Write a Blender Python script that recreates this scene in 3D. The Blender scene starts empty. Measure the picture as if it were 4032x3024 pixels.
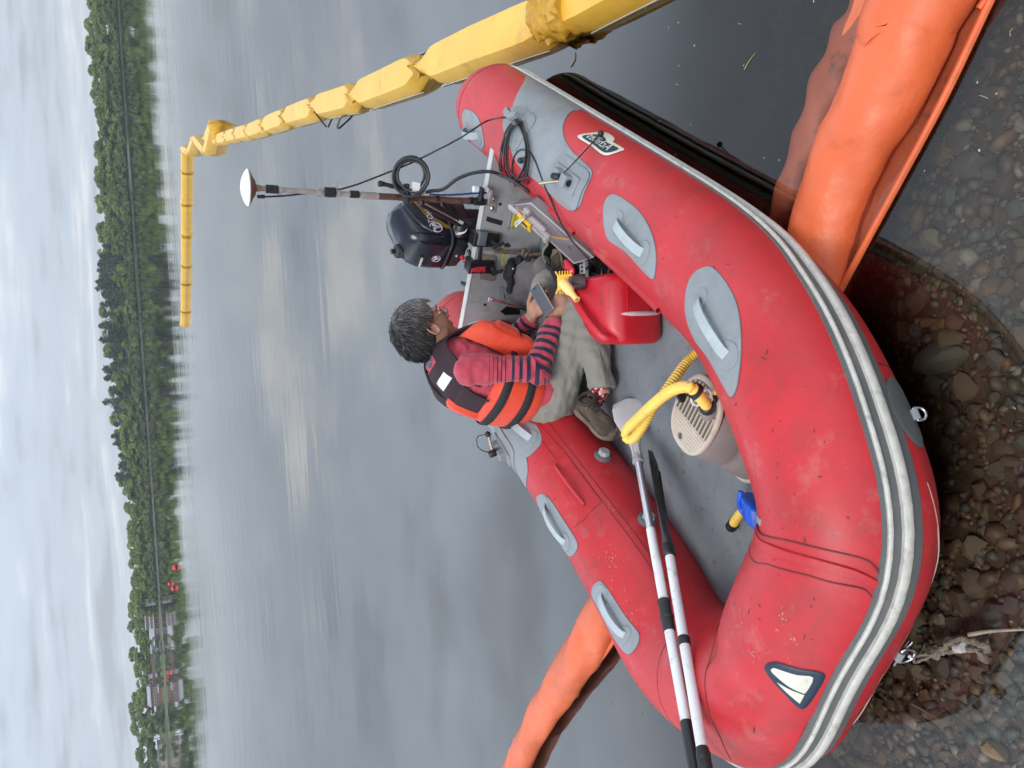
import bpy, bmesh, math, random
import numpy as np
from math import sin, cos, pi, radians, atan2, sqrt, exp
from mathutils import Vector, Matrix, Euler
from mathutils.noise import noise as pnoise

random.seed(7)
rng = np.random.default_rng(7)
S = bpy.context.scene
COL = S.collection

# ------------------------------------------------------------------ camera
CAM_H = 2.0
FPX = 3030.0                                   # focal length in pixels of the 4032 px wide photograph
_roll = atan2(205.0, 3024.0)
_d = np.array([cos(_roll), -sin(_roll)])       # direction of the horizon in the upright picture
_n = np.array([sin(_roll), cos(_roll)])
_pitch = math.atan(float(np.dot(np.array([1512.0, 2016.0]) - np.array([0.0, 655.0]), _n)) / FPX)
FWD = np.array([0, cos(_pitch), -sin(_pitch)])
DN = np.array([0, -sin(_pitch), -cos(_pitch)])
RT = np.array([1.0, 0, 0])
UX = _d[0] * RT + _n[0] * DN
VX = _d[1] * RT + _n[1] * DN
cam_data = bpy.data.cameras.new('camera')
cam_data.sensor_width = 36.0
cam_data.lens = FPX / 4032.0 * 36.0
cam_data.clip_start = 0.05
cam_data.clip_end = 6000.0
cam = bpy.data.objects.new('camera', cam_data)
cam.matrix_world = Matrix(((VX[0], UX[0], -FWD[0], 0), (VX[1], UX[1], -FWD[1], 0), (VX[2], UX[2], -FWD[2], CAM_H), (0, 0, 0, 1)))
COL.objects.link(cam)
S.camera = cam

# ------------------------------------------------------------------ sky, sun, exposure
SUN_EL, SUN_AZ = radians(58), radians(215)      # azimuth measured from +Y clockwise: high, behind the left shoulder
world = bpy.data.worlds.new('World')
S.world = world
world.use_nodes = True
wn, wl = world.node_tree.nodes, world.node_tree.links
for n_ in list(wn):
    wn.remove(n_)
def N(tree, typ, **kw):
    nd = tree.nodes.new(typ)
    for k, v in kw.items():
        setattr(nd, k, v)
    return nd
def math_node(tree, op, a, b=None, clamp=False):
    nd = tree.nodes.new('ShaderNodeMath')
    nd.operation = op
    nd.use_clamp = clamp
    for i, x in enumerate((a, b)):
        if x is None:
            continue
        if isinstance(x, (int, float)):
            nd.inputs[i].default_value = x
        else:
            tree.links.new(x, nd.inputs[i])
    return nd.outputs[0]
wt = world.node_tree
tc = N(wt, 'ShaderNodeTexCoord')
sep = N(wt, 'ShaderNodeSeparateXYZ'); wl.new(tc.outputs['Generated'], sep.inputs[0])
up = math_node(wt, 'ABSOLUTE', sep.outputs['Z'])
den = math_node(wt, 'ADD', up, 0.10)
cx = math_node(wt, 'DIVIDE', sep.outputs['X'], den)
cy = math_node(wt, 'DIVIDE', sep.outputs['Y'], den)
comb = N(wt, 'ShaderNodeCombineXYZ'); wl.new(cx, comb.inputs[0]); wl.new(cy, comb.inputs[1])
mp = N(wt, 'ShaderNodeMapping'); wl.new(comb.outputs[0], mp.inputs[0])
mp.inputs['Rotation'].default_value = (0, 0, radians(28)); mp.inputs['Scale'].default_value = (0.55, 1.35, 1)
n1 = N(wt, 'ShaderNodeTexNoise'); wl.new(mp.outputs[0], n1.inputs['Vector'])
n1.inputs['Scale'].default_value = 0.75; n1.inputs['Detail'].default_value = 5; n1.inputs['Roughness'].default_value = 0.5; n1.inputs['Distortion'].default_value = 0.35
n2 = N(wt, 'ShaderNodeTexNoise'); wl.new(comb.outputs[0], n2.inputs['Vector'])
n2.inputs['Scale'].default_value = 1.9; n2.inputs['Detail'].default_value = 4; n2.inputs['Roughness'].default_value = 0.5
cm = math_node(wt, 'ADD', math_node(wt, 'MULTIPLY', n1.outputs[0], 0.7), math_node(wt, 'MULTIPLY', n2.outputs[0], 0.3))
ramp = N(wt, 'ShaderNodeValToRGB'); wl.new(cm, ramp.inputs[0])
ramp.color_ramp.interpolation = 'EASE'
e = ramp.color_ramp.elements
e[0].position = 0.37; e[0].color = (0.40, 0.445, 0.51, 1)
e[1].position = 0.66; e[1].color = (0.92, 0.94, 0.97, 1)
m_ = e.new(0.5); m_.color = (0.56, 0.64, 0.76, 1)
# overcast luminance: brightest in a band at middle height, shaped for the water's reflection
zb_ = math_node(wt, 'POWER', math_node(wt, 'DIVIDE', math_node(wt, 'SUBTRACT', up, 0.42), 0.165), 2.0)
sky_gain = math_node(wt, 'ADD', math_node(wt, 'MULTIPLY', math_node(wt, 'POWER', 2.718, math_node(wt, 'MULTIPLY', zb_, -1.0)), 2.0), math_node(wt, 'ADD', math_node(wt, 'MULTIPLY', up, 0.35), 0.94))
# pale band just above the horizon
hb = math_node(wt, 'POWER', math_node(wt, 'SUBTRACT', 1.0, up, True), 14.0)
hz = N(wt, 'ShaderNodeMix', data_type='RGBA'); wl.new(math_node(wt, 'MULTIPLY', hb, 0.55), hz.inputs['Factor'])
wl.new(ramp.outputs[0], hz.inputs['A']); hz.inputs['B'].default_value = (0.66, 0.72, 0.77, 1)
vm = N(wt, 'ShaderNodeVectorMath', operation='SCALE'); wl.new(hz.outputs['Result'], vm.inputs[0]); wl.new(sky_gain, vm.inputs['Scale'])
sky = N(wt, 'ShaderNodeTexSky'); sky.sky_type = 'NISHITA'; sky.sun_disc = False
sky.sun_elevation = SUN_EL; sky.sun_rotation = SUN_AZ; sky.air_density = 1.5; sky.dust_density = 4
bg1 = N(wt, 'ShaderNodeBackground'); wl.new(sky.outputs[0], bg1.inputs[0]); bg1.inputs[1].default_value = 0.06
bg2 = N(wt, 'ShaderNodeBackground'); wl.new(vm.outputs[0], bg2.inputs[0]); bg2.inputs[1].default_value = 1.0
mxs = N(wt, 'ShaderNodeMixShader'); mxs.inputs[0].default_value = 0.88
wl.new(bg1.outputs[0], mxs.inputs[1]); wl.new(bg2.outputs[0], mxs.inputs[2])
wo = N(wt, 'ShaderNodeOutputWorld'); wl.new(mxs.outputs[0], wo.inputs[0])

sd = bpy.data.lights.new('sun', 'SUN')
sd.energy = 1.5; sd.angle = radians(24); sd.color = (1.0, 0.96, 0.9)
so = bpy.data.objects.new('sun', sd)
_sv = Vector((sin(SUN_AZ) * cos(SUN_EL), cos(SUN_AZ) * cos(SUN_EL), sin(SUN_EL)))
so.rotation_euler = _sv.to_track_quat('Z', 'Y').to_euler()
so.location = (0, -5, 12)
COL.objects.link(so)
S.view_settings.view_transform = 'Standard'
S.view_settings.look = 'None'
S.view_settings.gamma = 1.0
S.view_settings.exposure = 0.22
S.view_settings.use_curve_mapping = False
S.render.engine = 'CYCLES'
S.cycles.use_denoising = True
S.cycles.max_bounces = 8
S.cycles.transparent_max_bounces = 24
S.cycles.caustics_reflective = False
S.cycles.caustics_refractive = False
S.cycles.sample_clamp_indirect = 4.0

# ------------------------------------------------------------------ places: picture point + known plane -> world point
def pray(px, py):
    r = FWD * FPX + UX * (3024 - py - 1512) + VX * (px - 2016)
    return r / np.linalg.norm(r)
def wz(px, py, z):
    "point of the photograph that lies at world height z"
    r = pray(px, py); t = (z - CAM_H) / r[2]
    return np.array([0, 0, CAM_H]) + r * t
def wy(px, py, Y):
    "point of the photograph that lies at distance Y"
    r = pray(px, py); t = Y / r[1]
    return np.array([0, 0, CAM_H]) + r * t
# boat frame: x to the bow, y to port, z up, origin at the foot of the transom
BX, BY, BYAW, BP = 0.659, 3.671, 4.105, 0.001
CB, SB = cos(BYAW), sin(BYAW)
def W(x, y=None, z=None):
    if y is None:
        x, y, z = x
    return np.array([BX + CB * x - SB * y, BY + SB * x + CB * y, z + x * BP])
def WD(x, y, z):
    "direction in the boat frame to world"
    return np.array([CB * x - SB * y, SB * x + CB * y, z])
def toL(P):
    dx, dy = P[0] - BX, P[1] - BY
    x = CB * dx + SB * dy; y = -SB * dx + CB * dy
    return np.array([x, y, P[2] - x * BP])
def Lz(px, py, z):
    zw = z
    for _ in range(6):
        l = toL(wz(px, py, zw)); zw = z + l[0] * BP
    return l
def Lx(px, py, lx):
    o = np.array([0, 0, CAM_H]); r = pray(px, py); n = np.array([CB, SB, 0])
    t = (lx - np.dot(o - [BX, BY, 0], n)) / np.dot(r, n)
    return toL(o + r * t)

# ------------------------------------------------------------------ mesh helpers
ORG = {}
def unit(v):
    v = np.asarray(v, float); return v / (np.linalg.norm(v) + 1e-12)
def catmull(pts, n=8, closed=False):
    P = np.array(pts, float); out = []
    m = len(P)
    rngi = range(m if closed else m - 1)
    for i in rngi:
        if closed:
            p0, p1, p2, p3 = P[(i - 1) % m], P[i], P[(i + 1) % m], P[(i + 2) % m]
        else:
            p0, p1, p2, p3 = P[max(i - 1, 0)], P[i], P[i + 1], P[min(i + 2, m - 1)]
        for k in range(n):
            t = k / n
            out.append(0.5 * ((2 * p1) + (-p0 + p2) * t + (2 * p0 - 5 * p1 + 4 * p2 - p3) * t * t + (-p0 + 3 * p1 - 3 * p2 + p3) * t ** 3))
    if not closed:
        out.append(P[-1])
    return np.array(out)
class MB:
    def __init__(s):
        s.v = []; s.f = []
    def add(s, V, F):
        b = len(s.v)
        s.v.extend([tuple(map(float, p)) for p in V])
        s.f.extend([tuple(i + b for i in q) for q in F])
        return s
    def box(s, c, size, R=None, taper=1.0):
        V = []
        for z in (-1, 1):
            k = taper if z > 0 else 1
            for x, y in ((-1, -1), (1, -1), (1, 1), (-1, 1)):
                V.append([x * size[0] / 2 * k, y * size[1] / 2 * k, z * size[2] / 2])
        V = np.array(V)
        if R is not None:
            V = V @ np.array(R).T
        return s.add(V + np.array(c), [(0, 3, 2, 1), (4, 5, 6, 7), (0, 1, 5, 4), (1, 2, 6, 5), (2, 3, 7, 6), (3, 0, 4, 7)])
    def tube(s, path, r, seg=10, cap=True, closed=False, flat=None, up=None):
        P = np.array(path, float); n = len(P)
        r = np.broadcast_to(np.array(r, float), (n,)) if np.ndim(r) < 2 else np.array(r)
        T = np.zeros_like(P)
        for i in range(n):
            a = P[(i + 1) % n] if closed else P[min(i + 1, n - 1)]
            b = P[(i - 1) % n] if closed else P[max(i - 1, 0)]
            T[i] = unit(a - b)
        u = np.array(up if up is not None else ((0, 0, 1) if abs(T[0][2]) < .9 else (1, 0, 0)), float)
        u = unit(u - T[0] * np.dot(u, T[0]))
        V = []
        for i in range(n):
            if up is not None:
                u2 = np.array(up, float); u2 = u2 - T[i] * np.dot(u2, T[i])
                if np.linalg.norm(u2) > 1e-3: u = unit(u2)
            else:
                u = unit(u - T[i] * np.dot(u, T[i]))
            w_ = np.cross(T[i], u)
            ra = r[i]; rb = r[i] * (flat if flat else 1)
            for k in range(seg):
                a = 2 * pi * k / seg
                V.append(P[i] + w_ * cos(a) * ra + u * sin(a) * rb)
        F = []
        for i in range(n if closed else n - 1):
            j = (i + 1) % n
            for k in range(seg):
                k2 = (k + 1) % seg
                F.append((i * seg + k, i * seg + k2, j * seg + k2, j * seg + k))
        if cap and not closed:
            F.append(tuple(range(seg - 1, -1, -1))); F.append(tuple((n - 1) * seg + k for k in range(seg)))
        return s.add(V, F)
    def ribbon(s, path, wdir, width, thick):
        "flat strap: path points, per-point width direction"
        P = np.array(path, float); n = len(P); V = []
        for i in range(n):
            t = unit(P[min(i + 1, n - 1)] - P[max(i - 1, 0)])
            w_ = np.array(wdir[i] if np.ndim(wdir) > 1 else wdir, float); w_ = unit(w_ - t * np.dot(w_, t))
            u = np.cross(t, w_)
            wd = width[i] if np.ndim(width) else width
            for a, b in ((-1, -1), (1, -1), (1, 1), (-1, 1)):
                V.append(P[i] + w_ * a * wd / 2 + u * b * thick / 2)
        F = []
        for i in range(n - 1):
            for k in range(4):
                k2 = (k + 1) % 4
                F.append((i * 4 + k, i * 4 + k2, i * 4 + 4 + k2, i * 4 + 4 + k))
        F += [(3, 2, 1, 0), tuple((n - 1) * 4 + k for k in range(4))]
        return s.add(V, F)
    def lathe(s, prof, o=(0, 0, 0), ax=(0, 0, 1), seg=24, sx=1.0, ref=None):
        "prof: list of (r, h) along axis ax from o"
        ax = unit(ax); ref = np.array(ref if ref is not None else ((1, 0, 0) if abs(ax[0]) < .9 else (0, 1, 0)), float)
        a1 = unit(ref - ax * np.dot(ref, ax)); a2 = np.cross(ax, a1)
        V = []
        for r, h in prof:
            for k in range(seg):
                a = 2 * pi * k / seg
                V.append(np.array(o) + ax * h + a1 * cos(a) * r * sx + a2 * sin(a) * r)
        F = []
        n = len(prof)
        for i in range(n - 1):
            for k in range(seg):
                k2 = (k + 1) % seg
                F.append((i * seg + k, i * seg + k2, i * seg + seg + k2, i * seg + seg + k))
        F.append(tuple(range(seg - 1, -1, -1))); F.append(tuple((n - 1) * seg + k for k in range(seg)))
        return s.add(V, F)
    def loft(s, rings, cap=True):
        n = len(rings); m = len(rings[0]); V = []
        for r in rings:
            V.extend(list(r))
        F = []
        for i in range(n - 1):
            for k in range(m):
                k2 = (k + 1) % m
                F.append((i * m + k, i * m + k2, (i + 1) * m + k2, (i + 1) * m + k))
        if cap:
            F.append(tuple(range(m - 1, -1, -1))); F.append(tuple((n - 1) * m + k for k in range(m)))
        return s.add(V, F)
    def ell(s, c, rad, R=None, seg=16, rings=10):
        V = []
        for i in range(rings + 1):
            a = -pi / 2 + pi * i / rings
            a = max(min(a, pi / 2 - .02), -pi / 2 + .02)
            for k in range(seg):
                b = 2 * pi * k / seg
                V.append([cos(a) * cos(b) * rad[0], cos(a) * sin(b) * rad[1], sin(a) * rad[2]])
        V = np.array(V)
        if R is not None: V = V @ np.array(R).T
        F = []
        for i in range(rings):
            for k in range(seg):
                k2 = (k + 1) % seg
                F.append((i * seg + k, i * seg + k2, i * seg + seg + k2, i * seg + seg + k))
        F.append(tuple(range(seg - 1, -1, -1))); F.append(tuple(rings * seg + k for k in range(seg)))
        return s.add(V + np.array(c), F)
    def prism(s, poly, h, o, ex, ey, back=0.0):
        "flat polygon in the plane (ex,ey) at o, raised by h along ex x ey"
        ex, ey = unit(ex), unit(ey); ez = unit(np.cross(ex, ey)); n = len(poly)
        A = [np.array(o) + ex * p[0] + ey * p[1] - ez * back for p in poly]
        B = [p + ez * (h + back) for p in A]
        F = [tuple(range(n - 1, -1, -1)), tuple(range(n, 2 * n))]
        for k in range(n):
            k2 = (k + 1) % n
            F.append((k, k2, n + k2, n + k))
        return s.add(A + B, F)
def link(o, parent=None):
    COL.objects.link(o)
    if parent is not None:
        o.parent = parent
    return o
def ob(name, mb, mat, parent=None, smooth=True, bevel=0, origin=None, sub=0, mods=None):
    me = bpy.data.meshes.new(name)
    base = ORG.get(parent.name, np.zeros(3)) if parent is not None else (np.array(origin, float) if origin is not None else np.zeros(3))
    if isinstance(mb, MB):
        V = np.array(mb.v) - base
        me.from_pydata(V.tolist(), [], mb.f)
    else:
        me = mb
        me.name = name
        co = np.empty(len(me.vertices) * 3, np.float32); me.vertices.foreach_get('co', co)
        co = (co.reshape(-1, 3) - base).astype(np.float32).ravel(); me.vertices.foreach_set('co', co)
    me.update()
    for m in (mat if isinstance(mat, (list, tuple)) else [mat]):
        me.materials.append(m)
    if smooth:
        me.polygons.foreach_set('use_smooth', [True] * len(me.polygons))
    o = bpy.data.objects.new(name, me)
    link(o, parent)
    if parent is None:
        o.location = base
    ORG[o.name] = base
    if bevel:
        b = o.modifiers.new('bevel', 'BEVEL'); b.width = bevel; b.segments = 2; b.limit_method = 'ANGLE'; b.angle_limit = radians(35)
    if smooth and not sub and isinstance(mb, MB):
        try:
            me.set_sharp_from_angle(angle=radians(42))
        except Exception:
            pass
    if sub:
        m_ = o.modifiers.new('sub', 'SUBSURF'); m_.levels = sub; m_.render_levels = sub
    return o
def thing(name, label, cat, loc, group=None):
    o = bpy.data.objects.new(name, None)
    o.empty_display_size = 0.1
    COL.objects.link(o)
    o.location = loc
    ORG[o.name] = np.array(loc, float)
    o['label'] = label; o['category'] = cat
    if group: o['group'] = group
    return o
def tag(o, label=None, cat=None, group=None, kind=None):
    if label: o['label'] = label
    if cat: o['category'] = cat
    if group: o['group'] = group
    if kind: o['kind'] = kind
    return o
def fuse(mb, voxel, smooth=4, fac=0.5):
    "one continuous skin over overlapping closed pieces"
    me = bpy.data.meshes.new('tmp'); me.from_pydata(mb.v, [], mb.f); me.update()
    o = bpy.data.objects.new('tmp', me); COL.objects.link(o)
    r = o.modifiers.new('r', 'REMESH'); r.mode = 'VOXEL'; r.voxel_size = voxel; r.adaptivity = 0
    if smooth:
        s_ = o.modifiers.new('s', 'SMOOTH'); s_.iterations = smooth; s_.factor = fac
    dg = bpy.context.evaluated_depsgraph_get(); dg.update()
    out = bpy.data.meshes.new_from_object(o.evaluated_get(dg))
    bpy.data.objects.remove(o); bpy.data.meshes.remove(me)
    out.materials.clear()
    return out
def coords(me):
    co = np.empty(len(me.vertices) * 3, np.float32); me.vertices.foreach_get('co', co)
    return co.reshape(-1, 3).astype(float)
def set_coords(me, C):
    me.vertices.foreach_set('co', C.astype(np.float32).ravel()); me.update()
def set_attr(me, name, vals):
    a = me.attributes.new(name, 'FLOAT', 'POINT'); a.data.foreach_set('value', np.asarray(vals, np.float32))
_txt = {}
def text_verts(body, size=1.0, extrude=0.0):
    cu = bpy.data.curves.new('t', 'FONT'); cu.body = body; cu.size = size; cu.extrude = extrude; cu.resolution_u = 3
    cu.align_x = 'CENTER'; cu.align_y = 'CENTER'
    o = bpy.data.objects.new('t', cu); COL.objects.link(o)
    dg = bpy.context.evaluated_depsgraph_get(); dg.update()
    me = bpy.data.meshes.new_from_object(o.evaluated_get(dg))
    V = [tuple(v.co) for v in me.vertices]; F = [tuple(p.vertices) for p in me.polygons]
    bpy.data.objects.remove(o); bpy.data.curves.remove(cu); bpy.data.meshes.remove(me)
    return V, F
def text_plane(mb, body, size, o, ex, ey, h=0.001, sx=1.0):
    V, F = text_verts(body, size)
    ex, ey = unit(ex), unit(ey); ez = np.cross(ex, ey)
    mb.add([np.array(o) + ex * v[0] * sx + ey * v[1] + ez * h for v in V], F)

# ------------------------------------------------------------------ materials
_m = {}
def mat(name, col, rough=0.5, var=0.12, vs=6.0, bump=0.0, bs=40.0, metal=0.0, spec=0.5, coat=0.0, dirt=None, dirt_amt=0.35, ds=5.0, col2=None, sheen=0.0, alpha=1.0, trans=0.0, stretch=None, emit=None, sss=0.0, dirt2=None):
    if name in _m:
        return _m[name]
    m = bpy.data.materials.new(name); m.use_nodes = True
    t = m.node_tree; nd = t.nodes; L_ = t.links
    b = nd['Principled BSDF']
    co = N(t, 'ShaderNodeTexCoord')
    vec = co.outputs['Object']
    if stretch:
        mpn = N(t, 'ShaderNodeMapping'); L_.new(vec, mpn.inputs[0]); mpn.inputs['Scale'].default_value = stretch; vec = mpn.outputs[0]
    n = N(t, 'ShaderNodeTexNoise'); L_.new(vec, n.inputs['Vector']); n.inputs['Scale'].default_value = vs; n.inputs['Detail'].default_value = 6; n.inputs['Roughness'].default_value = 0.6
    c = np.array(col)
    r = N(t, 'ShaderNodeValToRGB'); L_.new(n.outputs[0], r.inputs[0])
    r.color_ramp.elements[0].position = 0.3; r.color_ramp.elements[1].position = 0.7
    c2 = np.array(col2) if col2 is not None else np.clip(c * (1 + var), 0, 1)
    r.color_ramp.elements[0].color = (*np.clip(c * (1 - var), 0, 1), 1); r.color_ramp.elements[1].color = (*c2, 1)
    out = r.outputs[0]
    if dirt is not None:
        n3 = N(t, 'ShaderNodeTexNoise'); L_.new(co.outputs['Object'], n3.inputs['Vector']); n3.inputs['Scale'].default_value = ds; n3.inputs['Detail'].default_value = 9; n3.inputs['Roughness'].default_value = 0.72
        r3 = N(t, 'ShaderNodeValToRGB'); L_.new(n3.outputs[0], r3.inputs[0])
        r3.color_ramp.elements[0].position = 0.56; r3.color_ramp.elements[0].color = (0, 0, 0, 1)
        r3.color_ramp.elements[1].position = 0.68; r3.color_ramp.elements[1].color = (dirt_amt,) * 3 + (1,)
        mx = N(t, 'ShaderNodeMix', data_type='RGBA'); L_.new(r3.outputs[0], mx.inputs['Factor']); L_.new(out, mx.inputs['A']); mx.inputs['B'].default_value = (*dirt, 1)
        out = mx.outputs['Result']
    if dirt2 is not None:
        n5 = N(t, 'ShaderNodeTexNoise'); L_.new(co.outputs['Object'], n5.inputs['Vector']); n5.inputs['Scale'].default_value = dirt2[2]; n5.inputs['Detail'].default_value = 10; n5.inputs['Roughness'].default_value = 0.78; n5.inputs['Distortion'].default_value = 0.6
        r5 = N(t, 'ShaderNodeValToRGB'); L_.new(n5.outputs[0], r5.inputs[0]); r5.color_ramp.elements[0].position = 0.5; r5.color_ramp.elements[0].color = (0, 0, 0, 1); r5.color_ramp.elements[1].position = 0.72; r5.color_ramp.elements[1].color = (dirt2[1],) * 3 + (1,)
        m5 = N(t, 'ShaderNodeMix', data_type='RGBA'); L_.new(r5.outputs[0], m5.inputs['Factor']); L_.new(out, m5.inputs['A']); m5.inputs['B'].default_value = (*dirt2[0], 1); out = m5.outputs['Result']
        rr_ = N(t, 'ShaderNodeMapRange'); L_.new(r5.outputs[0], rr_.inputs[0]); rr_.inputs[3].default_value = rough; rr_.inputs[4].default_value = min(1, rough + .3)
    L_.new(out, b.inputs['Base Color'])
    b.inputs['Roughness'].default_value = rough
    b.inputs['Metallic'].default_value = metal
    b.inputs['Specular IOR Level'].default_value = spec
    b.inputs['Coat Weight'].default_value = coat
    b.inputs['Sheen Weight'].default_value = sheen
    b.inputs['Alpha'].default_value = alpha
    b.inputs['Transmission Weight'].default_value = trans
    if sss:
        b.inputs['Subsurface Weight'].default_value = sss; b.inputs['Subsurface Radius'].default_value = (0.02, 0.008, 0.004); b.inputs['Subsurface Scale'].default_value = 0.5
    if bump:
        n4 = N(t, 'ShaderNodeTexNoise'); L_.new(vec, n4.inputs['Vector']); n4.inputs['Scale'].default_value = bs; n4.inputs['Detail'].default_value = 5
        bm = N(t, 'ShaderNodeBump'); bm.inputs['Strength'].default_value = bump; bm.inputs['Distance'].default_value = 0.01
        L_.new(n4.outputs[0], bm.inputs['Height']); L_.new(bm.outputs[0], b.inputs['Normal'])
    _m[name] = m
    return m
DIRT = (0.22, 0.16, 0.10)
M_RED = mat('red_hypalon', (0.51, 0.021, 0.028), 0.46, 0.14, 2.6, 0.05, 70, dirt=(0.46, 0.15, 0.13), dirt_amt=0.45, ds=9, dirt2=((0.16, 0.035, 0.03), 0.5, 3.2))
M_REDS = mat('red_seam', (0.46, 0.014, 0.02), 0.5, 0.2, 9, 0.2, 60, dirt=DIRT, dirt_amt=0.3, ds=9)
M_SEAM = mat('seam_grime', (0.16, 0.02, 0.02), 0.7, 0.4, 14)
M_GREY = mat('grey_patch_rubber', (0.245, 0.270, 0.285), 0.55, 0.10, 9, 0.15, 120, dirt=(0.34, 0.30, 0.24), dirt_amt=0.45, ds=12, dirt2=((0.13, 0.13, 0.12), 0.5, 6))
M_GREYD = mat('grey_edge_rubber', (0.11, 0.125, 0.14), 0.6, 0.15, 9)
M_BAND = mat('grey_rail_band', (0.115, 0.12, 0.12), 0.6, 0.15, 8, 0.15, 80, dirt=(0.25, 0.2, 0.13), dirt_amt=0.25, ds=8)
M_WRAIL = mat('white_rail_rubber', (0.56, 0.54, 0.49), 0.6, 0.14, 24, 0.3, 60, dirt=(0.16, 0.13, 0.10), dirt_amt=0.55, ds=16)
M_STRAP = mat('pale_webbing', (0.40, 0.45, 0.47), 0.85, 0.08, 20, 0.3, 160, dirt=DIRT, dirt_amt=0.25, ds=14)
M_FLOOR = mat('grey_floor_fabric', (0.19, 0.215, 0.235), 0.6, 0.12, 7, 0.35, 190, dirt=(0.15, 0.10, 0.055), dirt_amt=0.85, ds=21)
M_TRANS = mat('transom_board', (0.33, 0.345, 0.345), 0.5, 0.10, 10, 0.1, 60, dirt=(0.16, 0.12, 0.08), dirt_amt=0.4, ds=11)
M_TRIM = mat('white_trim', (0.50, 0.51, 0.50), 0.45, 0.08, 12, dirt=DIRT, dirt_amt=0.3, ds=14)
M_BLACK = mat('black_plastic', (0.012, 0.013, 0.015), 0.42, 0.2, 12)
M_BLACKR = mat('black_rubber', (0.018, 0.018, 0.02), 0.65, 0.3, 18, 0.2, 60, dirt=(0.3, 0.27, 0.22), dirt_amt=0.3, ds=20)
M_CABLE = mat('black_cable', (0.014, 0.014, 0.016), 0.38, 0.2, 12)
M_STEEL = mat('stainless_steel', (0.62, 0.62, 0.62), 0.22, 0.08, 20, metal=1.0)
M_ALU = mat('aluminium', (0.55, 0.57, 0.6), 0.32, 0.1, 12, metal=0.85, stretch=(1, 1, 1))
M_WHITE = mat('white_plastic', (0.72, 0.74, 0.74), 0.4, 0.05, 10, dirt=(0.1, 0.09, 0.08), dirt_amt=0.5, ds=22)
M_NAVY = mat('navy_print', (0.012, 0.03, 0.055), 0.45, 0.15, 20)
M_CREAM = mat('cream_print', (0.66, 0.65, 0.55), 0.5, 0.08, 20, dirt=(0.3, 0.26, 0.2), dirt_amt=0.4, ds=18)
M_YHOSE = mat('yellow_hose', (0.82, 0.56, 0.10), 0.35, 0.08, 8, spec=0.6, dirt=(0.4, 0.25, 0.06), dirt_amt=0.4, ds=14)
M_BLUE = mat('blue_plastic', (0.01, 0.10, 0.62), 0.35, 0.1, 8)
M_YEL = mat('yellow_vinyl', (0.76, 0.44, 0.05), 0.42, 0.10, 2.2, 0.55, 8, dirt=(0.40, 0.22, 0.03), dirt_amt=0.5, ds=5.0)
M_YELF = mat('yellow_fold_shade', (0.50, 0.27, 0.02), 0.5, 0.35, 12, 0.5, 16, dirt=(0.2, 0.1, 0.02), dirt_amt=0.45, ds=6)  # darker yellow paints the shade of the boom's creases, with dirt over it
M_ORANGE = mat('orange_vinyl', (0.66, 0.125, 0.038), 0.46, 0.18, 2.2, 0.8, 10, spec=.6, dirt=(0.30, 0.09, 0.03), dirt_amt=0.35, ds=6)
M_ORANGED = mat('orange_skirt', (0.66, 0.16, 0.07), 0.55, 0.18, 5, 0.3, 12, dirt=(0.10, 0.05, 0.02), dirt_amt=0.8, ds=7)
M_CAN = mat('red_fuel_plastic', (0.50, 0.012, 0.025), 0.36, 0.08, 6, 0.05, 40, dirt=(0.55, 0.15, 0.14), dirt_amt=0.15, ds=12)
M_GREYL = mat('light_grey_plastic', (0.34, 0.34, 0.34), 0.45, 0.1, 8, dirt=DIRT, dirt_amt=0.25, ds=8)
M_PUMP = mat('pump_body', (0.26, 0.225, 0.215), 0.42, 0.10, 7, 0.1, 30, dirt=(0.34, 0.27, 0.2), dirt_amt=0.35, ds=8)
M_PUMPT = mat('pump_tread', (0.50, 0.43, 0.35), 0.55, 0.10, 9, 0.1, 60, dirt=(0.25, 0.19, 0.13), dirt_amt=0.5, ds=10)
M_PUMPD = mat('pump_catch_and_slot_shade', (0.10, 0.085, 0.07), 0.7, 0.2, 9)  # dark catch colour, also painted as shade in the tread slots
# ================================================================== SETTING
HAZE = 0.00018
def bed_z(x, y):
    x = np.asarray(x, float); y = np.asarray(y, float)
    z = -0.022 - 0.17 * (y - 1.22) - 0.095 * (x + 0.95) - 0.42 * np.maximum(y - 1.60 + .22 * np.maximum(x, 0), 0)
    far = -0.62 - 0.28 * np.maximum(y - 2.3, 0)
    z = np.where(y > 2.3, np.minimum(z, far), z)
    z = np.maximum(z, -2.6)
    return z + 0.012 * np.sin(x * 7.1 + y * 3.3) * np.cos(y * 6.3 - x * 2.1)
# ---- lake bed: one sheet from the bank out under the far shore
xs = np.unique(np.concatenate([np.linspace(-4, 4, 60), np.linspace(-700, -4, 24), np.linspace(4, 700, 24)]))
ys = np.unique(np.concatenate([np.linspace(-6, 4, 70), np.linspace(4, 40, 20), np.linspace(40, 520, 12)]))
XX, YY = np.meshgrid(xs, ys)
ZZ = np.minimum(bed_z(XX, YY), 1.2)
V = np.stack([XX.ravel(), YY.ravel(), ZZ.ravel()], 1)
nx, ny = len(xs), len(ys)
F = [(j * nx + i, j * nx + i + 1, (j + 1) * nx + i + 1, (j + 1) * nx + i) for j in range(ny - 1) for i in range(nx - 1)]
M_BED = mat('bed_silt', (0.10, 0.075, 0.05), 0.9, 0.45, 22, 0.6, 60, col2=(0.17, 0.125, 0.085))
bed = ob('lakebed', MB().add(V, F), M_BED); tag(bed, kind='structure')

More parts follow.
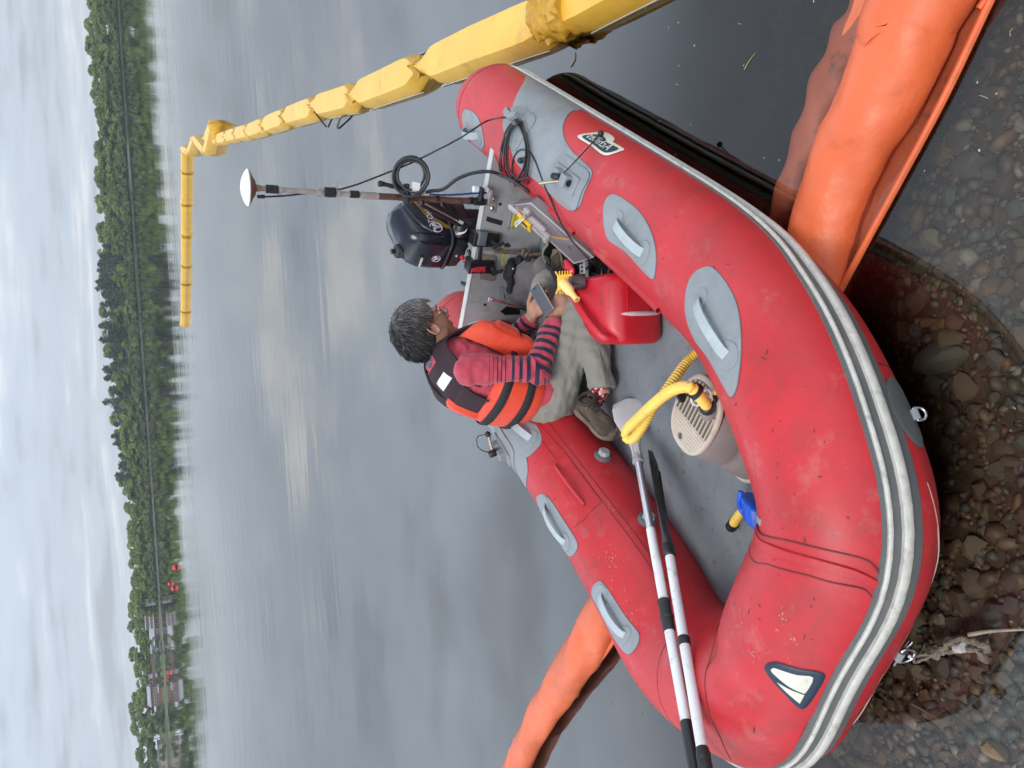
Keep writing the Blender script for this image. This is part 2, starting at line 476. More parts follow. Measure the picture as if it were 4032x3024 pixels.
# ---- stones
def stone_material():
    m = bpy.data.materials.new('river_stone'); m.use_nodes = True
    t = m.node_tree; L_ = t.links; b = t.nodes['Principled BSDF']
    at = N(t, 'ShaderNodeAttribute'); at.attribute_name = 'tint'
    oi = N(t, 'ShaderNodeObjectInfo')
    k = math_node(t, 'FRACT', math_node(t, 'ADD', at.outputs['Fac'], math_node(t, 'MULTIPLY', oi.outputs['Random'], 1.0)))
    r = N(t, 'ShaderNodeValToRGB'); L_.new(k, r.inputs[0]); cr = r.color_ramp; cr.interpolation = 'CONSTANT'
    cols = [(0.09, 0.078, 0.065), (0.145, 0.118, 0.08), (0.105, 0.075, 0.052), (0.078, 0.084, 0.068), (0.19, 0.158, 0.11), (0.14, 0.095, 0.06), (0.105, 0.098, 0.088), (0.175, 0.118, 0.065), (0.105, 0.12, 0.10), (0.27, 0.245, 0.205), (0.11, 0.083, 0.066), (0.125, 0.108, 0.08)]
    cr.elements[0].position = 0; cr.elements[0].color = (*cols[0], 1); cr.elements[1].position = 1 / 12; cr.elements[1].color = (*cols[1], 1)
    for i in range(2, 12):
        e = cr.elements.new(i / 12); e.color = (*cols[i], 1)
    tc_ = N(t, 'ShaderNodeTexCoord')
    n = N(t, 'ShaderNodeTexNoise'); L_.new(tc_.outputs['Object'], n.inputs['Vector']); n.inputs['Scale'].default_value = 38; n.inputs['Detail'].default_value = 6; n.inputs['Roughness'].default_value = .65
    sc = math_node(t, 'ADD', math_node(t, 'MULTIPLY', n.outputs[0], 1.9), 0.35)
    vm_ = N(t, 'ShaderNodeVectorMath', operation='SCALE'); L_.new(r.outputs[0], vm_.inputs[0]); L_.new(sc, vm_.inputs['Scale'])
    L_.new(vm_.outputs[0], b.inputs['Base Color']); b.inputs['Roughness'].default_value = 0.5
    bm = N(t, 'ShaderNodeBump'); bm.inputs['Strength'].default_value = 0.5; bm.inputs['Distance'].default_value = 0.004; L_.new(n.outputs[0], bm.inputs['Height']); L_.new(bm.outputs[0], b.inputs['Normal'])
    return m
M_STONE = stone_material()
def ico(sub):
    bm = bmesh.new(); bmesh.ops.create_icosphere(bm, subdivisions=sub, radius=1.0)
    V = np.array([v.co[:] for v in bm.verts]); F = np.array([[v.index for v in f.verts] for f in bm.faces]); bm.free()
    return V, F
icoV, icoF = ico(2)
ico1V, ico1F = ico(1)
def pebble_verts(base, seed, cut=0.5):
    r_ = np.random.default_rng(seed)
    V = base.copy()
    for _ in range(7):                          # planes shear off corners: angular worn stones
        n_ = unit(r_.normal(size=3)); d = r_.uniform(0.48, 0.86)
        k = V @ n_ - d
        V = V - np.outer(np.maximum(k, 0) * 0.9, n_)
    ph = r_.uniform(0, 6, 3)
    V = V * (1 + 0.05 * r_.normal(size=(len(V), 1)) * (len(V) > 60) * .5) * (1 + 0.07 * np.sin(V[:, [0]] * 3 + ph[0]) + 0.06 * np.sin(V[:, [1]] * 4 + ph[1]))
    return V
stone_meshes = []
for i in range(9):
    V = pebble_verts(icoV, 100 + i)
    me = bpy.data.meshes.new('stone'); me.from_pydata(V.tolist(), [], icoF.tolist()); me.update()
    me.polygons.foreach_set('use_smooth', [True] * len(me.polygons)); me.set_sharp_from_angle(angle=radians(24)); me.materials.append(M_STONE)
    stone_meshes.append(me)
# where the photograph shows the bed clearly
def bed_at(px, py):
    z = -0.1
    for _ in range(8):
        p = wz(px, py, z); z = float(bed_z(p[0], p[1]))
    return wz(px, py, z)
placed = []
def free(p, r):
    for q in placed:
        if (q[0] - p[0]) ** 2 + (q[1] - p[1]) ** 2 < (0.72 * (q[2] + r)) ** 2: return False
    return True
special = [  # measured from the photograph: px, py, radius px, squash, tint override
    (3745, 1060 + 290, 62, (1, .9, .7)), (3565, 1328, 58, (1.0, 1.0, .8)), (3735, 1390, 92, (1.25, .75, .5)), (3775, 1265, 42, (1.1, .8, .6)),
    (3990, 2390, 34, (1.2, .8, .7)), (3712, 2437, 26, (1, 1, .6)), (3845, 2642, 30, (1, 1, .8)), (3630, 2640, 42, (1.2, .8, .5)), (3730, 2630, 38, (1.3, .7, .6)),
    (3885, 2880, 30, (1.2, .9, 1.1)), (3945, 2960, 40, (1.3, .6, .9)), (3805, 2965, 34, (1.4, .5, .5)), (3850, 2950, 32, (1.2, .6, .6)), (3935, 2520, 34, (1.2, .7, .7)),
    (3870, 1430, 30, (1, .9, .8)), (3935, 1425, 46, (1.2, .8, .5)), (3630, 1180, 52, (1, 1, .6)), (3710, 1075, 34, (1.1, .8, .7)),
]
n_st = 0
def put_stone(p, r, sq=(1, .8, .6), lift=0.25):
    global n_st
    o = bpy.data.objects.new('stone', stone_meshes[n_st % 9]); link(o, bed)
    o.location = (p[0], p[1], float(bed_z(p[0], p[1])) + r * sq[2] * lift)
    o.rotation_euler = (rng.normal() * .25, rng.normal() * .25, rng.uniform(0, 6.28))
    o.scale = (r * sq[0], r * sq[1], r * sq[2]); placed.append((p[0], p[1], r)); n_st += 1
for px_, py_, rp, sq in special:
    p = bed_at(px_, py_); d = np.linalg.norm(p - [0, 0, CAM_H])
    put_stone(p, rp / FPX * d, sq, 0.45)
tries = 0
while n_st < 290 and tries < 60000:
    tries += 1
    px_ = rng.uniform(3120, 4080) if rng.random() < .9 else rng.uniform(2800, 3200); py_ = rng.uniform(-40, 3060)
    p = bed_at(px_, py_)
    if p[1] > 2.15: continue
    r_ = float(np.clip(rng.lognormal(math.log(0.031), 0.33), 0.021, 0.062))
    if not free(p, r_): continue
    put_stone(p, r_, (rng.uniform(.95, 1.3), rng.uniform(.65, .95), rng.uniform(.45, .75)))
# the smaller gravel between them, one mesh
def gravel(count, xr, yr, size, seed, spread=0.35):
    r_ = np.random.default_rng(seed)
    shapes = [pebble_verts(ico1V, 300 + k) for k in range(12)]
    Vs, Fs, Ts = [], [], []; b = 0
    for k in range(count):
        x = r_.uniform(*xr); y = r_.uniform(*yr)
        s_ = size * r_.lognormal(0, spread)
        a = r_.uniform(0, 6.28); sq = np.array([1, r_.uniform(.6, .95), r_.uniform(.4, .75)]) * s_
        V = shapes[k % 12] * sq
        tlt = r_.normal() * .3
        Rz = np.array([[cos(a), -sin(a), 0], [sin(a), cos(a), 0], [0, 0, 1]]) @ np.array([[1, 0, 0], [0, cos(tlt), -sin(tlt)], [0, sin(tlt), cos(tlt)]])
        V = V @ Rz.T + [x, y, float(bed_z(x, y)) + s_ * .12]
        Vs.append(V); Fs.append(ico1F + b); Ts.append(np.full(len(V), r_.random())); b += len(V)
    me = bpy.data.meshes.new('gravel')
    Va = np.concatenate(Vs); Fa = np.concatenate(Fs)
    me.from_pydata(Va.tolist(), [], Fa.tolist()); me.update()
    set_attr(me, 'tint', np.concatenate(Ts))
    me.polygons.foreach_set('use_smooth', [True] * len(me.polygons))
    return me
gm = gravel(9000, (-1.7, 1.9), (0.75, 2.25), 0.0145, 5, .45)
g1 = ob('gravel', gm, M_STONE, bed); tag(g1, kind='stuff')
gm = gravel(2600, (-2.2, 2.4), (2.2, 3.6), 0.024, 6, .5)
g2 = ob('gravel', gm, M_STONE, bed); tag(g2, kind='stuff')

# ---- water: a closed body; its top mirrors and lets light through, its volume soaks light up
def water_surface():
    m = bpy.data.materials.new('lake_water'); m.use_nodes = True
    t = m.node_tree; L_ = t.links
    for n_ in list(t.nodes): t.nodes.remove(n_)
    geo = N(t, 'ShaderNodeNewGeometry')
    sp = N(t, 'ShaderNodeSeparateXYZ'); L_.new(geo.outputs['Position'], sp.inputs[0])
    def noise_h(scale, sx, sy, det=3, dist=0.0):
        mp_ = N(t, 'ShaderNodeMapping'); L_.new(geo.outputs['Position'], mp_.inputs[0]); mp_.inputs['Scale'].default_value = (sx, sy, 1); mp_.inputs['Rotation'].default_value = (0, 0, radians(-8))
        n_ = N(t, 'ShaderNodeTexNoise'); L_.new(mp_.outputs[0], n_.inputs['Vector']); n_.inputs['Scale'].default_value = scale; n_.inputs['Detail'].default_value = det; n_.inputs['Distortion'].default_value = dist
        return n_.outputs[0]
    # amplitude grows with distance from the sheltered shore, in drifting patches
    far = N(t, 'ShaderNodeMapRange'); L_.new(sp.outputs['Y'], far.inputs[0]); far.inputs[1].default_value = 3.5; far.inputs[2].default_value = 26; far.inputs[3].default_value = 0.02; far.inputs[4].default_value = 0.55
    cut_ = N(t, 'ShaderNodeMapRange'); L_.new(sp.outputs['Y'], cut_.inputs[0]); cut_.inputs[1].default_value = 18; cut_.inputs[2].default_value = 75; cut_.inputs[3].default_value = 1.0; cut_.inputs[4].default_value = 0.11
    patch = N(t, 'ShaderNodeMapRange'); L_.new(noise_h(0.10, 0.35, 1.4, 2), patch.inputs[0]); patch.inputs[1].default_value = 0.40; patch.inputs[2].default_value = 0.62; patch.inputs[3].default_value = 0.45; patch.inputs[4].default_value = 1.0
    shore = N(t, 'ShaderNodeMapRange'); L_.new(sp.outputs['Y'], shore.inputs[0]); shore.inputs[1].default_value = 330; shore.inputs[2].default_value = 380; shore.inputs[3].default_value = 0; shore.inputs[4].default_value = 1.0
    left = N(t, 'ShaderNodeMapRange'); L_.new(sp.outputs['X'], left.inputs[0]); left.inputs[1].default_value = 150; left.inputs[2].default_value = -60; left.inputs[3].default_value = 0.15; left.inputs[4].default_value = 1.0
    amp = math_node(t, 'MULTIPLY', math_node(t, 'MULTIPLY', far.outputs[0], cut_.outputs[0]), patch.outputs[0])
    amp = math_node(t, 'ADD', amp, math_node(t, 'MULTIPLY', math_node(t, 'MULTIPLY', shore.outputs[0], left.outputs[0]), 7.0))
    h1 = noise_h(2.6, 0.8, 1.6, 3, 0.2)
    h2 = noise_h(0.55, 0.6, 1.9, 2, 0.1)
    hh = math_node(t, 'ADD', math_node(t, 'MULTIPLY', h1, 0.0075), math_node(t, 'MULTIPLY', h2, 0.03))
    hh = math_node(t, 'MULTIPLY', hh, amp)
    bm = N(t, 'ShaderNodeBump'); bm.inputs['Strength'].default_value = 1.0; bm.inputs['Distance'].default_value = 1.0; L_.new(hh, bm.inputs['Height'])
    fr = N(t, 'ShaderNodeFresnel'); fr.inputs['IOR'].default_value = 1.7; L_.new(bm.outputs[0], fr.inputs['Normal'])
    gl = N(t, 'ShaderNodeBsdfGlossy'); gl.inputs['Roughness'].default_value = 0.012; gl.inputs['Color'].default_value = (1.0, 0.99, 0.965, 1); L_.new(bm.outputs[0], gl.inputs['Normal'])
    tr = N(t, 'ShaderNodeBsdfTransparent')
    mx = N(t, 'ShaderNodeMixShader'); L_.new(fr.outputs[0], mx.inputs[0]); L_.new(tr.outputs[0], mx.inputs[1]); L_.new(gl.outputs[0], mx.inputs[2])
    va = N(t, 'ShaderNodeVolumeAbsorption'); va.inputs['Color'].default_value = (0.62, 0.52, 0.30, 1); va.inputs['Density'].default_value = 1.8
    o = N(t, 'ShaderNodeOutputMaterial'); L_.new(mx.outputs[0], o.inputs['Surface']); L_.new(va.outputs[0], o.inputs['Volume'])
    return m
M_WATER = water_surface()
mw = MB()
wx = [-720, 720]; wyy = [-7, 505]
mw.add([(wx[0], wyy[0], 0), (wx[1], wyy[0], 0), (wx[1], wyy[1], 0), (wx[0], wyy[1], 0), (wx[0], wyy[0], -6), (wx[1], wyy[0], -6), (wx[1], wyy[1], -6), (wx[0], wyy[1], -6)],
       [(0, 1, 2, 3), (7, 6, 5, 4), (0, 4, 5, 1), (1, 5, 6, 2), (2, 6, 7, 3), (3, 7, 4, 0)])
water = ob('lake_water', mw, M_WATER, smooth=False); tag(water, kind='structure')

# ---- far shore
YS = 486.0
def hill(x, y):
    d = y - YS
    k = np.clip(d / 70.0, 0, 1)
    h = 3.0 + 9.0 * np.exp(-((x - 60) / 120.0) ** 2) + 3.0 * np.exp(-((x - 230) / 70.0) ** 2)
    h = np.where(x < -110, 4.0 + 2 * np.sin(x * .03), h)
    g_ = np.exp(-((x + 184) / 24.0) ** 2); k2 = np.clip(d / 22.0, 0, 1)
    return 0.25 + h * k ** 1.15 * (1 - g_) + g_ * 5.2 * k2 + np.minimum(d, 0) * 0.12
def shore_y(x):
    return YS + 3.0 * sin(x * 0.021) + 1.6 * sin(x * 0.09 + 1) + (5.0 if x > 120 else 0)
M_GRASS = mat('far_undergrowth', (0.035, 0.055, 0.02), 0.95, 0.3, 0.25, col2=(0.06, 0.085, 0.03))
M_LAWN = mat('far_lawn', (0.09, 0.125, 0.035), 0.95, 0.3, 0.25, col2=(0.13, 0.16, 0.06))
M_LEDGE = mat('shore_rock', (0.17, 0.16, 0.14), 0.9, 0.4, 0.6, col2=(0.30, 0.28, 0.24))
mt = MB(); cols_ = 120; rows_ = [-6, -1.5, 0, 2, 6, 14, 28, 45, 75, 120, 260]
for r_ in rows_:
    for i in range(cols_ + 1):
        x = -620 + 1240 * i / cols_; y = shore_y(x) + r_
        mt.v.append((x, y, float(hill(np.array(x), np.array(y)))))
for j in range(len(rows_) - 1):
    for i in range(cols_):
        a = j * (cols_ + 1) + i; mt.f.append((a, a + 1, a + cols_ + 2, a + cols_ + 1))
ter = ob('far_hillside', mt, M_GRASS); tag(ter, kind='structure')
mt = MB()
for r_ in (-1.6, 0, 2, 6, 13):
    for i in range(61):
        x = -320 + 245 * i / 60; y = shore_y(x) + r_; mt.v.append((x, y, float(hill(np.array(x), np.array(y))) + .12))
for j in range(4):
    for i in range(60): a = j * 61 + i; mt.f.append((a, a + 1, a + 62, a + 61))
tag(ob('lawn', mt, M_LAWN), kind='structure')
ml = MB(); _rr = np.random.default_rng(2); pth = [(x, shore_y(x) - 2.0 + _rr.normal() * .5, 0.02) for x in np.linspace(-620, 620, 460)]
ml.ribbon(pth, (0, 1, 0.05), np.abs(_rr.normal(size=460)) * .8 + .15, 0.3)
ledge = ob('shoreline_rocks', ml, M_LEDGE); tag(ledge, kind='structure')

# ---- trees
def leaf_mat(name, c1, c2):
    m = bpy.data.materials.new(name); m.use_nodes = True; t = m.node_tree; L_ = t.links; b = t.nodes['Principled BSDF']
    oi = N(t, 'ShaderNodeObjectInfo'); g_ = N(t, 'ShaderNodeNewGeometry')
    n_ = N(t, 'ShaderNodeTexNoise'); tc_ = N(t, 'ShaderNodeTexCoord'); L_.new(tc_.outputs['Object'], n_.inputs['Vector']); n_.inputs['Scale'].default_value = 1.1; n_.inputs['Detail'].default_value = 3
    k = math_node(t, 'ADD', math_node(t, 'MULTIPLY', g_.outputs['Random Per Island'], 0.35), math_node(t, 'ADD', math_node(t, 'MULTIPLY', oi.outputs['Random'], 0.45), math_node(t, 'MULTIPLY', math_node(t, 'SUBTRACT', n_.outputs[0], 0.4), 0.6)))
    r = N(t, 'ShaderNodeValToRGB'); L_.new(k, r.inputs[0]); r.color_ramp.elements[0].color = (*c1, 1); r.color_ramp.elements[1].color = (*c2, 1)
    r.color_ramp.elements[0].position = 0.1; r.color_ramp.elements[1].position = 0.95
    L_.new(r.outputs[0], b.inputs['Base Color']); b.inputs['Roughness'].default_value = 0.8; b.inputs['Specular IOR Level'].default_value = 0.15
    return m
M_LEAF = leaf_mat('broadleaf_foliage', (0.066, 0.110, 0.034), (0.235, 0.300, 0.080))
M_PINE = leaf_mat('pine_foliage', (0.040, 0.062, 0.044), (0.100, 0.135, 0.080))
M_SHRUB = leaf_mat('shrub_foliage', (0.065, 0.105, 0.040), (0.170, 0.225, 0.085))
M_TRUNK = mat('tree_bark', (0.10, 0.085, 0.07), 0.95, 0.3, 3)
M_PTRUNK = mat('pine_bark', (0.21, 0.18, 0.155), 0.95, 0.3, 3)
def cards(points, normals, size, seed):
    r_ = np.random.default_rng(seed); n = len(points)
    nn = normals + r_.normal(size=(n, 3)) * 0.5; nn /= np.linalg.norm(nn, axis=1)[:, None]
    a = np.cross(nn, r_.normal(size=(n, 3))); a /= np.linalg.norm(a, axis=1)[:, None]; b = np.cross(nn, a)
    s_ = size * r_.uniform(.6, 1.3, (n, 1))
    V = np.stack([points - a * s_, points + b * s_ * .7, points + a * s_, points - b * s_ * .7], 1).reshape(-1, 3)
    F = (np.arange(n)[:, None] * 4 + np.arange(4)).tolist()
    return V, F
def broad_crown(seed, h=15.0, rad=4.6, count=1500):
    r_ = np.random.default_rng(seed); P, Nn = [], []
    lobes = []
    for k in range(15):
        t_ = r_.uniform(0.12, 1.0); a = r_.uniform(0, 6.28)
        rr = rad * (sin(pi * min(t_ * 0.85 + .12, 1)) ** .6) * r_.uniform(.35, .8)
        lobes.append((np.array([cos(a) * rr, sin(a) * rr, h * (0.10 + 0.76 * t_)]), rad * r_.uniform(.34, .55)))
    for c_, q in lobes:
        m = count // 15
        d = r_.normal(size=(m, 3)); d /= np.linalg.norm(d, axis=1)[:, None]; d[:, 2] = np.abs(d[:, 2]) * .9 + d[:, 2] * .1
        P.append(c_ + d * q * r_.uniform(.75, 1.05, (m, 1)) * [1, 1, .85]); Nn.append(d)
    P = np.concatenate(P); Nn = np.concatenate(Nn)
    return cards(P, Nn, 0.55, seed)
def pine_crown(seed, h=19.0, count=1100):
    r_ = np.random.default_rng(seed); P, Nn = [], []
    base = h * 0.36
    for k in range(26):
        z = base + (h - base) * (k / 26.0) ** .9; L0 = (4.3 * (1 - (k / 26.0) ** 3.2) + .9) * r_.uniform(.6, 1.15)
        for j in range(5):
            a = r_.uniform(0, 6.28); m = 13
            t_ = r_.uniform(.2, 1, m)
            P.append(np.stack([cos(a) * L0 * t_, sin(a) * L0 * t_, z + t_ * .5 + r_.normal(size=m) * .25], 1) + r_.normal(size=(m, 3)) * .25); Nn.append(np.tile([cos(a) * .4, sin(a) * .4, .9], (m, 1)))
    return cards(np.concatenate(P), np.concatenate(Nn), 0.5, seed)
def trunk_mb(h, r0, seed, limbs=5, start=.35):
    r_ = random.Random(seed); mb = MB()
    mb.tube([(0, 0, -1), (r_.uniform(-.1, .1), r_.uniform(-.1, .1), h * .4), (r_.uniform(-.3, .3), r_.uniform(-.3, .3), h * .85)], [r0, r0 * .7, r0 * .25], 7)
    for k in range(limbs):
        a = r_.uniform(0, 6.28); z = h * r_.uniform(start, .7); L0 = h * .22
        mb.tube([(0, 0, z), (cos(a) * L0 * .5, sin(a) * L0 * .5, z + L0 * .4), (cos(a) * L0, sin(a) * L0, z + L0)], [r0 * .4, r0 * .28, r0 * .1], 5)
    return mb
protos = {'b': [], 'p': [], 's': []}
def make_me(name, V, F, m):
    me = bpy.data.meshes.new(name); me.from_pydata(V.tolist() if hasattr(V, 'tolist') else V, [], F); me.update(); me.materials.append(m); return me
for k in range(7):
    V, F = broad_crown(40 + k, 15 + (k % 3) * 1.5, 5.4 + .4 * (k % 4), 2400); t_ = trunk_mb(13, .3, k)
    protos['b'].append((make_me('crown', V, F, M_LEAF), make_me('trunk', t_.v, t_.f, M_TRUNK)))
for k in range(5):
    V, F = pine_crown(60 + k, 19 + k); t_ = trunk_mb(19 + k, .24, 20 + k, 3, .4)
    protos['p'].append((make_me('crown', V, F, M_PINE), make_me('trunk', t_.v, t_.f, M_PTRUNK)))
for k in range(4):
    V, F = broad_crown(80 + k, 4.6, 2.6, 600); t_ = trunk_mb(3.6, .1, 30 + k)
    protos['s'].append((make_me('crown', V, F, M_SHRUB), make_me('trunk', t_.v, t_.f, M_TRUNK)))
TREE_N = 0
def tree(x, d, kind, scale, label, group, cat='tree', sx=1.0):
    global TREE_N
    y = shore_y(x) + d
    loc = (x, y, float(hill(np.array(x), np.array(y))) - 0.1)
    names = {'b': 'broadleaf_tree', 'p': 'pine_tree', 's': 'shore_shrub'}
    r = thing(names[kind], label, cat, loc, group)
    r.rotation_euler = (0, 0, rng.uniform(0, 6.28)); r.scale = (scale * sx, scale * sx, scale)
    cm_, tm_ = protos[kind][TREE_N % len(protos[kind])]
    link(bpy.data.objects.new('crown', cm_), r)
    if kind != 's': link(bpy.data.objects.new('trunk', tm_), r)
    TREE_N += 1
    return r
LB = 'leafy green broadleaf tree in the wooded far shore right of the pines'
LB2 = 'leafy broadleaf tree in the far wood between the dark pines and the houses'
LB3 = 'dark green broadleaf tree standing among the far shore houses'
LP = 'tall dark pine with a bare pale lower trunk in the middle of the far shore'
LS = 'low light green shrub along the far waterline'
def X_at(py, Y=495.0):                    # far-shore x below picture row py of the waterline
    return wy(462 + (665 - 462) * py / 3000.0, py, Y)[0]
ROWN = ['waterside', 'second-row', 'third-row', 'ridge-top']
def where(py):
    for lim, w_ in ((180, 'at the right end of the far shore'), (360, 'well right of the yellow boom corner'), (520, 'just right of the yellow boom corner'), (620, 'directly behind the yellow boom corner'), (760, 'directly behind the white antenna dome'), (960, 'behind the yellow boom row, right of the pines'), (1120, 'at the right end of the pines'), (1300, 'behind the free end of the yellow boom'), (1500, 'left of the yellow boom end, midway in the pines'), (1700, 'left of the middle of the pines'), (1890, 'at the left end of the pines'), (2060, 'just left of the pines'), (2220, 'right above the largest red buoy'), (2345, 'between the largest red buoy and the white gabled house'), (2480, 'by the two-storey brick house'), (2640, 'by the low grey-roofed house'), (2800, 'by the long brick building'), (2930, 'left of the long brick building'), (9999, 'by the pale building at the left end')):
        if py < lim: return w_
gaps = [(2344, 2372), (2404, 2476), (2477, 2519), (2640, 2790), (2930, 3024)]
for row, (d, sp_) in enumerate([(4, 7.6), (12, 8.2), (23, 8.8), (38, 9.6)]):
    py = -60 + row * 17
    while py < 3090:
        X = X_at(py) + rng.normal() * 1.2
        X *= (YS + d) / 495.0
        isp = 960 < py < 1890 and not (1210 < py < 1260 and row < 2) and rng.random() < (0.9 if row in (1, 2) else 0.35)
        if py > 1560 and py < 1890 and row < 2: isp = isp and rng.random() < .55
        if py < 2330:
            if isp: tree(X, d + rng.uniform(-2, 2), 'p', rng.uniform(.66, .80), ROWN[row] + ' dark pine ' + where(py), 'pines of the far shore')
            elif py > 960 and py < 1890 and row == 3: tree(X, d + 6, 'b', rng.uniform(.8, .95), 'ridge-top broadleaf tree ' + where(py), 'broadleaf trees among the pines')
            elif py < 960: tree(X, d + rng.uniform(-2, 2), 'b', rng.uniform(.72, 1.02) * (.8 if row == 0 else 1), ROWN[row] + ' broadleaf tree ' + where(py), 'broadleaf trees on the right far shore')
            else: tree(X, d + rng.uniform(-2, 2), 'b', rng.uniform(.62, .92) if row < 3 else .8, ROWN[row] + ' broadleaf tree ' + where(py), 'broadleaf trees past the pines' if py > 1890 else 'broadleaf trees among the pines')
        else:
            inb = any(a - 6 < py < b + 6 for a, b in gaps)
            if row >= 2 or (not inb and rng.random() < (.75 if 2530 > py else .6) and py > 2790 or (py < 2400 and not inb)):
                sc_ = rng.uniform(.7, 1.02) if row == 3 else rng.uniform(.6, .9)
                if 2790 < py < 2930 and row < 2: sc_ = rng.uniform(.55, .8)
                tree(X, d + rng.uniform(-2, 2), 'b', sc_, ROWN[row] + ' dark green broadleaf tree ' + where(py), 'trees around the far houses', sx=1.15)
        py += sp_ * 6.1 * rng.uniform(.8, 1.2) * (.78 if 940 < py < 1890 else .95)
py = -40
while py < 3050:
    X = X_at(py)
    if py < 2330: tree(X, rng.uniform(-1.0, 1.5), 's', rng.uniform(.6, 1.1), 'low light green waterline shrub ' + where(py), 'shrubs along the far waterline', 'shrub')
    elif rng.random() < .6: tree(X, rng.uniform(1.0, 4.0), 's', rng.uniform(.35, .8), 'small green bush on the bank ' + where(py), 'bushes before the far houses', 'bush')
    py += 6.1 * rng.uniform(3.4, 5.5)

# ---- houses, boats and vehicles on the left of the far shore
M_BRICK = mat('red_brick_far', (0.19, 0.10, 0.088), 0.9, 0.12, 0.8)
M_BRICKD = mat('dark_brick_far', (0.15, 0.095, 0.085), 0.9, 0.15, 0.8)
M_ROOF = mat('grey_roof_far', (0.30, 0.32, 0.35), 0.8, 0.1, 0.6)
M_FWHITE = mat('white_paint_far', (0.55, 0.56, 0.57), 0.7, 0.05, 1)
M_FGLASS = mat('far_window_glass', (0.035, 0.045, 0.06), 0.2, 0.2, 2)
M_TAN = mat('tan_wall_far', (0.42, 0.36, 0.30), 0.9, 0.1, 0.8)
M_CARR = mat('dark_red_paint_far', (0.3, 0.03, 0.03), 0.4, 0.1, 1)
M_CARB = mat('blue_grey_paint_far', (0.25, 0.30, 0.38), 0.4, 0.1, 1)
def fbox(mb, x0, x1, y0, y1, z0, z1):
    mb.box(((x0 + x1) / 2, (y0 + y1) / 2, (z0 + z1) / 2), (x1 - x0, y1 - y0, z1 - z0)); return mb
def place(py0, py1, pxt, pxb, Y):
    "building front from picture rows py0..py1 and columns pxt (top)..pxb (foot) at distance Y"
    xr = wy((pxt + pxb) / 2, py0, Y)[0]; xl = wy((pxt + pxb) / 2, py1, Y)[0]; pm = (py0 + py1) / 2
    return xl, xr, wy(pxb, pm, Y)[2], wy(pxt, pm, Y)[2]
def windows(par, mats, xs_, zs_, w, h, y, frame=.14, name='window'):
    for z in zs_:
        for x in xs_:
            f_ = ob(name, fbox(MB(), x - w / 2 - frame, x + w / 2 + frame, y - .12, y + .05, z - h / 2 - frame, z + h / 2 + frame), mats[0], par, smooth=False)
            ob('pane', fbox(MB(), x - w / 2, x + w / 2, y - .16, y - .1, z - h / 2, z + h / 2), mats[1], f_, smooth=False)
Y0 = 494.0
# two-storey red building
xl, xr, zb, zt = place(2404, 2474, 570, 622, Y0); zb = min(zb, .9)
h = thing('brick_house', 'two-storey red brick building with white trim bands and a flat roof', 'building', ((xl + xr) / 2, Y0, zb))
ob('wall', fbox(MB(), xl, xr, Y0, Y0 + 9, zb - .6, zt - .5), M_BRICK, h, smooth=False)
ob('roof', fbox(MB(), xl - .4, xr + .4, Y0 - .5, Y0 + 9.4, zt - .5, zt), M_FWHITE, h, smooth=False)
ob('trim_band', fbox(MB(), xl - .15, xr + .15, Y0 - .3, Y0, zb + (zt - zb) * .62, zb + (zt - zb) * .68), M_FWHITE, h, smooth=False)
ob('balcony', fbox(MB(), xl - .1, xr + 3.2, Y0 - 1.6, Y0, zb + (zt - zb) * .33, zb + (zt - zb) * .40), M_FWHITE, h, smooth=False)
ob('annex', fbox(MB(), xr, xr + 3.2, Y0 - .4, Y0 + 6, zb - .6, zb + (zt - zb) * .72), M_BRICKD, h, smooth=False)
windows(h, (M_FWHITE, M_FGLASS), np.linspace(xl + 1.3, xr - 1.3, 4), [zb + (zt - zb) * .52, zb + (zt - zb) * .80], .9, .85, Y0)
windows(h, (M_FWHITE, M_FGLASS), np.linspace(xl + 1.6, xr - 1.6, 3), [zb + (zt - zb) * .15], 1.2, 1.1, Y0, name='door')
# grey-roofed house with brick end
xl, xr, zb, zt = place(2478, 2519, 587, 622, Y0); zb = min(zb, .9)
h = thing('brick_house', 'low house with a broad pale grey roof and a red brick end wall', 'building', ((xl + xr) / 2, Y0, zb))
ob('wall', fbox(MB(), xl, xr, Y0, Y0 + 7, zb - .6, zb + (zt - zb) * .48), M_BRICKD, h, smooth=False)
rf = MB(); zm = zb + (zt - zb) * .46
rf.add([(xl - .4, Y0 - .5, zm), (xr + .4, Y0 - .5, zm), (xr + .2, Y0 + 3.5, zt), (xl - .2, Y0 + 3.5, zt), (xl - .4, Y0 + 7.5, zm), (xr + .4, Y0 + 7.5, zm)], [(0, 1, 2, 3), (3, 2, 5, 4), (0, 3, 4), (1, 5, 2), (0, 4, 5, 1)])
ob('roof', rf, M_ROOF, h, smooth=False)
ob('brick_end', fbox(MB(), xl - .2, xl + 1.5, Y0 - 1.1, Y0 + .0, zb - .6, zb + (zt - zb) * .72), M_BRICK, h, smooth=False)
windows(h, (M_FWHITE, M_FGLASS), [xl + 2.6, xl + 4.3, xl + 5.8], [zb + (zt - zb) * .22], .8, .8, Y0)
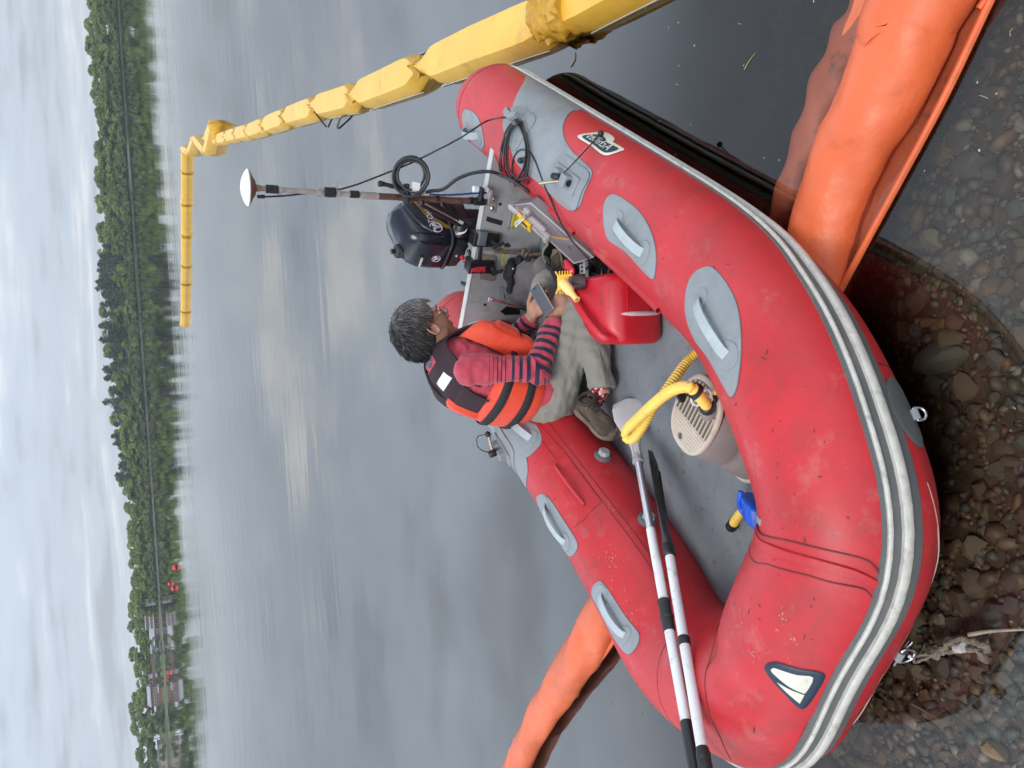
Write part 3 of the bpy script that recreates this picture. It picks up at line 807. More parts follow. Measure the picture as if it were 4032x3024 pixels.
# white gable house in the trees
xl, xr, zb, zt = place(2344, 2371, 550, 574, 500)
h = thing('white_house', 'small white gabled house high among the trees', 'building', ((xl + xr) / 2, 500, zb))
ob('wall', fbox(MB(), xl, xr, 488, 506, zb - 5, zt - 1.4), M_FWHITE, h, smooth=False)
rf = MB(); xm = (xl + xr) / 2
rf.add([(xl - .3, 487.6, zt - 1.6), (xm, 487.6, zt), (xr + .3, 487.6, zt - 1.6), (xl - .3, 506.5, zt - 1.6), (xm, 506.5, zt), (xr + .3, 506.5, zt - 1.6)], [(0, 2, 1), (3, 4, 5), (0, 1, 4, 3), (1, 2, 5, 4), (0, 3, 5, 2)])
ob('roof', rf, M_FWHITE, h, smooth=False)
windows(h, (M_FWHITE, M_FGLASS), [xm - .9, xm + .9], [zt - 2.6], .7, .9, 488)
# long low brown building with grey roof, row of windows
xl, xr, zb, zt = place(2707, 2784, 579, 618, Y0); zb = min(zb, 1)
h = thing('long_house', 'long low brick building with a grey roof and a strip of windows', 'building', ((xl + xr) / 2, Y0, zb))
ob('wall', fbox(MB(), xl, xr, Y0, Y0 + 8, zb - .6, zb + (zt - zb) * .8), M_BRICK, h, smooth=False)
rf = MB(); zm = zb + (zt - zb) * .76
rf.add([(xl - .4, Y0 - .5, zm), (xr + .4, Y0 - .5, zm), (xr, Y0 + 4, zt), (xl, Y0 + 4, zt), (xl - .4, Y0 + 8.5, zm), (xr + .4, Y0 + 8.5, zm)], [(0, 1, 2, 3), (3, 2, 5, 4), (0, 3, 4), (1, 5, 2), (0, 4, 5, 1)])
ob('roof', rf, M_ROOF, h, smooth=False)
windows(h, (M_FWHITE, M_FGLASS), np.linspace(xl + 1, xr - 1, 6), [zb + (zt - zb) * .5], 1.1, .9, Y0)
# pale building at the picture edge
xl, xr, zb, zt = place(2932, 3060, 620, 646, Y0 - 1); zb = min(zb, .8)
h = thing('pale_house', 'pale tan building with a low pink-grey roof at the far left', 'building', ((xl + xr) / 2, Y0 - 1, zb))
ob('wall', fbox(MB(), xl, xr, Y0 - 1, Y0 + 7, zb - .6, zt - .8), M_TAN, h, smooth=False)
ob('roof', fbox(MB(), xl - .4, xr + .4, Y0 - 1.5, Y0 + 7.4, zt - .8, zt - .3), M_ROOF, h, smooth=False)
windows(h, (M_FWHITE, M_FGLASS), np.linspace(xl + 2, xr - 2, 5), [(zb + zt) / 2 - .2], 1.1, .8, Y0 - 1)
# small white house and small brown ones behind
xl, xr, zb, zt = place(2657, 2672, 585, 599, 505)
h = thing('white_house', 'tiny white house behind the lawn, left of the brick buildings', 'building', ((xl + xr) / 2, 505, zb))
ob('wall', fbox(MB(), xl, xr, 505, 510, zb - 3, zt - .7), M_FWHITE, h, smooth=False)
ob('roof', fbox(MB(), xl - .3, xr + .3, 504.6, 510.4, zt - .7, zt), M_ROOF, h, smooth=False)
xl, xr, zb, zt = place(2576, 2700, 598, 610, 500)
h = tag(ob('retaining_wall', fbox(MB(), xl, xr, 501, 502, zt - 1.6, zt), M_BRICKD, smooth=False, origin=((xl + xr) / 2, 501, zt - 1.6)), 'long low brown wall above the far lawn', 'wall')
def vehicle(name, label, cat, py0, py1, pxt, pxb, m, Y=487.5, cab=True):
    xl, xr, zb, zt = place(py0, py1, pxt, pxb, Y); L0 = xr - xl; hh = max(zt - zb, .9); zb = max(zb, .35)
    v = thing(name, label, cat, ((xl + xr) / 2, Y, zb))
    b_ = MB(); b_.box(((xl + xr) / 2, Y, zb + hh * .38), (L0, 1.9, hh * .5)); ob('body', b_, m, v, smooth=False, bevel=.12)
    if cab: ob('cabin', MB().box(((xl + xr) / 2 - L0 * .06, Y, zb + hh * .8), (L0 * .55, 1.7, hh * .36), taper=.8), M_FGLASS, v, smooth=False)
    for sx_ in (-.32, .32):
        ob('wheel', MB().lathe([(hh * .2, -.12), (hh * .2, .12)], ((xl + xr) / 2 + L0 * sx_, Y - 1, zb + hh * .12), (0, 1, 0), 10), M_BLACK, v)
    return v
vehicle('parked_van', 'white van parked in front of the grey roofed house', 'van', 2520, 2543, 605, 611, M_FWHITE, 489)
vehicle('parked_car', 'blue-grey car parked by the waterline left of the brick house', 'car', 2549, 2566, 610, 619, M_CARB, 486.5)
vehicle('parked_car', 'dark red car low by the shore beside the white boat', 'car', 2547, 2556, 619, 625, M_CARR, 485.5)
vehicle('parked_trailer', 'long white trailer on the lawn before the long brick building', 'trailer', 2696, 2727, 617, 626, M_FWHITE, 488, cab=False)
def small_boat(py, Y, label, L0=4.5):
    p = wz(0, 0, 0); x = X_at(py, Y)
    v = thing('beached_boat', label, 'boat', (x, Y, .3))
    rings = []
    for t_ in np.linspace(-1, 1, 9):
        w_ = .8 * (1 - max(t_, 0) ** 2.2); rings.append([(x + t_ * L0 / 2, Y - w_, .95), (x + t_ * L0 / 2, Y, .35 + .3 * max(t_, 0)), (x + t_ * L0 / 2, Y + w_, .95)])
    ob('hull', MB().loft(rings), M_FWHITE, v, smooth=False)
    ob('thwart', MB().box((x, Y, .98), (.4, 1.4, .06)), M_TAN, v, smooth=False)
small_boat(2558, 484.2, 'white boat drawn up on the far bank below the parked cars')
small_boat(2532, 484.4, 'small white boat on the far bank below the van', 3.2)
hzm = bpy.data.materials.new('lake_haze'); hzm.use_nodes = True; ht = hzm.node_tree
for n_ in list(ht.nodes): ht.nodes.remove(n_)
hv_ = N(ht, 'ShaderNodeVolumePrincipled'); hv_.inputs['Color'].default_value = (.90, .95, 1.0, 1); hv_.inputs['Density'].default_value = HAZE; hv_.inputs['Anisotropy'].default_value = 0.2
ho_ = N(ht, 'ShaderNodeOutputMaterial'); ht.links.new(hv_.outputs[0], ho_.inputs['Volume'])
if HAZE > 0:
    hb_ = MB().box((0, 395, 24), (1520, 930, 64)); tag(ob('haze', hb_, hzm, smooth=False), kind='stuff')
# ---- buoys
M_BUOY = mat('red_buoy', (0.72, 0.03, 0.05), 0.4, 0.05, 3)
def buoy(px, py, hpx, label):
    p = wz(px, py, 0.0); r_ = hpx / FPX * p[1] / 2
    b = thing('marker_buoy', label, 'buoy', p, 'red marker buoys on the lake')
    ob('float', MB().lathe([(r_ * .3, -r_ * .7), (r_ * .8, -r_ * .3), (r_, r_ * .25), (r_ * .92, r_ * .8), (r_ * .5, r_ * 1.25), (r_ * .15, r_ * 1.35)], p, seg=16), M_BUOY, b)
    ob('band', MB().lathe([(r_ * 1.02, r_ * .0), (r_ * 1.03, r_ * .25)], p, seg=16), M_NAVY, b)
buoy(694, 2233, 20, 'largest and nearest red buoy on the lake')
buoy(672, 2298, 14, 'red buoy floating behind the other two at the middle of the lake')
buoy(687, 2316, 18, 'red buoy just left of the pair in the lake')
buoy(667, 2644, 9, 'small red buoy, rightmost of the distant group')
buoy(665.5, 2652, 9, 'small red buoy touching the rightmost of the distant group')
buoy(657, 2665, 7, 'tiny red buoy in the middle of the distant group')
buoy(656, 2679, 8, 'small red buoy, leftmost of the distant group')
# ================================================================== FLOATING BOOMS
def boom_section(c, t, w, h, pinch, skew=0.0):
    "hexagonal float; pinch 0..1 folds it to a standing crease"
    t = unit(np.array([t[0], t[1], 0])); s_ = np.array([-t[1], t[0], 0]); k = pinch
    W2 = w / 2 * (1 - .93 * k); top = h * (1 + .18 * k); bot = -0.09
    pts = [(-W2, bot * .5), (-W2, h * .42 * (1 - k) + top * .3 * k), (-W2 * .72, h * .93 * (1 - k) + top * .8 * k), (-W2 * .25, h * (1 - k) + top * k), (W2 * .25, h * (1 - k) + top * k), (W2 * .72, h * .93 * (1 - k) + top * .8 * k), (W2, h * .42 * (1 - k) + top * .3 * k), (W2, bot * .5), (W2 * .6, bot), (-W2 * .6, bot)]
    return [np.array(c) + s_ * a + np.array([0, 0, b]) for a, b in pts]
def boom_segment(parent, A, B, w=.27, h=.17, crum=.25, rs=None, ea=1.0, eb=1.0):
    rs = rs or random
    A, B = np.array(A, float), np.array(B, float); L0 = np.linalg.norm(B - A); t = (B - A) / L0
    us = [0, .012, .05, .10, crum * .55, crum * .8, .5, 1 - crum * .8, 1 - crum * .55, .90, .95, .988, 1]
    pin = [1, .95, .62, .30, .07, 0, 0, 0, .07, .30, .62, .95, 1]
    rings = []
    for u_, p_ in zip(us, pin):
        p_ = p_ * (ea if u_ < .5 else eb)
        c = A + (B - A) * u_; c = c + np.array([0, 0, .006 * sin(u_ * 9 + A[1])])
        R_ = boom_section(c, t, w, h, p_)
        j = .012 * min(1, p_ * 1.6)
        R_ = [q + np.array([rs.uniform(-j, j), rs.uniform(-j, j), rs.uniform(-j, j)]) for q in R_]
        rings.append(R_)
    o = ob('boom_segment', MB().loft(rings), M_YEL, parent)
    s_ = np.array([-t[1], t[0], 0])
    hem = MB()
    for sg in (-1, 1):
        hem.ribbon([A + (B - A) * u_ + s_ * sg * (w / 2 + .002) + [0, 0, .008] for u_ in (.1, .3, .7, .9)], (0, 0, 1), .009, .004)
    ob('hem', hem, M_TRIM, o)
    return o
def boom_joint(parent, P, t, h=.20, w=.05, big=False, rs=None):
    "crumpled fold between two segments"
    rs = rs or random
    P = np.array(P, float); t = unit(t); s_ = np.array([-t[1], t[0], 0]); rings = []
    for k, u_ in enumerate(np.linspace(-1, 1, 24 if big else 7)):
        r_ = []; ww = (.118 if big else .055) * (1 - (.12 if big else .4) * abs(u_)); tl = (.15 if big else .05)
        for a in range(44 if big else 12):
            an = 2 * pi * a / (44 if big else 12); pn_ = pnoise(Vector((an * 1.7, u_ * 3.1, 2.0))) * .030 + abs(pnoise(Vector((an * 3.6, u_ * 6, 5.0)))) * .030 if big else 0
            j = .0015 if big else .008
            q = P + t * u_ * tl + s_ * (cos(an) * (ww + pn_ + (0 if big else (.03 if a % 2 else -.010)))) + np.array([0, 0, .06 + sin(an) * (h * (.54 if big else .58) + (pn_ if big else (.010 if a % 2 else -.008)))])
            r_.append(q + np.array([rs.uniform(-j, j), rs.uniform(-j, j), rs.uniform(-j, j)]))
        rings.append(r_)
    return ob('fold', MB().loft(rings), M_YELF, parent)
rsb = random.Random(3)
joints = [(1.16, -.75), (1.44, 1.20), (1.775, 3.20), (2.26, 5.08), (2.70, 6.80), (3.17, 8.40), (3.67, 10.2), (4.13, 11.9), (4.58, 13.56), (5.04, 15.12), (5.5, 16.74), (5.98, 18.39), (6.46, 19.96)]
yb = thing('yellow_boom', 'long yellow floating boom of folded segments running past the stern and across the water', 'boom', (1.775, 3.20, 0))
J = [np.array([x, y, 0.0]) for x, y in joints]
for i in range(len(J) - 1):
    boom_segment(yb, J[i], J[i + 1], w=.27, h=.145, rs=rsb, ea=.3 if i == 2 else 1, eb=.3 if i == 1 else 1)
    t = unit(J[i + 1] - J[i])
    if i > 0: boom_joint(yb, J[i], t, big=(i == 2), rs=rsb, h=.19 if i > 2 else .21)
# zig-zag at the far corner, then the row across
zz = [J[-1], wz(872, 488, .0), wz(842, 600, .0), wz(792, 545, .0), wz(770, 600, 0), wz(742, 588, 0)]
row = [wz(736.5, 592, 0), wz(736, 672, 0), wz(735, 799, 0), wz(735, 923, 0), wz(734, 1042, 0), wz(732, 1109, 0), wz(731, 1220, 0), wz(729, 1280, 0)]
for i in range(len(zz) - 1):
    a, b = np.array(zz[i]), np.array(zz[i + 1]); a[2] = b[2] = 0
    boom_segment(yb, a, b, w=.28, h=.26, crum=.2, rs=rsb)
for i in range(len(row) - 1):
    a, b = np.array(row[i]), np.array(row[i + 1]); a[2] = b[2] = 0
    boom_segment(yb, a, b, w=.34, h=.20, crum=.08, rs=rsb)
    boom_joint(yb, b, unit(b - a), h=.28, rs=rsb)
# two ties hanging from the boom
for (a, b) in (((1222, 405), (1285, 500)), ((1380, 443), (1328, 505))):
    p0 = wz(a[0], a[1], .13 if a[0] < 1300 else .02); p1 = wz(b[0], b[1], .01); pm = (p0 + p1) / 2 + np.array([.02, 0, .03])
    ob('tie_cord', MB().tube(catmull([p0, pm, p1], 6), .009, 6), M_CABLE, yb)

# ---- orange boom under the port side, towards the right edge
def orange_boom(name, label, mid, rad, cord, skirt_inner, wr, z_c=0.02, rs=random.Random(9)):
    b = thing(name, label, 'boom', mid[0])
    P = catmull(mid, 14); n = len(P); seg = 28; rings = []
    for i in range(n):
        t = unit(P[min(i + 1, n - 1)] - P[max(i - 1, 0)]); s_ = unit(np.array([-t[1], t[0], 0])); u_ = np.cross(s_, t); u_ = u_ if u_[2] > 0 else -u_
        rr = np.interp(i / (n - 1), np.linspace(0, 1, len(rad)), rad)
        r_ = []
        for k in range(seg):
            a = 2 * pi * k / seg
            wv = 1 + wr * 1.3 * pnoise(Vector((P[i][0] * 5 + cos(a), P[i][1] * 5, sin(a) * 1.5))) + wr * .5 * sin(a * 3 + i * .35) - wr * 1.4 * max(0, .8 * pnoise(Vector((P[i][0] * 11 + cos(a) * 1.5, P[i][1] * 11, sin(a) * 2 + 7)))) ** .6
            r_.append(P[i] + s_ * cos(a) * rr * wv * 1.06 + u_ * sin(a) * rr * wv * .92)
        rings.append(r_)
    ob('float', MB().loft(rings), M_ORANGE, b)
    C = catmull(cord, 14)
    ob('edge_cord', MB().tube(C, .011, 8), M_ORANGE, b)
    I = catmull(skirt_inner, 14); m = min(len(C), len(I)); V, F = [], []
    for i in range(m):
        for k in range(6):
            q = I[i] + (C[i] - I[i]) * k / 5
            q = q + np.array([0, 0, -.018 * sin(pi * k / 5) + .006 * pnoise(Vector((q[0] * 14, q[1] * 14, 0)))]); V.append(q)
    for i in range(m - 1):
        for k in range(5): F.append((i * 6 + k, i * 6 + k + 1, i * 6 + 7 + k, i * 6 + 6 + k))
    sk = ob('skirt', MB().add(V, F), M_ORANGED, b); sk.modifiers.new('t', 'SOLIDIFY').thickness = .003
    return b
zf = 0.045
def midp(a, b, z):
    p = (wz(*a, .03) + wz(*b, 0.0)) / 2; p[2] = z; return p
obr = orange_boom('orange_boom', 'wide orange floating boom with an edge cord, lying in the shallows right of the bow', 
    [midp((3040, 1250), (3300, 1270), .0), midp((3100, 960), (3370, 930), .01), midp((3190, 670), (3460, 694), .02), midp((3315, 430), (3600, 440), .035), midp((3430, 170), (3760, 170), .045), midp((3560, -90), (3900, -110), .05), np.array([1.75, .45, .05])],
    [.115, .108, .112, .118, .125, .13, .13],
    [wz(3235, 1270, .005), wz(3322, 1120, .008), wz(3440, 900, .01), wz(3560, 680, .01), wz(3720, 380, .01), wz(3901, 0, .01), wz(3960, -110, .01), np.array([1.60, .33, .01])],
    [wz(3200, 1240, -.02), wz(3300, 1050, -.03), wz(3390, 830, -.03), wz(3490, 640, -.03), wz(3640, 350, -.03), wz(3830, 0, -.03), wz(3900, -110, -.03), np.array([1.66, .38, -.03])], .05)
# the sunken fold of its skirt
fp = [wz(3040, 960, -.10), wz(3090, 780, -.07), wz(3180, 540, -.05), wz(3270, 300, -.045), wz(3380, 100, -.04), wz(3480, -80, -.04)]
P = catmull(fp, 12); rings = []
for i, p in enumerate(P):
    t = unit(P[min(i + 1, len(P) - 1)] - P[max(i - 1, 0)]); s_ = unit(np.array([-t[1], t[0], 0])); u_ = np.array([0, 0, 1.0]); q = i / (len(P) - 1)
    w_ = .035 + .05 * q
    rings.append([p + s_ * (cos(a) * w_ * (1 + .2 * sin(i * .6))) + u_ * (sin(a) * (.032 + .012 * q)) for a in np.linspace(0, 2 * pi, 17)[:-1]])
ob('sunken_fold', MB().loft(rings), M_ORANGED, obr)
V, F = [], []
for i, p in enumerate(P):
    q2 = obr and (P[i] + unit(np.array([-1, -.5, 0])) * 0)
    inner = catmull([midp((3130, 960), (3300, 950), -.12), midp((3190, 760), (3380, 760), -.12), midp((3260, 500), (3480, 500), -.1), midp((3350, 300), (3600, 300), -.09), midp((3450, 100), (3700, 100), -.08), midp((3560, -80), (3820, -80), -.08)], 12)[i]
    for k in range(7):
        g = p + (inner - p) * k / 6; V.append(g + np.array([0, 0, -.05 * sin(pi * k / 6) - .01]))
for i in range(len(P) - 1):
    for k in range(6): F.append((i * 7 + k, i * 7 + k + 1, i * 7 + 8 + k, i * 7 + 7 + k))
ob('sunken_skirt', MB().add(V, F), M_ORANGED, obr)
# ---- orange boom leaving under the starboard bow, lower left of the scene
def mid2(a, b, z):
    p = (wz(*a, .08) + wz(*b, .03)) / 2; p[2] = z; return p
orange_boom('orange_boom', 'orange floating boom with mud stains curving away behind the left side of the dinghy',
    [mid2((2420, 2180), (2520, 2330), .05), mid2((2327, 2344), (2434, 2493), .055), mid2((2258, 2503), (2360, 2600), .06), mid2((2178, 2647), (2260, 2720), .055), mid2((2099, 2796), (2170, 2830), .05), mid2((2040, 2920), (2110, 2930), .05), mid2((1940, 3110), (2030, 3110), .05), np.array([-3.7, 5.7, .05]), np.array([-5.2, 6.6, .05])],
    [.095, .098, .102, .098, .09, .086, .086, .09, .09],
    [wz(2520, 2330, .03), wz(2434, 2493, .03), wz(2355, 2610, .035), wz(2245, 2735, .03), wz(2170, 2820, .02), wz(2110, 2930, .02), wz(2020, 3110, .02), np.array([-3.62, 5.55, .02]), np.array([-5.12, 6.46, .02])],
    [wz(2480, 2300, .0), wz(2400, 2470, .0), wz(2320, 2590, .0), wz(2215, 2710, .0), wz(2150, 2810, .0), wz(2090, 2920, .0), wz(2000, 3100, .0), np.array([-3.66, 5.6, .0]), np.array([-5.16, 6.5, .0])], .07)

# ---- floating specks and bits of grass
mbk = MB(); r_ = np.random.default_rng(12)
for k in range(110):
    if k < 90: p = wz(r_.uniform(1000, 2750), r_.uniform(2300, 3020) if k % 2 else r_.uniform(40, 2400), .001)
    else: p = wz(r_.uniform(2400, 4000), r_.uniform(0, 700), .001)
    if r_.random() < .7: mbk.ell(p, (r_.uniform(.002, .006), r_.uniform(.002, .004), .0015), None, 6, 4)
    else:
        a = r_.uniform(0, 6.28); L0 = r_.uniform(.006, .028); q = p + np.array([cos(a), sin(a), 0]) * L0
        mbk.tube([p, (p + q) / 2 + [0.004, .003, 0], q], .0009, 5)
fl = ob('floating_specks', mbk, mat('pale_fluff', (.34, .33, .28), .8, .2, 20)); tag(fl, kind='stuff')
def twig(name, label, pts, r0, m=None):
    o = ob(name, MB().tube(catmull(pts, 6), np.linspace(r0, r0 * .4, (len(pts) - 1) * 6 + 1), 7), m or mat('dry_twig', (.30, .24, .18), .8, .25, 20, .3, 60), origin=pts[0]); tag(o, label, 'twig')
twig('dry_reed', 'straight pale reed lying over the stones beside the rope at the lower edge', [wz(3815, 2500, .012), wz(3905, 2485, .014), wz(4060, 2478, .03)], .0065)
twig('grass_blade', 'thin green-yellow grass blade bent in a V on the dark water by the orange boom', [wz(2931, 273, .002), wz(2950, 240, .002), wz(2975, 208, .002)], .0018, mat('grass_blade', (.35, .42, .12), .7))
twig('floating_twig', 'little dry twig with a seed head floating near the yellow boom', [wz(2245, 262, .003), wz(2258, 235, .006), wz(2262, 205, .003)], .004)
twig('sunken_stem', 'thin red-brown stem under water near the lower left bow', [wz(3590, 2772, -.03), wz(3660, 2810, -.03), wz(3700, 2835, -.03)], .003)
# ================================================================== INFLATABLE BOAT
R0 = 0.2268
def centre_line():
    cp = [(-.475, .659, 0), (.316, .659, 0), (1.642, .659, 0), (2.051, .614, .100), (2.443, .362, .101), (2.451, 0, .101), (2.490, -.345, .101), (2.051, -.719, -.02), (1.642, -.603, 0), (.316, -.565, 0), (-.36, -.60, 0)]
    full = np.array(cp, float)
    for k in range(2):
        q = [full[0]]
        for i in range(len(full) - 1):
            a, b = full[i], full[i + 1]; q += [a * .8 + b * .2, a * .2 + b * .8]
        q.append(full[-1]); full = np.array(q)
    L_ = np.r_[0, np.cumsum(np.linalg.norm(np.diff(full, axis=0), axis=1))]
    n = 321; t = np.linspace(0, L_[-1], n); P = np.stack([np.interp(t, L_, full[:, i]) for i in range(3)], 1)
    for _ in range(14):
        Q = P.copy(); Q[1:-1] = (P[:-2] + 2 * P[1:-1] + P[2:]) / 4; P = Q
    P[:, 2] += .2004
    return P, np.r_[0, np.cumsum(np.linalg.norm(np.diff(P, axis=0), axis=1))]
CP, CL = centre_line(); LT = CL[-1]
def tframe(s):
    p = np.array([np.interp(s, CL, CP[:, i]) for i in range(3)]); e = .03
    a = np.array([np.interp(min(s + e, LT), CL, CP[:, i]) for i in range(3)]); b = np.array([np.interp(max(s - e, 0), CL, CP[:, i]) for i in range(3)])
    t = unit(a - b); o = unit(np.array([-t[1], t[0], 0])); return p, t, o, np.cross(t, o)
def T(s, th, r=0.0):
    "world point on the tube: arc length s, angle th (0 outboard, 90 top, 180 inboard), r above the skin"
    p, t, o, u = tframe(s); a = radians(th)
    return W(p + (o * cos(a) + u * sin(a)) * (R0 + r))
def Tn(s, th):
    p, t, o, u = tframe(s); a = radians(th); v = o * cos(a) + u * sin(a); return WD(*v)
boat = thing('inflatable_boat', 'red inflatable dinghy with grey patches and white rub rails, nosed onto the pebbly shallows', 'boat', W(0, 0, 0))
# tube with rounded tail cones
rings = []; seg = 56
def ring(p, t, o, u, r):
    return [W(p + (o * cos(2 * pi * k / seg) + u * sin(2 * pi * k / seg)) * r) for k in range(seg)]
sl = np.linspace(0, LT, 240)
p, t, o, u = tframe(0)
for k, (dx, rr) in enumerate([(-.20, .02), (-.195, .08), (-.17, .13), (-.12, .175), (-.06, .203)]): rings.append(ring(p + t * dx + u * (.02 if k < 3 else .01), t, o, u, rr))
for s in sl:
    p, t, o, u = tframe(s)
    # soft pull where the bow panels meet
    k = exp(-((s - 3.52) / .05) ** 2) * .010 + exp(-((s - 3.02) / .03) ** 2) * .004
    rings.append(ring(p, t, o, u, R0 - k))
p, t, o, u = tframe(LT)
for k, (dx, rr) in enumerate([(.06, .203), (.12, .175), (.17, .13), (.195, .08), (.20, .02)]): rings.append(ring(p + t * dx + u * .01, t, o, u, rr))
ob('buoyancy_tube', MB().loft(rings), M_RED, boat)

def outline(pts, n=7, sharp=False):
    return catmull(pts, n, closed=True) if not sharp else np.array([np.array(pts[i]) + (np.array(pts[(i + 1) % len(pts)]) - np.array(pts[i])) * k / n for i in range(len(pts)) for k in range(n)])
def patch_mb(pts, h=.004, ctr=None, sharp=False, edge=True, n=7, base=0.0):
    O = outline(pts, n, sharp); c = np.array(ctr) if ctr is not None else O.mean(0); mb = MB(); V = [T(c[0], c[1], base + h)]; F = []; m = len(O)
    ts = [.2, .4, .6, .8, .95, 1.0] + ([1.0] if edge else [])
    for j, t_ in enumerate(ts):
        hh = h if j < 5 else (h * .7 if j == 5 else -.002)
        for q in O:
            g = c + (q - c) * t_; V.append(T(g[0], g[1], base + hh))
    for k in range(m): F.append((0, 1 + k, 1 + (k + 1) % m))
    for j in range(len(ts) - 1):
        for k in range(m):
            k2 = (k + 1) % m; a = 1 + j * m; b = a + m; F.append((a + k, b + k, b + k2, a + k2))
    return mb.add(V, F)
def strip(pts, half, h, name, m, closed=False, parent=None, n=10, base=0):
    "thin raised line running over the tube through (s, th) points"
    Q = catmull(pts, n, closed); P_ = [T(q[0], q[1], base) for q in Q]; NN = [Tn(q[0], q[1]) for q in Q]; V, F = [], []
    for i in range(len(P_)):
        t = unit(P_[min(i + 1, len(P_) - 1)] - P_[max(i - 1, 0)]); w_ = np.cross(t, NN[i])
        V += [P_[i] - w_ * half - NN[i] * .002, P_[i] - w_ * half * .8 + NN[i] * h, P_[i] + w_ * half * .8 + NN[i] * h, P_[i] + w_ * half - NN[i] * .002]
    for i in range(len(P_) - 1):
        for k in range(3): F.append((i * 4 + k, i * 4 + 4 + k, i * 4 + 5 + k, i * 4 + 1 + k))
    return ob(name, MB().add(V, F), m, parent or boat)
def patch(name, pts, m=M_GREY, h=.004, ctr=None, sharp=False, parent=None, base=0, edge_line=True, n=7):
    o_ = ob(name, patch_mb(pts, h, ctr, sharp, n=n, base=base), m, parent or boat)
    if edge_line:
        O = [tuple(q) for q in outline(pts, n, sharp)]; O.append(O[0]); 
        Q = np.array(O); P_ = [T(q[0], q[1], base) for q in Q]
        ob('patch_edge', MB().tube(P_[:-1], .0022, 5, closed=True), M_GREYD if m is M_GREY else M_SEAM, o_)
    return o_
# ---- rub rail: grey band, thin and thick white strakes
_RS = [0, .57, 1.6, 1.94, 2.3, 2.6, 2.9, 3.1, 3.37]; _RT = [-16, -20, -20, -17, -6, 4, 11, 14.5, 15.5]
def rail_th(s):
    s = min(s, LT - s)
    return sum(np.interp(s + k, _RS, _RT) for k in (-.15, -.075, 0, .075, .15)) / 5
def rail(name, th0, th1, h, m, prof=None, s0=0.02, s1=None, n=200, parent=None, base=0.0):
    s1 = s1 or LT - .02; V, F = [], []; k_ = 7
    for i in range(n):
        s = s0 + (s1 - s0) * i / (n - 1); wob = .25 * sin(s * 9) if h > .004 else 0
        taper_ = min(1, (i + .2) / 3, (n - i - .8) / 3)
        for k in range(k_):
            q = (0, .03, .18, .5, .82, .97, 1)[k]; th = rail_th(s) + th0 + (th1 - th0) * q + wob
            hh = -.006 if k in (0, k_ - 1) else base + h * taper_ * (.75, 1, 1.08, 1, .75)[k - 1]
            V.append(T(s, th, hh))
    for i in range(n - 1):
        for k in range(k_ - 1): F.append((i * k_ + k, i * k_ + k + 1, i * k_ + k_ + k + 1, i * k_ + k_ + k))
    return ob(name, MB().add(V, F), m, parent or boat)
band = rail('rail_band', -14.0, 16.5, .003, M_BAND)
rail('rub_strake', -3.6, 3.4, .013, M_WRAIL, parent=band, base=.003)
rail('thin_strake', 9.4, 12.6, .008, M_WRAIL, parent=band, base=.003)
# ---- grey patches and handles
def handle(s0, th0, s1, th1, lift=.025, w_=.034, m=M_STRAP, par=None, n=16):
    pth, wd = [], []
    for i in range(n + 1):
        q = i / n; s = s0 + (s1 - s0) * q; th = th0 + (th1 - th0) * q
        up_ = lift * (sin(pi * q) ** .55); pth.append(T(s, th, .006 + up_)); wd.append(np.cross(Tn(s, th), unit(T(s + .01, th) - T(s, th))))
    ob('handle', MB().ribbon(pth, wd, w_, .005), m, par or boat)
    for s, th in ((s0, th0), (s1, th1)):
        q = []
        for a in np.linspace(0, 2 * pi, 17)[:-1]: q.append((s + .038 * cos(a), th + 11 * sin(a)))
        ob('handle_base', patch_mb(q, .0075), M_GREY, par or boat)
big = [(0.276, -3), (0.38, 16), (0.468, 33.8), (0.562, 55.3), (0.648, 77.1), (0.701, 90.1), (0.768, 100.1), (0.878, 104), (1.058, 103), (1.21, 106.4), (1.32, 104), (1.385, 94), (1.392, 80), (1.372, 60), (1.28, 56.1), (1.167, 53.8), (1.07, 48.6), (0.986, 39.7), (0.91, 24.9), (0.866, 12.1), (0.837, -2), (0.604, -6)]
pb = patch('grey_patch', big, ctr=(.82, 62), n=5)
pb['label'] = 'large grey wrap patch near the port stern'
big_s = [(LT - a, b) for a, b in big]
pb2 = patch('grey_patch', big_s, ctr=(LT - .82, 62), n=5)
# oarlock plates, blocks and pins
def oarlock(s, th, sgn=1, pin_lean=.02, ball=False):
    pl_ = patch('oarlock_plate', [(s - .115, th - 17), (s, th - 19), (s + .12, th - 17), (s + .135, th), (s + .12, th + 20), (s, th + 22), (s - .115, th + 20), (s - .13, th)], h=.007, base=.003)
    p_ = T(s, th, .028); nz = Tn(s, th); tx = unit(T(s + .02, th) - T(s - .02, th)); ty = np.cross(nz, tx)
    Rm = np.stack([tx, ty, nz], 1); mb = MB()
    mb.box(p_ + tx * .035 - nz * .002, (.05, .055, .046), Rm, .85); mb.box(p_ - tx * .035 - nz * .002, (.05, .055, .046), Rm, .85); mb.box(p_ - nz * .017, (.19, .075, .014), Rm)
    bl = ob('oarlock_block', mb, M_GREY, boat, smooth=False, bevel=.005)
    ob('oarlock_socket', MB().lathe([(.012, -.001), (.014, .002), (.009, .002), (.008, -.01)], p_ + tx * .061 + nz * 0, tx, 14), M_BLACK, bl)
    return p_, tx, ty, nz, bl
p_, tx, ty, nz, bl = oarlock(1.245, 79)
col_ = ob('oarlock_collar', MB().lathe([(.010, 0), (.012, .004), (.012, .03), (.009, .034)], p_ - ty * 0.0 + nz * .012 - tx * .0, unit(ty * -.2 + nz * .6 - tx * .75), 16), M_BLACK, bl)
ax_ = unit(wz(2150, 788, .55) - wz(2190, 705, .47))
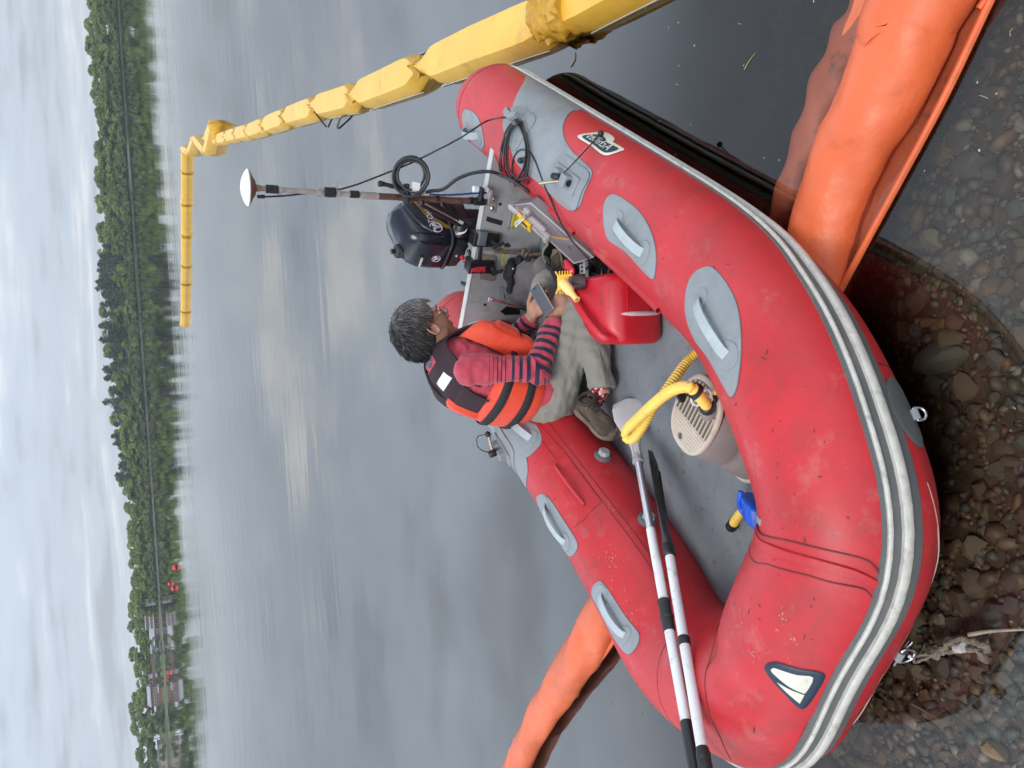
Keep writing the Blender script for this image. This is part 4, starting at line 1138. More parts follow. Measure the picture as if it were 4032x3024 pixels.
ob('oarlock_pin', MB().tube([wz(2200, 712, .46), wz(2124, 722, .515)], .0072, 10), mat('worn_bronze', (.36, .30, .24), .4, .15, 20, metal=.6), bl)
tp = T(1.21, 24, .012)
ob('tether_cord', MB().tube(catmull([wz(2212, 690, .46), (wz(2212, 690, .46) + wz(2370, 545, .34)) / 2 + np.array([0, 0, .01]), T(1.21, 24, .02)], 8), .0028, 6), M_CABLE, bl)
ob('tether_knob', MB().ell(T(1.21, 24, .02), (.013, .013, .013)), M_BLACK, bl)
p_, tx, ty, nz, bl = oarlock(5.50, 70)
ob('oarlock_collar', MB().lathe([(.016, 0), (.019, .006), (.019, .03), (.014, .036)], p_ + nz * .02, nz, 16), M_BLACK, bl)
ob('oarlock_pin', MB().tube([p_ + nz * .035, p_ + nz * .04 + np.array([.085, 0, .012])], .0075, 10), mat('worn_bronze', (.36, .30, .24)), bl)
ob('tether_knob', MB().ell(p_ + nz * .04 + np.array([.095, 0, .015]), (.015, .015, .015)), M_BLACK, bl)
ob('tether_cord', MB().tube(catmull([p_ + nz * .04 + np.array([.095, 0, .015]), p_ + nz * .05 + np.array([.09, 0, .06]), p_ + nz * .04 + np.array([.03, 0, .065]), p_ + nz * .01 + np.array([-.01, 0, .02])], 6), .0025, 6), M_CABLE, bl)
# hooked cleat on the stern patch
p_ = T(.68, 63, .02); nz = Tn(.68, 63); tx = unit(T(.70, 63) - T(.66, 63)); ty = np.cross(nz, tx); Rm = np.stack([tx, ty, nz], 1)
cb = ob('cleat_pad', patch_mb([(.57, 50), (.75, 46), (.80, 56), (.78, 84), (.72, 90), (.57, 74)], .006, base=.003), M_GREY, boat)
mb = MB(); mb.box(p_ + nz * .005, (.05, .04, .05), Rm, .8)
mb.prism([(-.05, 0), (-.02, -.012), (.02, -.012), (.055, .012), (.05, .034), (.02, .02), (-.02, .02), (-.052, .03)], .022, p_ + nz * .03, tx, ty, back=.004)
ob('cleat', mb, M_GREY, cb, smooth=False, bevel=.004)
# port handles
h1 = patch('handle_patch', [(1.538, 75), (1.561, 63.5), (1.70, 61.8), (1.79, 65), (1.88, 72.5), (1.945, 84), (1.966, 98), (1.94, 102.8), (1.851, 101.6), (1.755, 99.3), (1.631, 101.4), (1.585, 91.5)])
handle(1.655, 82, 1.865, 88, par=h1)
h2 = patch('handle_patch', [(2.16, 78), (2.18, 63), (2.24, 58), (2.392, 59.9), (2.50, 72.2), (2.572, 88), (2.592, 100), (2.56, 105), (2.43, 108), (2.311, 111.9), (2.22, 102.5)])
handle(2.27, 83, 2.50, 87, par=h2)
h3 = patch('handle_patch', [(.10, 91), (.222, 85), (.32, 90), (.372, 102), (.365, 116), (.26, 130), (.14, 131), (.08, 110)])
handle(.13, 114, .31, 107, par=h3, lift=.045)
# starboard handles
h4 = patch('handle_patch', [(5.115, 74), (5.09, 88), (5.03, 98), (4.88, 100), (4.765, 100.5), (4.74, 93.8), (4.755, 80), (4.80, 68), (4.92, 60), (5.07, 61)])
handle(5.03, 86, 4.82, 83, par=h4)
h5 = patch('handle_patch', [(4.575, 80), (4.57, 96.8), (4.54, 104), (4.41, 109), (4.27, 113.6), (4.222, 108.5), (4.235, 95), (4.29, 83), (4.43, 74), (4.55, 73)])
handle(4.525, 93, 4.33, 98, par=h5)
h6 = patch('handle_patch', [(5.53, 106.1), (5.48, 122), (5.395, 132.9), (5.355, 136), (5.285, 132.5), (5.258, 125), (5.268, 107), (5.314, 100), (5.41, 100)])
handle(5.50, 113, 5.33, 121, par=h6)
# red webbing pad with its strap, seams along the starboard tube
rp = patch('red_pad', [(5.135, 118), (5.13, 145), (4.82, 148), (4.80, 119)], M_REDS, .003, sharp=True)
rp2 = patch('red_pad', [(5.115, 107), (5.115, 119), (4.81, 120), (4.81, 109)], M_RED, .003, sharp=True)
pth = [T(5.105 + (4.852 - 5.105) * q, 128 + 2.8 * q, .006 + .022 * sin(pi * q) ** .6) for q in np.linspace(0, 1, 14)]
ob('pad_strap', MB().tube(pth, .009, 8, flat=.6), M_RED, rp)
for a_ in ([(6.0, 138), (5.38, 139.9), (5.10, 146), (4.80, 149), (4.462, 155.6), (4.2, 159)], [(6.0, 147), (5.383, 149.1), (4.911, 153.8), (4.512, 161.1), (4.2, 167)], [(5.7, 130), (5.25, 131), (5.13, 133)]):
    strip(a_, .0022, .0012, 'seam', M_SEAM)
for a_ in ([(.35, 150), (1.0, 151), (1.8, 150), (2.4, 150)], [(.35, 160), (1.2, 160), (2.2, 160)]): strip(a_, .002, .0012, 'seam', M_SEAM)
# red flap along the port tube where the transom and floor are glued
for nm, th_ in (('glue_flap', 146),):
    fl_ = strip([(.40, 143), (.8, 133), (1.0, 130), (1.15, 131), (1.30, 134)], .010, .012, nm, M_RED)
    fl2_ = strip([(1.50, 130), (1.75, 131), (1.98, 132)], .012, .014, nm, M_RED)
# bow seams: wide taped joint and the corner crease
tape = strip([(3.025, 27), (3.003, 37), (2.994, 60), (2.994, 86), (3.01, 105), (3.029, 120), (3.04, 150), (3.04, 178)], .0022, .001, 'seam', M_SEAM)
strip([(3.06, 30), (3.048, 37), (3.050, 55), (3.057, 74), (3.09, 98), (3.147, 119.5), (3.17, 160)], .0022, .001, 'seam', M_SEAM)
strip([(3.04, 29), (3.026, 45), (3.024, 70), (3.04, 98), (3.07, 120), (3.09, 145)], .013, .0035, 'seam_tape', M_RED)
strip([(3.50, 178), (3.50, 150), (3.48, 136), (3.52, 125), (3.611, 114.6), (3.65, 90), (3.671, 68.6), (3.72, 45)], .0022, .001, 'seam', M_SEAM)
M_GLUE = mat('pale_glue', (.45, .3, .25), .7)
strip([(2.90, -14), (2.98, -24), (3.06, -36), (3.14, -36), (3.20, -26)], .0018, .001, 'seam', M_GLUE)
strip([(3.34, -26), (3.5, -34), (3.75, -36), (4.1, -36)], .0018, .001, 'seam', M_GLUE)
for a_ in ([(4.0, 32), (4.0, 80), (4.0, 150)], [(.02, 0), (.02, 60), (.02, 100), (.02, 150)], [(LT - .02, 0), (LT - .02, 60), (LT - .02, 100), (LT - .02, 150)], [(2.64, -8), (2.64, -60)]): strip(a_, .002, .001, 'seam', M_SEAM)
# small grey tab on the inner bow
patch('tab_patch', [(2.95, 150), (3.01, 150), (3.015, 133), (2.96, 128)], M_GREYD, .003, sharp=True, edge_line=False)
patch('tab_patch', [(2.95, 128), (2.99, 128), (2.99, 118), (2.96, 116)], M_GREY, .003, sharp=True, edge_line=False)
# D ring on the round patch, outer side
dp = patch('ring_patch', [(2.755 + .085 * cos(a), -19.5 + 17 * sin(a)) for a in np.linspace(0, 2 * pi, 13)[:-1]], M_BAND, .004)
def dring(par, s, th, size=.032, hang=(0, 0, -1), m=M_STEEL):
    p_ = T(s, th, .012); n_ = Tn(s, th); tx = unit(T(s + .02, th) - T(s - .02, th)); dn = unit(np.array(hang) + n_ * .35)
    pts = [p_ - tx * size * .8, p_ - tx * size + dn * size * .9, p_ - tx * size * .5 + dn * size * 1.7, p_ + tx * size * .5 + dn * size * 1.7, p_ + tx * size + dn * size * .9, p_ + tx * size * .8]
    ob('d_ring', MB().tube(catmull(pts, 6, closed=True), .0034, 8, closed=True), m, par)
    ob('ring_loop', MB().tube([p_ - tx * .014, p_ + tx * .014], .011, 8), M_GREY, par)
    return p_ + dn * size * 1.6
dring(dp, 2.77, -24, .017)
# towing ring under the bow and its mooring shackle
tow = patch('ring_patch', [(3.27 + .11 * cos(a), -37 + 16 * sin(a)) for a in np.linspace(0, 2 * pi, 13)[:-1]], M_RED, .004)
ringend = dring(tow, 3.262, -24, .024)
# badge with the maker's lettering, navy on cream
def on_tube(mb, V, F, s, th, ang, h, scale=1.0, mirror=1):
    ca, sa = cos(ang), sin(ang); out = []
    for v in V:
        x, y = v[0] * scale, v[1] * scale; a = x * ca - y * sa; b = x * sa + y * ca
        out.append(T(s + a * mirror, th + math.degrees(b / R0), h))
    mb.add(out, F)
bd = patch('badge', [(1.110, 38.5), (1.138, 26), (1.17, 15), (1.214, 12.8), (1.26, 15.5), (1.285, 20.5), (1.36, 20), (1.372, 24), (1.345, 38.5), (1.23, 38.5)], M_CREAM, .004, n=5)
ob('badge_field', patch_mb([(1.137, 36), (1.155, 28), (1.19, 22.5), (1.235, 22.5), (1.27, 25.5), (1.352, 24.5), (1.332, 36.3), (1.23, 36.3)], .0012, base=.004), M_NAVY, bd)
V, F = text_verts('Achilles', .055)
mb = MB(); on_tube(mb, V, F, 1.243, 30.2, pi, .0078, mirror=1); ob('lettering', mb, M_CREAM, bd, smooth=False)
# fin emblem on the bow
fin = patch('fin_emblem', [(3.380, 69), (3.358, 70.2), (3.340, 67.5), (3.326, 63), (3.310, 50), (3.296, 40), (3.306, 35), (3.36, 34.8), (3.430, 37), (3.441, 41.5), (3.415, 53)], M_NAVY, .005, n=4)
ob('fin_print', patch_mb([(3.364, 66), (3.351, 65.4), (3.344, 61.5), (3.332, 51), (3.318, 41.5), (3.378, 41.5), (3.384, 44), (3.382, 52), (3.372, 61)], .0012, base=.005, n=3), M_CREAM, fin)
ob('fin_print', patch_mb([(3.389, 41.6), (3.424, 42), (3.414, 47), (3.397, 56), (3.388, 60), (3.390, 51)], .0012, base=.005, n=3, sharp=True), M_CREAM, fin)
# inflation valves on the inner wall of the starboard tube
for s_, th_ in ((5.04, 180), (4.668, 179)):
    p_ = T(s_, th_); n_ = Tn(s_, th_)
    vb = ob('valve', MB().lathe([(.040, -.002), (.040, .006), (.034, .012), (.030, .014)], p_, n_, 24), M_GREYD, boat)
    pr = [(.024, .012), (.024, .030), (.020, .034), (.004, .034)]
    mbv = MB(); 
    ax = unit(n_); a1 = unit(np.cross(ax, (0, 0, 1))); a2 = np.cross(ax, a1); V, F = [], []
    for r_, h_ in pr:
        for k in range(32): rr = r_ * (1.08 if (k // 2) % 2 else .96) if r_ > .01 else r_; V.append(p_ + ax * h_ + a1 * cos(2 * pi * k / 32) * rr + a2 * sin(2 * pi * k / 32) * rr)
    for i in range(3):
        for k in range(32): k2 = (k + 1) % 32; F.append((i * 32 + k, i * 32 + k2, i * 32 + 32 + k2, i * 32 + 32 + k))
    F.append(tuple(96 + k for k in range(32))); ob('valve_cap', mbv.add(V, F), M_GREYL, vb)
# scuffs of dried mud on the starboard bow: thin flakes
M_MUD = mat('dried_mud', (.47, .16, .12), .9, .25, 30)
mbm = MB(); r_ = np.random.default_rng(21)
for (s_, th_, ss, st, c_) in ((4.60, 125, .09, 14, 90), (4.45, 118, .06, 9, 60), (4.35, 110, .03, 6, 40), (3.33, 104, .05, 10, 60), (3.36, 84, .04, 7, 50), (3.20, 74, .06, 4, 40), (4.78, 150, .08, 8, 30), (3.25, 60, .08, 4, 30)):
    for k in range(c_ // 4):
        s2 = s_ + r_.normal() * ss * .45; t2 = th_ + r_.normal() * st * .45; q = r_.uniform(.0008, .0035); el = r_.uniform(1, 2.6)
        a0 = r_.normal() * .5; V = []
        for a in (0, .9, 1.9, 2.8, 3.8, 4.7, 5.5):
            rr = q * r_.uniform(.5, 1.3); x_, y_ = cos(a) * rr * el, sin(a) * rr; V.append(T(s2 + x_ * cos(a0) - y_ * sin(a0), t2 + math.degrees((x_ * sin(a0) + y_ * cos(a0)) / R0), .0006))
        mbm.add(V, [tuple(range(7))])
mbs = MB()
for k in range(420):
    s2 = r_.uniform(.9, 3.9) if k % 3 else r_.uniform(4.0, 6.2); t2 = r_.uniform(45, 140) if s2 < 4 else r_.uniform(60, 170); q = r_.uniform(.0008, .0022); a0 = r_.uniform(0, 6.28); el = r_.uniform(1, 6) if k % 4 == 0 else r_.uniform(1, 1.8); V = []
    for a in (0, 1.2, 2.5, 3.8, 5):
        x_, y_ = cos(a) * q * el, sin(a) * q; V.append(T(s2 + x_ * cos(a0) - y_ * sin(a0), t2 + math.degrees((x_ * sin(a0) + y_ * cos(a0)) / R0), .0007))
    mbs.add(V, [(0, 1, 2, 3, 4)])
ob('grime_flecks', mbs, mat('dark_grime', (.16, .03, .03), .8), boat, smooth=False)['kind'] = 'stuff'
mo = ob('mud_flecks', mbm, M_MUD, boat, smooth=False); mo['kind'] = 'stuff'
# ---- floor and hull skin
def inner(x, side):
    "y of the tube centre at boat x"
    h_ = CP[:165] if side > 0 else CP[156:][::-1]
    return float(np.interp(x, h_[:, 0][np.argsort(h_[:, 0])], h_[:, 1][np.argsort(h_[:, 0])]))
def deck(name, z, m, x0=0.0, x1=2.40, thick=.02, dy=0.0, n=40):
    V, F = [], []; xs_ = np.linspace(x0, x1, n); c_ = 15
    for x in xs_:
        a, b = inner(x, -1) + dy, inner(x, 1) - dy
        for k in range(c_): V.append(W(x, a + (b - a) * k / (c_ - 1), z + .02 * max(x - 1.9, 0) + .004 * sin(x * 5 + k * .7)))
    for i in range(n - 1):
        for k in range(c_ - 1): F.append((i * c_ + k, i * c_ + c_ + k, i * c_ + c_ + k + 1, i * c_ + k + 1))
    o = ob(name, MB().add(V, F), m, boat); o.modifiers.new('t', 'SOLIDIFY').thickness = thick; return o
deck('floor', .055, M_FLOOR)
deck('hull_skin', -.015, M_REDS, x1=2.42)
# ---- transom
def lbox(mb, x0, x1, y0, y1, z0, z1, taper=1):
    c = W((x0 + x1) / 2, (y0 + y1) / 2, (z0 + z1) / 2); R_ = np.array([WD(1, 0, 0), WD(0, 1, 0), [0, 0, 1]]).T
    return mb.box(c, (x1 - x0, y1 - y0, z1 - z0), R_, taper)
ob('transom', lbox(MB(), -.02, .018, -.42, .60, -.02, .405), M_TRANS, boat, smooth=False, bevel=.003)
ob('transom_cap', lbox(MB(), -.023, .021, -.42, .60, .405, .412), M_TRIM, boat, smooth=False, bevel=.002)
def on_transom(name, quad, m, h=.004, par=None, bev=.0):
    "flat piece on the inner face of the transom from picture corners"
    P_ = [Lx(a, b, .0185) for a, b in quad]; A = [W(p[0], p[1], p[2]) for p in P_]; B = [W(p[0] + h, p[1], p[2]) for p in P_]; n = len(A)
    return ob(name, MB().add(A + B, [tuple(range(n)), tuple(range(2 * n - 1, n - 1, -1))] + [(k, n + k, n + (k + 1) % n, (k + 1) % n) for k in range(n)]), m, par or boat, smooth=False, bevel=bev)
M_PAD = mat('motor_pad', (.20, .175, .145), .75, .35, 30, .6, 120)
on_transom('motor_pad', [(1912, 909), (1968, 913), (1976, 925), (1970, 985), (1960, 990), (1906, 985)], M_PAD, .006, bev=.002)
on_transom('motor_pad', [(1892, 1000), (1945, 1003), (1955, 1015), (1948, 1098), (1938, 1106), (1888, 1098)], M_PAD, .006, bev=.002)
on_transom('pad_outline', [(1975, 1133), (1992, 1136), (1990, 1182), (1957, 1180), (1960, 1133)], M_TRANS, .003, bev=.001)
on_transom('black_tape', [(1918, 852), (1980, 870), (1973, 888), (1913, 870)], M_BLACKR, .002)
on_transom('black_tape', [(1998, 955), (2012, 966), (2004, 974), (1985, 972), (1986, 962)], M_BLACKR, .002)
on_transom('bracket_plate', [(1935, 768), (1958, 772), (1950, 838), (1925, 832)], mat('dirty_aluminium', (.36, .35, .33), .45, .2, 18, metal=.4), .005, bev=.001)
for q in ((1943, 782), (1938, 820)):
    l = Lx(*q, .024); ob('bolt', MB().lathe([(.010, 0), (.010, .004), (.006, .008), (.001, .009)], W(l), WD(1, 0, 0), 12), M_STEEL, boat)
for q in ((1969, 804), (1910, 1200)):
    l = Lx(*q, .0186); ob('drain_hole', MB().lathe([(.0085, 0), (.0085, .001)], W(l), WD(1, 0, 0), 14), M_BLACK, boat)
# capacity plate and warning plate
cap = on_transom('capacity_plate', [(2014, 828), (2072, 838), (2064, 897), (1998, 891)], mat('plate_grey', (.42, .42, .40), .4, .06, 20), .0012)
on_transom('plate_field', [(2023, 832), (2041, 835), (2033, 894), (2010, 892)], mat('plate_yellow', (.70, .56, .05), .4, .05, 20), .0022, cap)
ey = None
def t_text(par, body, size, px, py, m, ang=0.0, sx=1.0):
    l = Lx(px, py, .0185); mb = MB(); exv = np.array(WD(0, 1, 0)) * cos(ang) + np.array([0, 0, 1]) * sin(ang); eyv = -np.array(WD(0, 1, 0)) * sin(ang) + np.array([0, 0, 1]) * cos(ang)
    text_plane(mb, body, size, W(l), exv, eyv, .0032, sx); return ob('lettering', mb, m, par, smooth=False)
t_text(cap, 'MAXIMUM CAPACITY', .0125, 2011, 862, M_NAVY, 0)
t_text(cap, '4 PERSONS OR 1080 LBS', .0105, 2026, 863, M_NAVY, 0)
t_text(cap, 'PERSONS, MOTOR, GEAR', .0075, 2045, 866, M_NAVY, 0)
wp = on_transom('warning_plate', [(1985, 976), (2040, 980), (2032, 1050), (1972, 1046)], mat('plate_grey', (.42, .42, .40)), .0012)
on_transom('plate_field', [(1985, 976), (1993, 977), (1981, 1047), (1972, 1046)], mat('plate_yellow', (.70, .56, .05)), .0022, wp)
t_text(wp, '! WARNING', .011, 1983, 1014, M_NAVY, 0)

# ================================================================== MOORING ROPE AT THE BOW
M_ROPE = mat('muddy_rope', (.20, .165, .125), .9, .3, 60, .8, 160)
M_ROPED = mat('dark_rope', (.17, .14, .11), .9, .3, 60, .8, 160)
mr = thing('mooring_rope', 'muddy rope and knotted strands tied from the bow ring to the stones', 'rope', wz(3600, 2600, .0))
a_ = ringend; K = wz(3668, 2580, .01)
def wob(pts, n, j, seed):
    r_ = random.Random(seed); Q = catmull(pts, n); return [q + np.array([r_.uniform(-j, j), r_.uniform(-j, j), r_.uniform(-j, j) * .6]) for q in Q]
ob('strand', MB().tube(wob([a_, wz(3600, 2583, .03), wz(3640, 2577, .012), K], 7, .0015, 1), .0048, 8), M_ROPE, mr)
ob('strand', MB().tube(wob([a_ + np.array([.004, 0, -.01]), wz(3600, 2605, .015), wz(3640, 2596, .01), K], 7, .0015, 2), .0048, 8), M_ROPE, mr)
ob('knot', MB().tube(wob([K, wz(3690, 2590, .012), wz(3697, 2568, .02), wz(3680, 2560, .012), wz(3672, 2580, .02), wz(3705, 2560, .015)], 7, .0015, 3), .0062, 8), M_ROPE, mr)
ob('strand', MB().tube(wob([wz(3700, 2565, .012), wz(3745, 2530, .018), wz(3800, 2520, .02), wz(3850, 2535, .018), wz(3885, 2548, .02), wz(3880, 2565, .015)], 7, .003, 4), .0085, 8), M_ROPE, mr)
ob('strand', MB().tube(wob([wz(3700, 2570, .012), wz(3760, 2562, .015), wz(3810, 2556, .02), wz(3845, 2560, .018), wz(3862, 2575, .012)], 7, .003, 5), .0075, 8), M_ROPE, mr)
ob('tape_wrap', MB().tube(wob([wz(3765, 2552, .02), wz(3795, 2550, .026)], 3, .001, 6), .014, 10), mat('pale_tape', (.45, .42, .40), .5, .2, 30, .3, 60), mr)
sp = ob('spring_hook', MB().tube(catmull([ringend + [0, 0, .01], wz(3560, 2560, .05), wz(3585, 2535, .05), wz(3590, 2525, .045), wz(3575, 2530, .045), wz(3520, 2620, .05)], 6), .0042, 8), M_STEEL, mr)
# ================================================================== GEAR IN AND ON THE BOAT
def LW(px, py, z): return W(*Lz(px, py, z))
def Rl(v): return WD(*v)
UPZ = np.array([0, 0, 1.0])
# ---- oars
def tube_hit(px, py):
    'arc length and angle where the view ray through a picture point meets the tube'
    r = pray(px, py); t_ = 1.0
    while t_ < 6:
        l = toL(np.array([0, 0, CAM_H]) + r * t_); dd_ = np.linalg.norm(CP - l, axis=1); i_ = dd_.argmin()
        if dd_[i_] < R0 + .004: break
        t_ += .003
    p, t, o, u = tframe(CL[i_]); v = l - p; return CL[i_], math.degrees(atan2(np.dot(v, u), np.dot(v, o)))
OA = tube_hit(2700, 2750); OB = tube_hit(2752, 2760)
def oar(label, tip, over_st, grip_ext, blade_len, kind):
    A = W(*tip); B = T(over_st[0], over_st[1], .020); d = unit(B - A); L1 = np.linalg.norm(B - A); E = B + d * grip_ext
    o = thing('oar', label, 'oar', A)
    side = unit(np.cross(d, UPZ)); nrm = np.cross(side, d)
    return o, A, B, E, d, side, nrm
o, A, B, E, d, side, nrm = oar('oar with white shaft and pale translucent blade, lying across the bow tube', Lz(2468, 1572, .085), (OA[0], OA[1]), .34, .26, 0)
r0 = .0172
def seg_on(px_):  # point on the oar's axis nearest the ray through a picture point
    r = pray(*px_); o_ = np.array([0, 0, CAM_H]); n_ = np.cross(d, np.cross(r, d)); t_ = np.dot(o_ - A, np.cross(r, np.cross(d, r))) / np.dot(d, np.cross(r, np.cross(d, r)))
    return float(t_)
tL = seg_on((2540, 1803)); tC0 = seg_on((2622, 2360)); tC1 = seg_on((2655, 2470)); tG = seg_on((2710, 2833)); tE = seg_on((2748, 3024)) + .12
M_BLADE = mat('pale_blade', (.50, .50, .49), .4, .08, 10, dirt=DIRT, dirt_amt=.25, ds=14)
mb = MB(); rg = []
for q, w_, th in ((0, .012, .004), (.04, .062, .005), (.14, .072, .006), (.32, .070, .007), (.5, .052, .010), (.68, .030, .016), (.85, .020, .019), (1, .0205, .020)):
    c = A + d * tL * q; rg.append([c + (side * .55 + nrm * .83) * cos(a) * w_ + (-side * .83 + nrm * .55) * sin(a) * th for a in np.linspace(0, 2 * pi, 21)[:-1]])
ob('blade', mb.loft(rg), M_BLADE, o)
for k in (-1, 1): ob('blade_rib', MB().tube([A + d * tL * q + (side * .55 + nrm * .83) * .012 * k + (-side * .83 + nrm * .55) * (.010 + .008 * q) for q in (.45, .6, .8, .97)], .0035, 6), M_BLADE, o)
ob('shaft', MB().tube([A + d * (tL - .02), A + d * tC0], r0 * .9, 20), M_ALU, o)
ob('shaft', MB().tube([A + d * (tL + .34), A + d * (tG + .01)], r0, 20), M_WHITE, o)
ob('ferrule', MB().lathe([(.021, -.02), (.0225, -.014), (.0215, .0), (.0235, .006), (.0235, .016), (.020, .018)], A + d * tL, d, 22), M_GREYL, o)
ob('collar', MB().lathe([(.0185, 0), (.0235, .003), (.0235, .012), (.021, .014), (.021, .060), (.0235, .062), (.0235, .070), (.021, .072), (.0205, .115), (.019, .118)], A + d * tC0, d, 24), M_BLACKR, o)
ob('grip', MB().tube([A + d * tG, A + d * (tG + .01), A + d * (tE - .01), A + d * tE], [.0165, .0195, .0195, .016], 20), M_BLACK, o)
o, A, B, E, d, side, nrm = oar('oar with white shaft and black blade, lying beside the pale-bladed oar', Lz(2568, 1782, .12), (OB[0], OB[1]), .4, .3, 1)
vw = unit((A + B) / 2 - np.array([0, 0, CAM_H])); BW = unit(vw - d * np.dot(vw, d)); BS = np.cross(d, BW); BW = unit(BW + BS * .30); BT = np.cross(d, BW)
tL = seg_on((2700, 2180)) ; tR = seg_on((2720, 2505)); tG = seg_on((2800, 2925)); tE = seg_on((2835, 3024)) + .1
rg = []
for q, w_, th in ((0, .010, .003), (.05, .050, .004), (.2, .060, .005), (.5, .056, .006), (.75, .040, .010), (.88, .024, .018), (1, .0215, .0215)):
    c = A + d * tL * q; rg.append([c + BW * cos(a) * w_ + BT * sin(a) * th for a in np.linspace(0, 2 * pi, 21)[:-1]])
ob('blade', MB().loft(rg), mat('worn_black_blade', (.028, .027, .030), .45, .3, 12, dirt=(.15, .12, .1), dirt_amt=.3, ds=14), o)
for k in (-.6, 0, .6): ob('blade_rib', MB().tube([A + d * tL * q + BW * .055 * k * (1.3 - q) + BT * .006 for q in (.15, .4, .7, .9)], .0035, 6), M_BLACKR, o)
ob('shaft', MB().tube([A + d * (tL - .03), A + d * (tG + .01)], r0, 20), M_WHITE, o)
ob('ferrule', MB().lathe([(.020, -.05), (.0235, -.045), (.0235, .0), (.019, .004)], A + d * tL, d, 22), M_BLACK, o)
ob('collar', MB().lathe([(.018, 0), (.0205, .003), (.0205, .028), (.018, .031)], A + d * tR, d, 22), M_BLACKR, o)
ob('grip', MB().tube([A + d * tG, A + d * (tG + .012), A + d * (tG + .03), A + d * (tE - .01), A + d * tE], [.010, .018, .021, .0215, .017], 20), M_BLACKR, o)

# ---- foot pump
Lc = lambda a, b, z: np.array(Lz(a, b, z))
zt = .31; PL, PR, PB, PT = Lc(2650, 1625, zt), Lc(2835, 1693, zt), Lc(2674, 1752, zt), Lc(2800, 1497, zt)
ct = (PB + PT) / 2; ax1 = PB - ct; la = np.linalg.norm(ax1); ax1 = ax1 / la; ax2 = np.array([-ax1[1], ax1[0], 0]); lb = abs(np.dot(PR - PL, ax2)) / 2
ctL = ct + ax2 * np.dot((PL + PR) / 2 - ct, ax2) * .5
cbm = Lc(2900, 1862, .075) - ax1 * la * .95; cbm[2] = .075
def ell_pt(c, a, k=1.0, k2=None): 
    ca, sa = cos(a), sin(a); ex = 2 / 2.4
    return c + ax1 * la * k * abs(ca) ** ex * (1 if ca > 0 else -1) + ax2 * lb * (k2 or k) * abs(sa) ** ex * (1 if sa > 0 else -1)
fp_ = thing('foot_pump', 'oval grey-brown foot pump with a ribbed tread standing on the boat floor', 'pump', W(*cbm))
seg_ = 40
def ering(c, k, dz=0): return [W(*(ell_pt(c, 2 * pi * j / seg_, k) + np.array([0, 0, dz]))) for j in range(seg_)]
ob('base_plate', MB().loft([ering(cbm, .95, -.014), ering(cbm, 1.0, -.008), ering(cbm, 1.0, .006), ering(cbm, .96, .012)]), M_PUMPT, fp_)
rg = []
for q, k in ((0, .90), (.08, .95), (.2, .955), (.33, .955), (.45, .90), (.50, .86), (.55, .905), (.68, .97), (.85, .975), (.95, .96), (1, .93)):
    rg.append(ering(cbm + (ctL - cbm) * q, k))
ob('bellows', MB().loft(rg), M_PUMP, fp_)
ob('red_band', MB().loft([ering(ctL, .975, -.018), ering(ctL, .99, -.017), ering(ctL, .99, -.008), ering(ctL, .975, -.006)]), mat('dark_red_trim', (.17, .02, .03), .4, .2, 20), fp_)
tread = ob('tread', MB().loft([ering(ctL, .96, -.007), ering(ctL, 1.0, -.005), ering(ctL, 1.0, .004), ering(ctL, .965, .009), ering(ctL, .93, .0095)]), M_PUMPT, fp_)
# slotted part: flat dark sheet painting the slots' shade on the far two thirds, then light ribs along ax1
V = [];
cut = .22
for j in range(41):
    a = 2 * pi * j / 40; p = ell_pt(ctL, a, .88); u_ = np.dot(p - ctL, ax1); 
    if u_ > la * cut: p = p - ax1 * (u_ - la * cut)
    V.append(W(*(p + np.array([0, 0, .0112]))))
ob('slot_shade', MB().add([W(*(ctL + np.array([0, 0, .0112]) - ax1 * .02))] + V, [(0, j + 1, j + 2) for j in range(40)]), M_PUMPD, tread, smooth=False)
for k in range(-5, 6):
    off = k * lb * .165; hl = la * .87 * max(0, 1 - abs(off / (lb * .9)) ** 2.4) ** (1 / 2.4)
    if hl < .02: continue
    a_ = ctL - ax1 * hl + ax2 * off; b_ = ctL + ax1 * min(la * cut, hl) + ax2 * off
    ob('tread_slat', MB().ribbon([W(*(a_ + np.array([0, 0, .0135]))), W(*(b_ + np.array([0, 0, .0135])))], Rl(ax2), .0035, .008), M_PUMPT, tread, smooth=False)
for k in range(7):
    u_ = la * (cut + .07 + k * .085); hw = lb * .86 * max(0, 1 - (u_ / (la * .93)) ** 2.4) ** (1 / 2.4)
    ob('tread_ridge', MB().tube([W(*(ctL + ax1 * u_ - ax2 * hw + np.array([0, 0, .0095]))), W(*(ctL + ax1 * u_ + ax2 * hw + np.array([0, 0, .0095])))], .0022, 6), M_PUMPT, tread)
ob('tread_catch', MB().box(W(*(ctL + ax1 * la * .72 - ax2 * lb * .12 + np.array([0, 0, .012]))), (.02, .014, .004)), M_PUMPD, tread, smooth=False)
# outlet with clamps
no = Lc(2790, 1612, zt + .02); noW = W(*no); tipW = LW(2748, 1543, zt + .13); dn = unit(tipW - noW)
ob('outlet', MB().lathe([(.034, -.03), (.033, 0), (.028, .012), (.024, .02)], noW, dn, 24), M_PUMP, fp_)
ob('outlet_collar', MB().lathe([(.026, .008), (.028, .014), (.024, .035), (.019, .038)], noW, dn, 12), M_BLACK, fp_)
